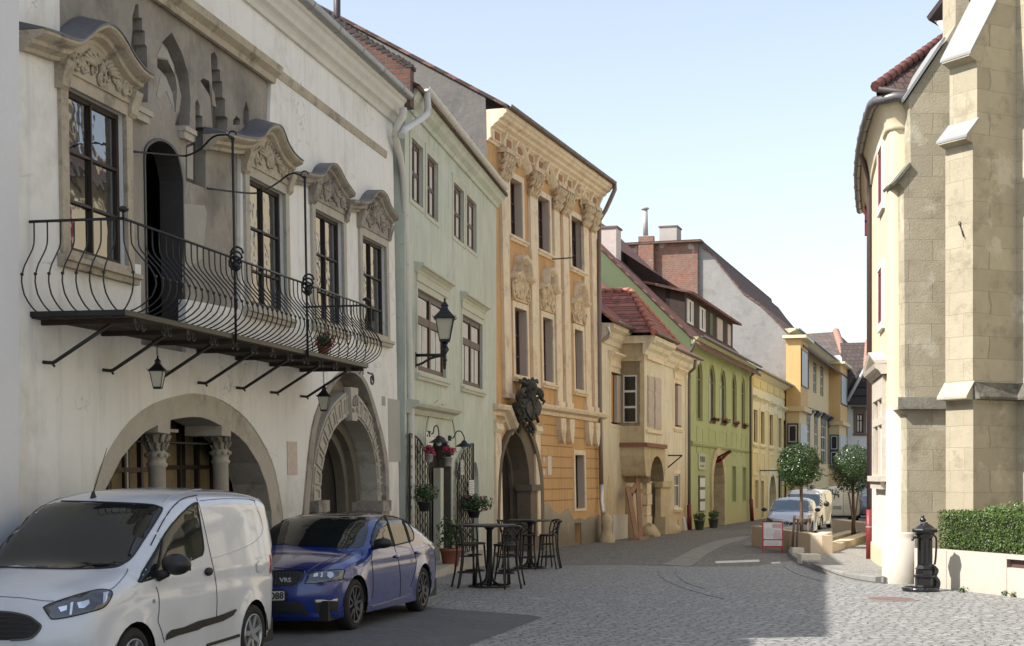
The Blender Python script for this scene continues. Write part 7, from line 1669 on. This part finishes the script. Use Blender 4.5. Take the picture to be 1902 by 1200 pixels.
def white_van():
    c = Car('white_delivery_van', 'small white delivery van in front of the wide arch, cut by the left frame edge', 'van', (-3.82, 14.72, 0), (-.257, -.966),
            [(1.98, .20), (2.06, .30), (2.085, .48), (2.07, .66), (2.02, .82), (1.90, .95), (1.62, 1.05), (1.30, 1.13), (1.10, 1.19), (.82, 1.42), (.55, 1.62), (.36, 1.72), (.10, 1.79), (-.4, 1.835), (-1.2, 1.83), (-1.75, 1.80), (-1.96, 1.73), (-2.02, 1.54), (-2.06, 1.1), (-2.08, .7), (-2.08, .4), (-2.02, .25)],
            .865, (1.245, -1.245), .31, .16, 1.05, WPAINT, bow=.16, crown=.06, r=.13, sill=.22, step=.07, taper=.12)
    c.wheels(dict(n=7, w=.16, mat=plain('silver_hubcap', (.42, .43, .45), .3, .6)), .205)
    z = lambda L: [(x/3, 800+y/3) for x, y in L]
    ws = z([(-60, 640), (0, 555), (80, 480), (185, 400), (400, 395), (640, 402), (830, 412), (885, 425), (903, 440), (870, 500), (800, 610), (740, 700), (690, 740), (620, 765), (420, 772), (200, 768), (0, 762), (-60, 762)])
    w_ = c.patch('windscreen', ws, CGL, .004, step=5, both=False)
    c.line('windscreen_seal', ws[2:], .010, BLK, .003, both=False)
    dw = z([(772, 845), (800, 780), (850, 700), (905, 600), (960, 520), (1030, 445), (1090, 402), (1100, 430), (1118, 540), (1132, 640), (1128, 685), (1110, 698), (1000, 750), (870, 815)])
    c.patch('door_window', dw, CGL, .004, step=5); c.line('window_seal', dw+dw[:1], .011, BLK, .003)
    c.line('window_bar', z([(905, 600), (890, 700), (872, 770), (866, 810)]), .014, BLK, .004)
    c.line('door_seam', z([(870, 870), (885, 930), (885, 1010), (880, 1060), (900, 1120), (915, 1180)]), .0035, SEAM); c.line('door_seam', z([(840, 640), (900, 520), (960, 430), (1020, 380), (1095, 362)]), .006, SEAM, .005)
    c.line('door_seam', z([(1095, 375), (1125, 480), (1160, 640), (1195, 800), (1208, 920), (1205, 1040), (1200, 1060)]), .0035, SEAM)
    c.line('panel_seam', z([(1112, 392), (1250, 380), (1400, 385), (1418, 400)]), .0035, SEAM); c.line('panel_crease', z([(1418, 400), (1450, 480), (1462, 560), (1400, 630), (1250, 690), (1170, 712)]), .004, WPAINT)
    c.patch('rub_strip', z([(920, 1168), (925, 1135), (950, 1110), (1100, 1060), (1312, 992), (1316, 1000), (1295, 1030), (1240, 1060), (1100, 1110)]), BLK, .010, step=4)
    hl = z([(242, 985), (280, 965), (400, 925), (520, 892), (575, 886), (610, 892), (625, 905), (610, 945), (575, 985), (520, 1005), (400, 1035), (300, 1050), (275, 1035)])
    h = c.patch('headlight', hl, LAMPD, .006, step=4); c.line('headlight_edge', hl+hl[:1], .006, BLK, .005)
    for L in ([(325, 985), (375, 975), (372, 1000), (340, 1012)], [(430, 960), (495, 945), (500, 965), (470, 990), (440, 990)], [(395, 960), (410, 955), (400, 1025), (388, 1028)], [(575, 905), (605, 900), (590, 950), (570, 970)]): c.patch('reflector', z(L), LAMPR, .009, parent=h, step=3, both=False)
    g = z([(-60, 1010), (0, 1008), (80, 1015), (160, 1035), (205, 1065), (228, 1090), (205, 1130), (160, 1160), (60, 1168), (-60, 1168)])
    gr = c.patch('grille', g, BLK, .004, step=5, both=False); c.line('grille_edge', g[1:-1], .010, plain('grille_chrome_dark', (.12, .12, .125), .3, .6), .004, both=False)
    for k in range(5): c.line('grille_bar', z([(-50, 1040+26*k), (80, 1042+26*k), (180, 1055+22*k)]), .006, plain('grille_bar_black', (.03, .03, .03), .35), .006, parent=gr, both=False)
    c.line('bonnet_seam', z([(-40, 925), (0, 925), (120, 932), (240, 948), (300, 950)]), .003, SEAM, both=False); c.line('bonnet_seam', z([(600, 890), (640, 870), (700, 800), (712, 770)]), .003, SEAM)
    c.patch('number_plate', z([(-60, 1185), (60, 1185), (80, 1192), (78, 1215), (-60, 1215)]), PLATE, .012, step=5, both=False)
    # mirror: shell and arm on the left door and its twin
    a = c.cast(870/3+4, 800+800/3); b = a[0]
    for sg in (1, -1):
        m = LB(); m.blob((b.x-.02, sg*(b.y+.17), b.z+.09), .125, 5, 10, .02, (.72, 1.15, .78)); mr = m.build('mirror', plain('mirror_black', (.018, .018, .02), .4), c.root)
        m = LB(); m.tube([(b.x+.02, sg*b.y, b.z-.02), (b.x, sg*(b.y+.1), b.z+.02)], [.05, .04], 8); m.build('mirror_arm', BLK, mr)
        m = LB(); m.box(b.x-.115, b.x-.110, sg*(b.y+.17)-.10, sg*(b.y+.17)+.10, b.z+.03, b.z+.15); m.build('mirror_glass', CHR, mr)
    hp = c.cast(1158/3, 800+785/3)[0]
    for sg in (1, -1):
        m = LB(); m.blob((hp.x, sg*(hp.y+.012), hp.z), .075, 3, 8, 0, (1.1, .35, .55)); m.build('door_handle', BLK, c.root)
    c.patch('fuel_flap', z([(1425, 745), (1445, 722), (1475, 735), (1478, 770), (1450, 790), (1430, 785)]), WPAINT, .008, step=4)
    c.patch('side_repeater', z([(852, 940), (860, 938), (862, 958), (854, 962)]), plain('repeater_grey', (.2, .2, .22), .3), .008, step=3)
    c.line('sill_edge', z([(1150, 1195), (1250, 1165), (1330, 1140)]), .02, BLK, .002)
    rf = c.cast(520/3, 800+372/3)[0]; 
    m = LB(); m.lathe((rf.x, rf.y, rf.z-.01), [(.035, 0), (.025, .03), (.012, .07)], 8); m.tube([(rf.x, rf.y, rf.z+.05), (rf.x-.22, rf.y+.02, rf.z+.48)], [.006, .003], 5); m.build('aerial', BLK, c.root)
    t = z([(1500, 690), (1512, 700), (1512, 780), (1504, 800)]); c.patch('tail_light', t, plain('tail_red', (.35, .02, .02), .2), .008, step=4)
    c.line('roof_channel', z([(905, 400), (960, 360), (1080, 330), (1250, 322), (1380, 325)]), .006, plain('roof_channel_grey', (.35, .36, .38), .5), .001)
    w = c.cast(620/3+10, 800+765/3)
    m = LB(); a = c.cast(400/3, 800+770/3)[0]; b2 = c.cast(640/3, 800+742/3)[0]; m.tube([a, (a+b2)/2+Vector((0, 0, .02)), b2], .008, 5); m.build('wiper', BLK, c.root)
    return c
VAN = white_van()
def blue_car():
    c = Car('blue_car', 'metallic blue liftback car parked behind the white van before the pointed portal', 'car', (-2.47, 20.7, 0), (-.262, -.965),
            [(2.14, .17), (2.22, .25), (2.25, .40), (2.245, .55), (2.20, .68), (2.05, .78), (1.75, .87), (1.40, .935), (1.08, .985), (.80, 1.12), (.45, 1.29), (.15, 1.40), (-.15, 1.44), (-.6, 1.445), (-1.0, 1.40), (-1.4, 1.29), (-1.8, 1.15), (-2.05, 1.06), (-2.2, 1.03), (-2.30, .95), (-2.36, .75), (-2.385, .5), (-2.34, .3), (-2.25, .22)],
            .895, (1.34, -1.34), .325, .36, .93, BPAINT, bow=.20, crown=.05, r=.12, sill=.19, step=.07, taper=.13)
    st = dict(n=5, w=.09, split=(-.30, .30), mat=plain('dark_alloy', (.10, .10, .105), .3, .7)); c.wheels(st, .235)
    z = lambda L: [(480+x/3.75, 880+y/3.75) for x, y in L]
    BR_ = glass('black_roof_gloss', (.008, .008, .009), .05, 0, .5); BR_.node_tree.nodes['Principled BSDF'].inputs['IOR'].default_value = 1.5
    c.patch('black_roof', z([(60, 340), (120, 305), (190, 268), (300, 252), (450, 243), (600, 242), (760, 244), (870, 252), (830, 268), (800, 285), (776, 305), (770, 330), (700, 325), (500, 318), (250, 300), (200, 290), (120, 345)]), BR_, .003, step=4, both=False)
    ws = z([(40, 420), (70, 375), (120, 330), (190, 292), (300, 290), (500, 298), (700, 318), (772, 326), (765, 400), (750, 460), (730, 500), (700, 518), (560, 520), (300, 508), (90, 498), (40, 500)])
    c.patch('windscreen', ws, CGL, .005, step=4, both=False)
    gl = z([(785, 470), (795, 420), (820, 350), (850, 310), (880, 297), (940, 300), (1000, 320), (1040, 350), (1065, 385), (1078, 420), (1078, 455), (1060, 470), (960, 495), (880, 510), (800, 520)])
    c.patch('side_window', gl, CGL, .005, step=3); c.line('window_trim', gl+gl[:1], .010, BLK, .004)
    for L in ([(880, 297), (905, 370), (935, 470), (945, 505)], [(1000, 322), (1030, 400), (1052, 478)]): c.line('window_pillar', z(L), .022, BLK, .004)
    c.line('door_seam', z([(782, 520), (790, 600), (798, 700), (800, 800), (790, 870)]), .003, SEAM); c.line('door_seam', z([(945, 505), (975, 600), (988, 700), (990, 800), (985, 860)]), .003, SEAM); c.line('door_seam', z([(1052, 480), (1085, 550), (1100, 620), (1085, 700), (1060, 790)]), .003, SEAM)
    c.line('door_crease', z([(800, 575), (900, 560), (1000, 545), (1120, 520), (1190, 500)]), .004, BPAINT, .002)
    hl = z([(322, 765), (345, 705), (375, 685), (470, 675), (592, 670), (590, 710), (578, 740), (470, 752), (390, 762)])
    h = c.patch('headlight', hl, LAMPD, .006, step=3); c.line('headlight_edge', hl+hl[:1], .005, BLK, .005)
    for L in ([(385, 700), (415, 692), (415, 718), (382, 722)], [(430, 692), (448, 690), (448, 722), (432, 724)], [(480, 690), (505, 685), (522, 700), (520, 722), (495, 730), (478, 715)]): c.patch('reflector', z(L), LAMPR, .010, parent=h, step=2.5, both=False)
    g = z([(60, 690), (100, 682), (200, 675), (300, 678), (320, 692), (300, 740), (275, 765), (220, 785), (100, 788), (60, 780)])
    gr = c.patch('grille', g, BLK, .005, step=4, both=False); c.line('grille_frame', g[:7], .012, plain('gloss_black', (.01, .01, .01), .15), .005, both=False)
    for k in range(9): c.line('grille_bar', z([(100+24*k, 690), (100+23*k, 735), (100+21*k, 778)]), .006, plain('grille_bar_black', (.03, .03, .03), .35), .008, parent=gr, both=False)
    # emblem lettering in the grille: short white capitals
    a, b, t = c.cast(*z([(150, 748)])[0]), c.cast(*z([(228, 748)])[0]), None
    d = (b[0]-a[0]).normalized(); m = LB(); text_into(m, 'VRS', .075, lambda x, y: a[0]+d*x*1.15+Vector((0, 0, y-.02))+a[1]*.02, .002); m.build('grille_badge', plain('badge_white', (.5, .5, .5), .4), gr)
    c.patch('lower_intake', z([(95, 885), (270, 885), (300, 900), (352, 975), (345, 985), (95, 985)]), BLK, .005, step=5, both=False)
    fl = c.patch('fog_recess', z([(378, 875), (560, 862), (548, 960), (420, 975), (405, 960)]), BLK, .005, step=4); c.patch('running_light', z([(395, 878), (548, 868), (546, 888), (400, 896)]), plain('drl_clear', (.60, .60, .55), .2), .010, parent=fl, step=3)
    pl = c.patch('number_plate', z([(60, 820), (182, 818), (183, 880), (60, 884)]), PLATE, .015, step=4, both=False); c.line('plate_frame', z([(60, 818), (182, 816), (184, 882), (60, 886)]), .008, BLK, .014, parent=pl, both=False)
    a, b = c.cast(*z([(88, 872)])[0]), c.cast(*z([(170, 868)])[0]); d = (b[0]-a[0]).normalized()
    m = LB(); text_into(m, '088', .115, lambda x, y: a[0]+d*(x*.98)+Vector((0, 0, y))+a[1]*.026, .003); m.build('plate_digits', plain('ink', (.02, .02, .02)), pl)
    c.line('bonnet_seam', z([(110, 655), (300, 665), (450, 672), (590, 665)]), .003, SEAM, both=False); c.line('bonnet_seam', z([(590, 665), (650, 630), (720, 590), (718, 520)]), .003, SEAM)
    c.line('bonnet_crease', z([(345, 680), (420, 630), (560, 570), (680, 530)]), .004, BPAINT, .001)
    b = c.cast(*z([(800, 500)])[0])[0]
    for sg in (1, -1):
        m = LB(); m.blob((b.x+.04, sg*(b.y+.15), b.z+.035), .11, 7, 10, .02, (.7, 1.2, .62)); mr = m.build('mirror', plain('mirror_black', (.018, .018, .02), .3), c.root); m = LB(); m.tube([(b.x+.03, sg*b.y, b.z-.03), (b.x+.03, sg*(b.y+.1), b.z)], [.035, .03], 6); m.build('mirror_arm', BLK, mr)
    for x, y in ((960, 577), (1105, 549)):
        q = c.cast(*z([(x, y)])[0])[0]
        for sg in (1, -1): m = LB(); m.blob((q.x, sg*(q.y+.015), q.z), .08, 3, 8, 0, (1.2, .3, .3)); m.build('door_handle', BPAINT, c.root)
    c.line('sill_trim', z([(785, 925), (900, 895), (1060, 845)]), .012, plain('sill_shine', (.10, .11, .2), .25, .5), .004)
    return c
BLUE = blue_car()
# ---------------------------------------------------------------- far cars on the raised part of the street
def place(c_px, Z): p = at(c_px, 900, Z); return (p.x, p.y, gz(Z))
SILV = paint('pale_silver_paint', (.46, .52, .60), .2); WH2 = paint('white_mpv_paint', (.60, .60, .58)); WH3 = paint('cream_white_paint', (.62, .61, .55))
z4 = lambda L: [(1400+x/6.668, 880+y/6.668) for x, y in L]
A1 = Car('silver_hatchback', 'pale silver hatchback facing the viewer behind the red framed board', 'car', place(1472, 57.8), (-.27, -.963),
        [(1.80, .18), (1.88, .28), (1.90, .45), (1.88, .62), (1.80, .76), (1.5, .88), (1.15, .95), (.85, 1.0), (.5, 1.2), (.1, 1.40), (-.2, 1.47), (-.8, 1.48), (-1.4, 1.42), (-1.8, 1.25), (-1.95, 1.0), (-2.02, .7), (-2.02, .4), (-1.95, .25)],
        .86, (1.25, -1.25), .30, .30, .92, SILV, bow=.18, crown=.05, sill=.2, step=.12)
hub = dict(n=7, w=.14, mat=plain('silver_hubcap', (.42, .43, .45), .3, .6))
A1.wheels(hub, .2)
A1.patch('windscreen', z4([(195, 470), (230, 400), (262, 340), (300, 328), (450, 322), (640, 330), (690, 345), (735, 440), (752, 472), (600, 474), (350, 470)]), glass('car_glass_blue', (.03, .06, .09), .05, 0, .6), .006, step=2.2, both=False)
A1.patch('grille', z4([(368, 595), (480, 600), (600, 590), (612, 612), (590, 640), (400, 642), (372, 625)]), BLK, .006, step=2, both=False)
A1.patch('headlight', z4([(600, 610), (625, 575), (680, 545), (730, 530), (728, 580), (700, 620), (640, 632)]), LAMPD, .01, step=1.8)
A1.patch('number_plate', z4([(370, 655), (500, 655), (500, 700), (370, 700)]), PLATE, .02, step=2, both=False)
A1.patch('lower_intake', z4([(360, 706), (520, 706), (720, 680), (700, 715), (600, 728), (380, 728)]), BLK, .006, step=2, both=False)
_e = A1.cast(1400+415/6.668, 880+610/6.668); m = LB(); _n1 = _e[1]; _t = Vector((-_n1.y, _n1.x, 0)).normalized(); _c = _e[0]+_n1*.03
m.tube([_c+_t*.085*math.cos(a)+Vector((0, 0, .085*math.sin(a))) for a in [i*.35 for i in range(19)]], .013, 5); m.tube([_c-_t*.12+Vector((0, 0, -.01)), _c+Vector((0, 0, .015)), _c+_t*.0+Vector((0, 0, -.015)), _c+_t*.12+Vector((0, 0, .01))], .012, 4); m.build('emblem', CHR, A1.root)
for sg in (1, -1): m = LB(); m.blob((.72, sg*1.0, 1.02), .11, 2, 8, 0, (.6, 1, .7)); m.build('mirror', plain('mirror_black', (.018, .018, .02), .4), A1.root)
A2 = Car('white_passenger_van', 'white high roofed passenger van parked behind the silver hatchback', 'van', place(1499, 69), (-.36, -.933),
        [(2.0, .2), (2.08, .35), (2.1, .55), (2.06, .8), (1.9, .95), (1.5, 1.08), (1.25, 1.14), (1.0, 1.35), (.7, 1.62), (.45, 1.76), (.0, 1.82), (-1.0, 1.83), (-1.8, 1.80), (-2.1, 1.72), (-2.2, 1.3), (-2.25, .8), (-2.22, .35), (-2.15, .25)],
        .90, (1.36, -1.36), .31, .12, 1.05, WH2, bow=.18, crown=.05, sill=.22, step=.12)
A2.wheels(hub, .2)
A2.patch('windscreen', z4([(395, 290), (400, 262), (440, 252), (600, 247), (840, 250), (846, 330), (842, 405), (760, 410), (700, 410), (640, 360), (500, 300)]), glass('car_glass_blue', (.03, .06, .09)), .006, step=2.4, both=False)
A2.patch('door_window', z4([(868, 250), (885, 252), (920, 370), (905, 400), (890, 380)]), CGL, .006, step=1.5)
A2.patch('side_guard', z4([(805, 530), (850, 530), (860, 620), (850, 735), (820, 735), (812, 640)]), BLK, .01, step=2)
for sg in (1, -1): m = LB(); m.blob((1.0, sg*1.05, 1.15), .14, 2, 8, 0, (.6, 1, .9)); m.build('mirror', plain('mirror_black', (.018, .018, .02), .4), A2.root)
A3 = Car('lettered_white_van', 'cream white van seen from behind with black letters on its rear door', 'van', place(1557, 87.5), (.10, .995),
        [(2.3, .2), (2.38, .4), (2.4, .7), (2.3, 1.0), (1.9, 1.15), (1.5, 1.25), (1.1, 1.6), (.75, 1.88), (.4, 1.96), (-.5, 2.0), (-1.8, 2.0), (-2.25, 1.94), (-2.36, 1.7), (-2.42, 1.2), (-2.45, .7), (-2.44, .4), (-2.4, .3)],
        .97, (1.55, -1.55), .33, .10, 1.2, WH3, bow=.08, crown=.06, sill=.3, step=.14, taper=.02)
A3.wheels(hub, .2)
A3.patch('tail_light', z4([(1303, 305), (1335, 300), (1348, 345), (1346, 410), (1308, 412)]), plain('tail_red_bright', (.55, .02, .02), .25), .02, step=1.5)
A3.patch('number_plate', z4([(962, 392), (1085, 396), (1085, 446), (962, 442)]), mat('van_plate_grey', (.30, .31, .30)), .02, step=2, both=False)
A3.patch('bumper', z4([(980, 520), (1310, 512), (1330, 545), (1300, 580), (980, 580)]), BLK, .02, step=2.5, both=False)
A3.line('door_seam', z4([(1110, 175), (1110, 300), (1110, 510)]), .012, SEAM, both=False)
for k in range(7): A3.line('rear_lettering', z4([(1120, 225+k*34), (1200, 228+k*34)]), .009, plain('faint_lettering', (.36, .36, .33), .6), .012, both=False)
_p = z4([(930, 250)])[0]; _q = z4([(1065, 250)])[0]; a, b = A3.cast(*_p), A3.cast(*_q); d = (b[0]-a[0]).normalized()
def lt(P, r=.035):
    m = LB()
    for L in P: m.tube([a[0]+d*x+Vector((0, 0, y))+a[1]*.03 for x, y in L], r, 4)
    return m
L0 = (b[0]-a[0]).length
for nm, P in (('letter_i', [[(0, .0), (0, .26)]]), ('letter_l', [[(.15, .28), (.15, .02), (.25, .02)]]), ('letter_l', [[(.33, .26), (.33, .02), (.62, -.02)]]), ('letter_a', [[(.50, -.28), (.68, .30), (.92, -.20)], [(.45, -.02), (.98, -.06)]])):
    lt([[(x*L0/1.0, y) for x, y in L] for L in P]).build(nm, plain('ink', (.02, .02, .02)), A3.root)
A4 = Car('grey_car', 'sliver of a grey car between the lettered van and the red brown pipe', 'car', place(1612, 93), (.10, .995),
        [(1.80, .18), (1.88, .28), (1.90, .45), (1.88, .62), (1.80, .76), (1.5, .88), (1.15, .95), (.85, 1.0), (.5, 1.2), (.1, 1.40), (-.2, 1.47), (-.8, 1.48), (-1.4, 1.42), (-1.8, 1.25), (-1.95, 1.0), (-2.02, .7), (-2.02, .4), (-1.95, .25)],
        .86, (1.25, -1.25), .30, .30, .92, paint('grey_paint', (.16, .18, .22), .3), sill=.2, step=.15)
A4.wheels(hub, .2)
# ---------------------------------------------------------------- bar tables and cross-backed stools
BENT = plain('dark_bentwood', (.016, .012, .010), .45, 0, .5)
def stool(loc, rz, label):
    t = thing('bar_stool', label, 'bar stool', loc, rz, 'cross-backed bar stools at the two bar tables')
    m = LB(); m.lathe((0, 0, .735), [(.17, 0), (.195, .008), (.20, .025), (.185, .038), (0, .034)], 20); m.build('seat', BENT, t)
    for sx in (1, -1):
        for sy in (1, -1):
            m = LB()
            if sx > 0: m.tube([(.13, sy*.11, .735), (.15, sy*.13, .4), (.20, sy*.17, 0)], .018, 6)
            else: m.tube(smooth_path([(-.24, sy*.18, 0), (-.17, sy*.15, .4), (-.15, sy*.155, .75), (-.18, sy*.165, .95), (-.23, sy*.17, 1.09)], 3), .018, 6)
            m.build('leg', BENT, t)
    m = LB(); m.tube([(.185*math.cos(a), .165*math.sin(a), .27) for a in [i*math.pi/8 for i in range(17)]], .014, 5, False); m.build('foot_ring', BENT, t)
    m = LB(); m.tube([(.14*math.cos(a), .13*math.sin(a), .55) for a in [i*math.pi/8 for i in range(17)]], .010, 5, False); m.build('stretcher', BENT, t)
    m = LB(); m.tube(smooth_path([(-.225, -.19, 1.06), (-.27, -.1, 1.085), (-.285, 0, 1.09), (-.27, .1, 1.085), (-.225, .19, 1.06)], 3), .024, 6); m.build('top_rail', BENT, t)
    for s in (1, -1): m = LB(); m.tube(smooth_path([(-.16, s*.145, .79), (-.21, s*.06, .86), (-.235, -s*.04, .93), (-.24, -s*.15, 1.05)], 3), .014, 5); m.build('cross_brace', BENT, t)
    return t
def bar_table(px, py, label, sc=1):
    p = G(px, py); t = thing('bar_table', label, 'bar table', p, .4, 'bar tables on the cobbles'); R_ = .49*sc
    m = LB(); m.lathe((0, 0, 1.065), [(R_-.02, 0), (R_, .008), (R_, .03), (R_-.015, .038), (0, .038)], 36); m.build('table_top', mat('table_wood_dark', (.06, .05, .042), rough=.45, var=.2, scale=4, bump=.05), t)
    m = LB(); m.lathe((0, 0, 0), [(.05, .0), (.05, .35), (.052, .4), (.052, 1.0), (.10, 1.05), (.14, 1.065)], 14); m.build('column', BENT, t)
    for k in range(4): a = k*math.pi/2+.5; m = LB(); m.tube(smooth_path([(.04*math.cos(a), .04*math.sin(a), .42), (.07*math.cos(a), .07*math.sin(a), .15), (.2*math.cos(a), .2*math.sin(a), .05), (.36*math.cos(a), .36*math.sin(a), .02)], 4), .024, 6); m.build('foot', BENT, t)
    m = LB(); m.tube([(.36*math.cos(a), .36*math.sin(a), .02) for a in [i*math.pi/12 for i in range(25)]], .018, 6, False); m.build('base_ring', BENT, t)
    return p
T1 = bar_table(909, 1090, 'round dark bar table nearer the viewer, before the iron gate', 1.0)
T2 = bar_table(984, 1056, 'round dark bar table farther off, before the pointed gateway', 1.0)
def seat_at(T, deg, rad, label):
    a = R(deg); x, y = T.x+rad*math.cos(a), T.y+rad*math.sin(a); stool((x, y, gz(y)), math.atan2(T.y-y, T.x-x), label)
seat_at(T1, 200, .40, 'dark bar stool on the left side of the nearer bar table')
seat_at(T1, -52, .44, 'dark bar stool before the nearer bar table, its back towards the viewer')
seat_at(T1, 125, .46, 'dark bar stool behind the nearer bar table, on its wall side')
seat_at(T1, 48, .50, 'dark bar stool at the nearer bar table, towards the farther table')
seat_at(T2, -15, .42, 'dark bar stool on the right side of the farther bar table')
seat_at(T2, 35, .52, 'dark bar stool behind the right side of the farther bar table')
seat_at(T2, -95, .46, 'dark bar stool before the farther bar table, seen past the nearer one')
seat_at(T2, 165, .46, 'dark bar stool behind the farther bar table, towards the gateway')
# ---------------------------------------------------------------- red framed A board
def a_board():
    p = G(1435, 1026); t = thing('a_board', 'red framed standing board with white price lists at the street planter', 'sign board', p)
    RF = plain('red_frame', (.42, .015, .03), .4); Zc = p.y; s = FPX/Zc
    W_, Hh = 36/s, 57/s; ln = .26
    rz = R(-8); Mx = lambda x, y, z: p+Matrix.Rotation(rz, 3, 'Z') @ Vector((x, y, z))
    def quad(sgn, nm):
        L = lambda x, z: Mx(x, sgn*ln*(1-z/Hh), z)
        m = MB()
        for (x0, z0), (x1, z1) in (((-W_/2, 0), (-W_/2, Hh)), ((W_/2, 0), (W_/2, Hh)), ((-W_/2, Hh), (W_/2, Hh)), ((-W_/2, Hh*.20), (W_/2, Hh*.20)), ((-W_/2, Hh*.42), (W_/2, Hh*.42))):
            m.tube([L(x0, z0), L(x1, z1)], .020, 4)
        fr = m.build('frame', RF, t)
        m = MB(); m.add([L(-W_/2, Hh*.2), L(W_/2, Hh*.2), L(W_/2, Hh), L(-W_/2, Hh)], [(0, 1, 2, 3)]); m.build('panel', plain('dark_red_panel', (.10, .012, .015), .6) if sgn > 0 else plain('poster_white', (.60, .56, .54), .6), t)
        if sgn < 0:
            q = lambda x, z: L(x, z)+Vector((0, -.012, .0)); pn = []
            for (x0, x1, a, b, mt, nn) in ((-.42, -.05, .80, .93, plain('paper_white', (.68, .67, .65)), 'paper'), (-.42, .42, .44, .78, plain('paper_white', (.68, .67, .65)), 'price_list'), (-.42, .42, .23, .40, plain('paper_white', (.68, .67, .65)), 'price_list'), (-.0, .42, .82, .92, plain('pink_print', (.50, .30, .32)), 'pink_band')):
                m = MB(); m.add([q(W_*x0, Hh*a), q(W_*x1, Hh*a), q(W_*x1, Hh*b), q(W_*x0, Hh*b)], [(0, 1, 2, 3)]); f = m.build(nn, mt, t)
            rnd = random.Random(5)
            m = MB(); q2 = lambda x, z: L(x, z)+Vector((0, -.016, 0))
            for i in range(7):
                z = Hh*(.75-.042*i); x1 = W_*(-.05+.25*rnd.random()); m.add([q2(-W_*.38, z), q2(x1, z), q2(x1, z+.008), q2(-W_*.38, z+.008)], [(0, 1, 2, 3)])
            for i in range(4):
                z = Hh*(.37-.035*i); m.add([q2(-W_*.38, z), q2(W_*.3, z), q2(W_*.3, z+.007), q2(-W_*.38, z+.007)], [(0, 1, 2, 3)])
            m.build('print_lines', plain('print_grey', (.28, .26, .28), .7), t)
            m = MB(); m.add([q2(-W_*.0, Hh*.46), q2(W_*.40, Hh*.46), q2(W_*.40, Hh*.72), q2(W_*.12, Hh*.76)], [(0, 1, 2, 3)]); m.build('map_print', plain('map_pink', (.56, .44, .44), .7), t)
    quad(-1, ''); quad(1, '')
a_board()
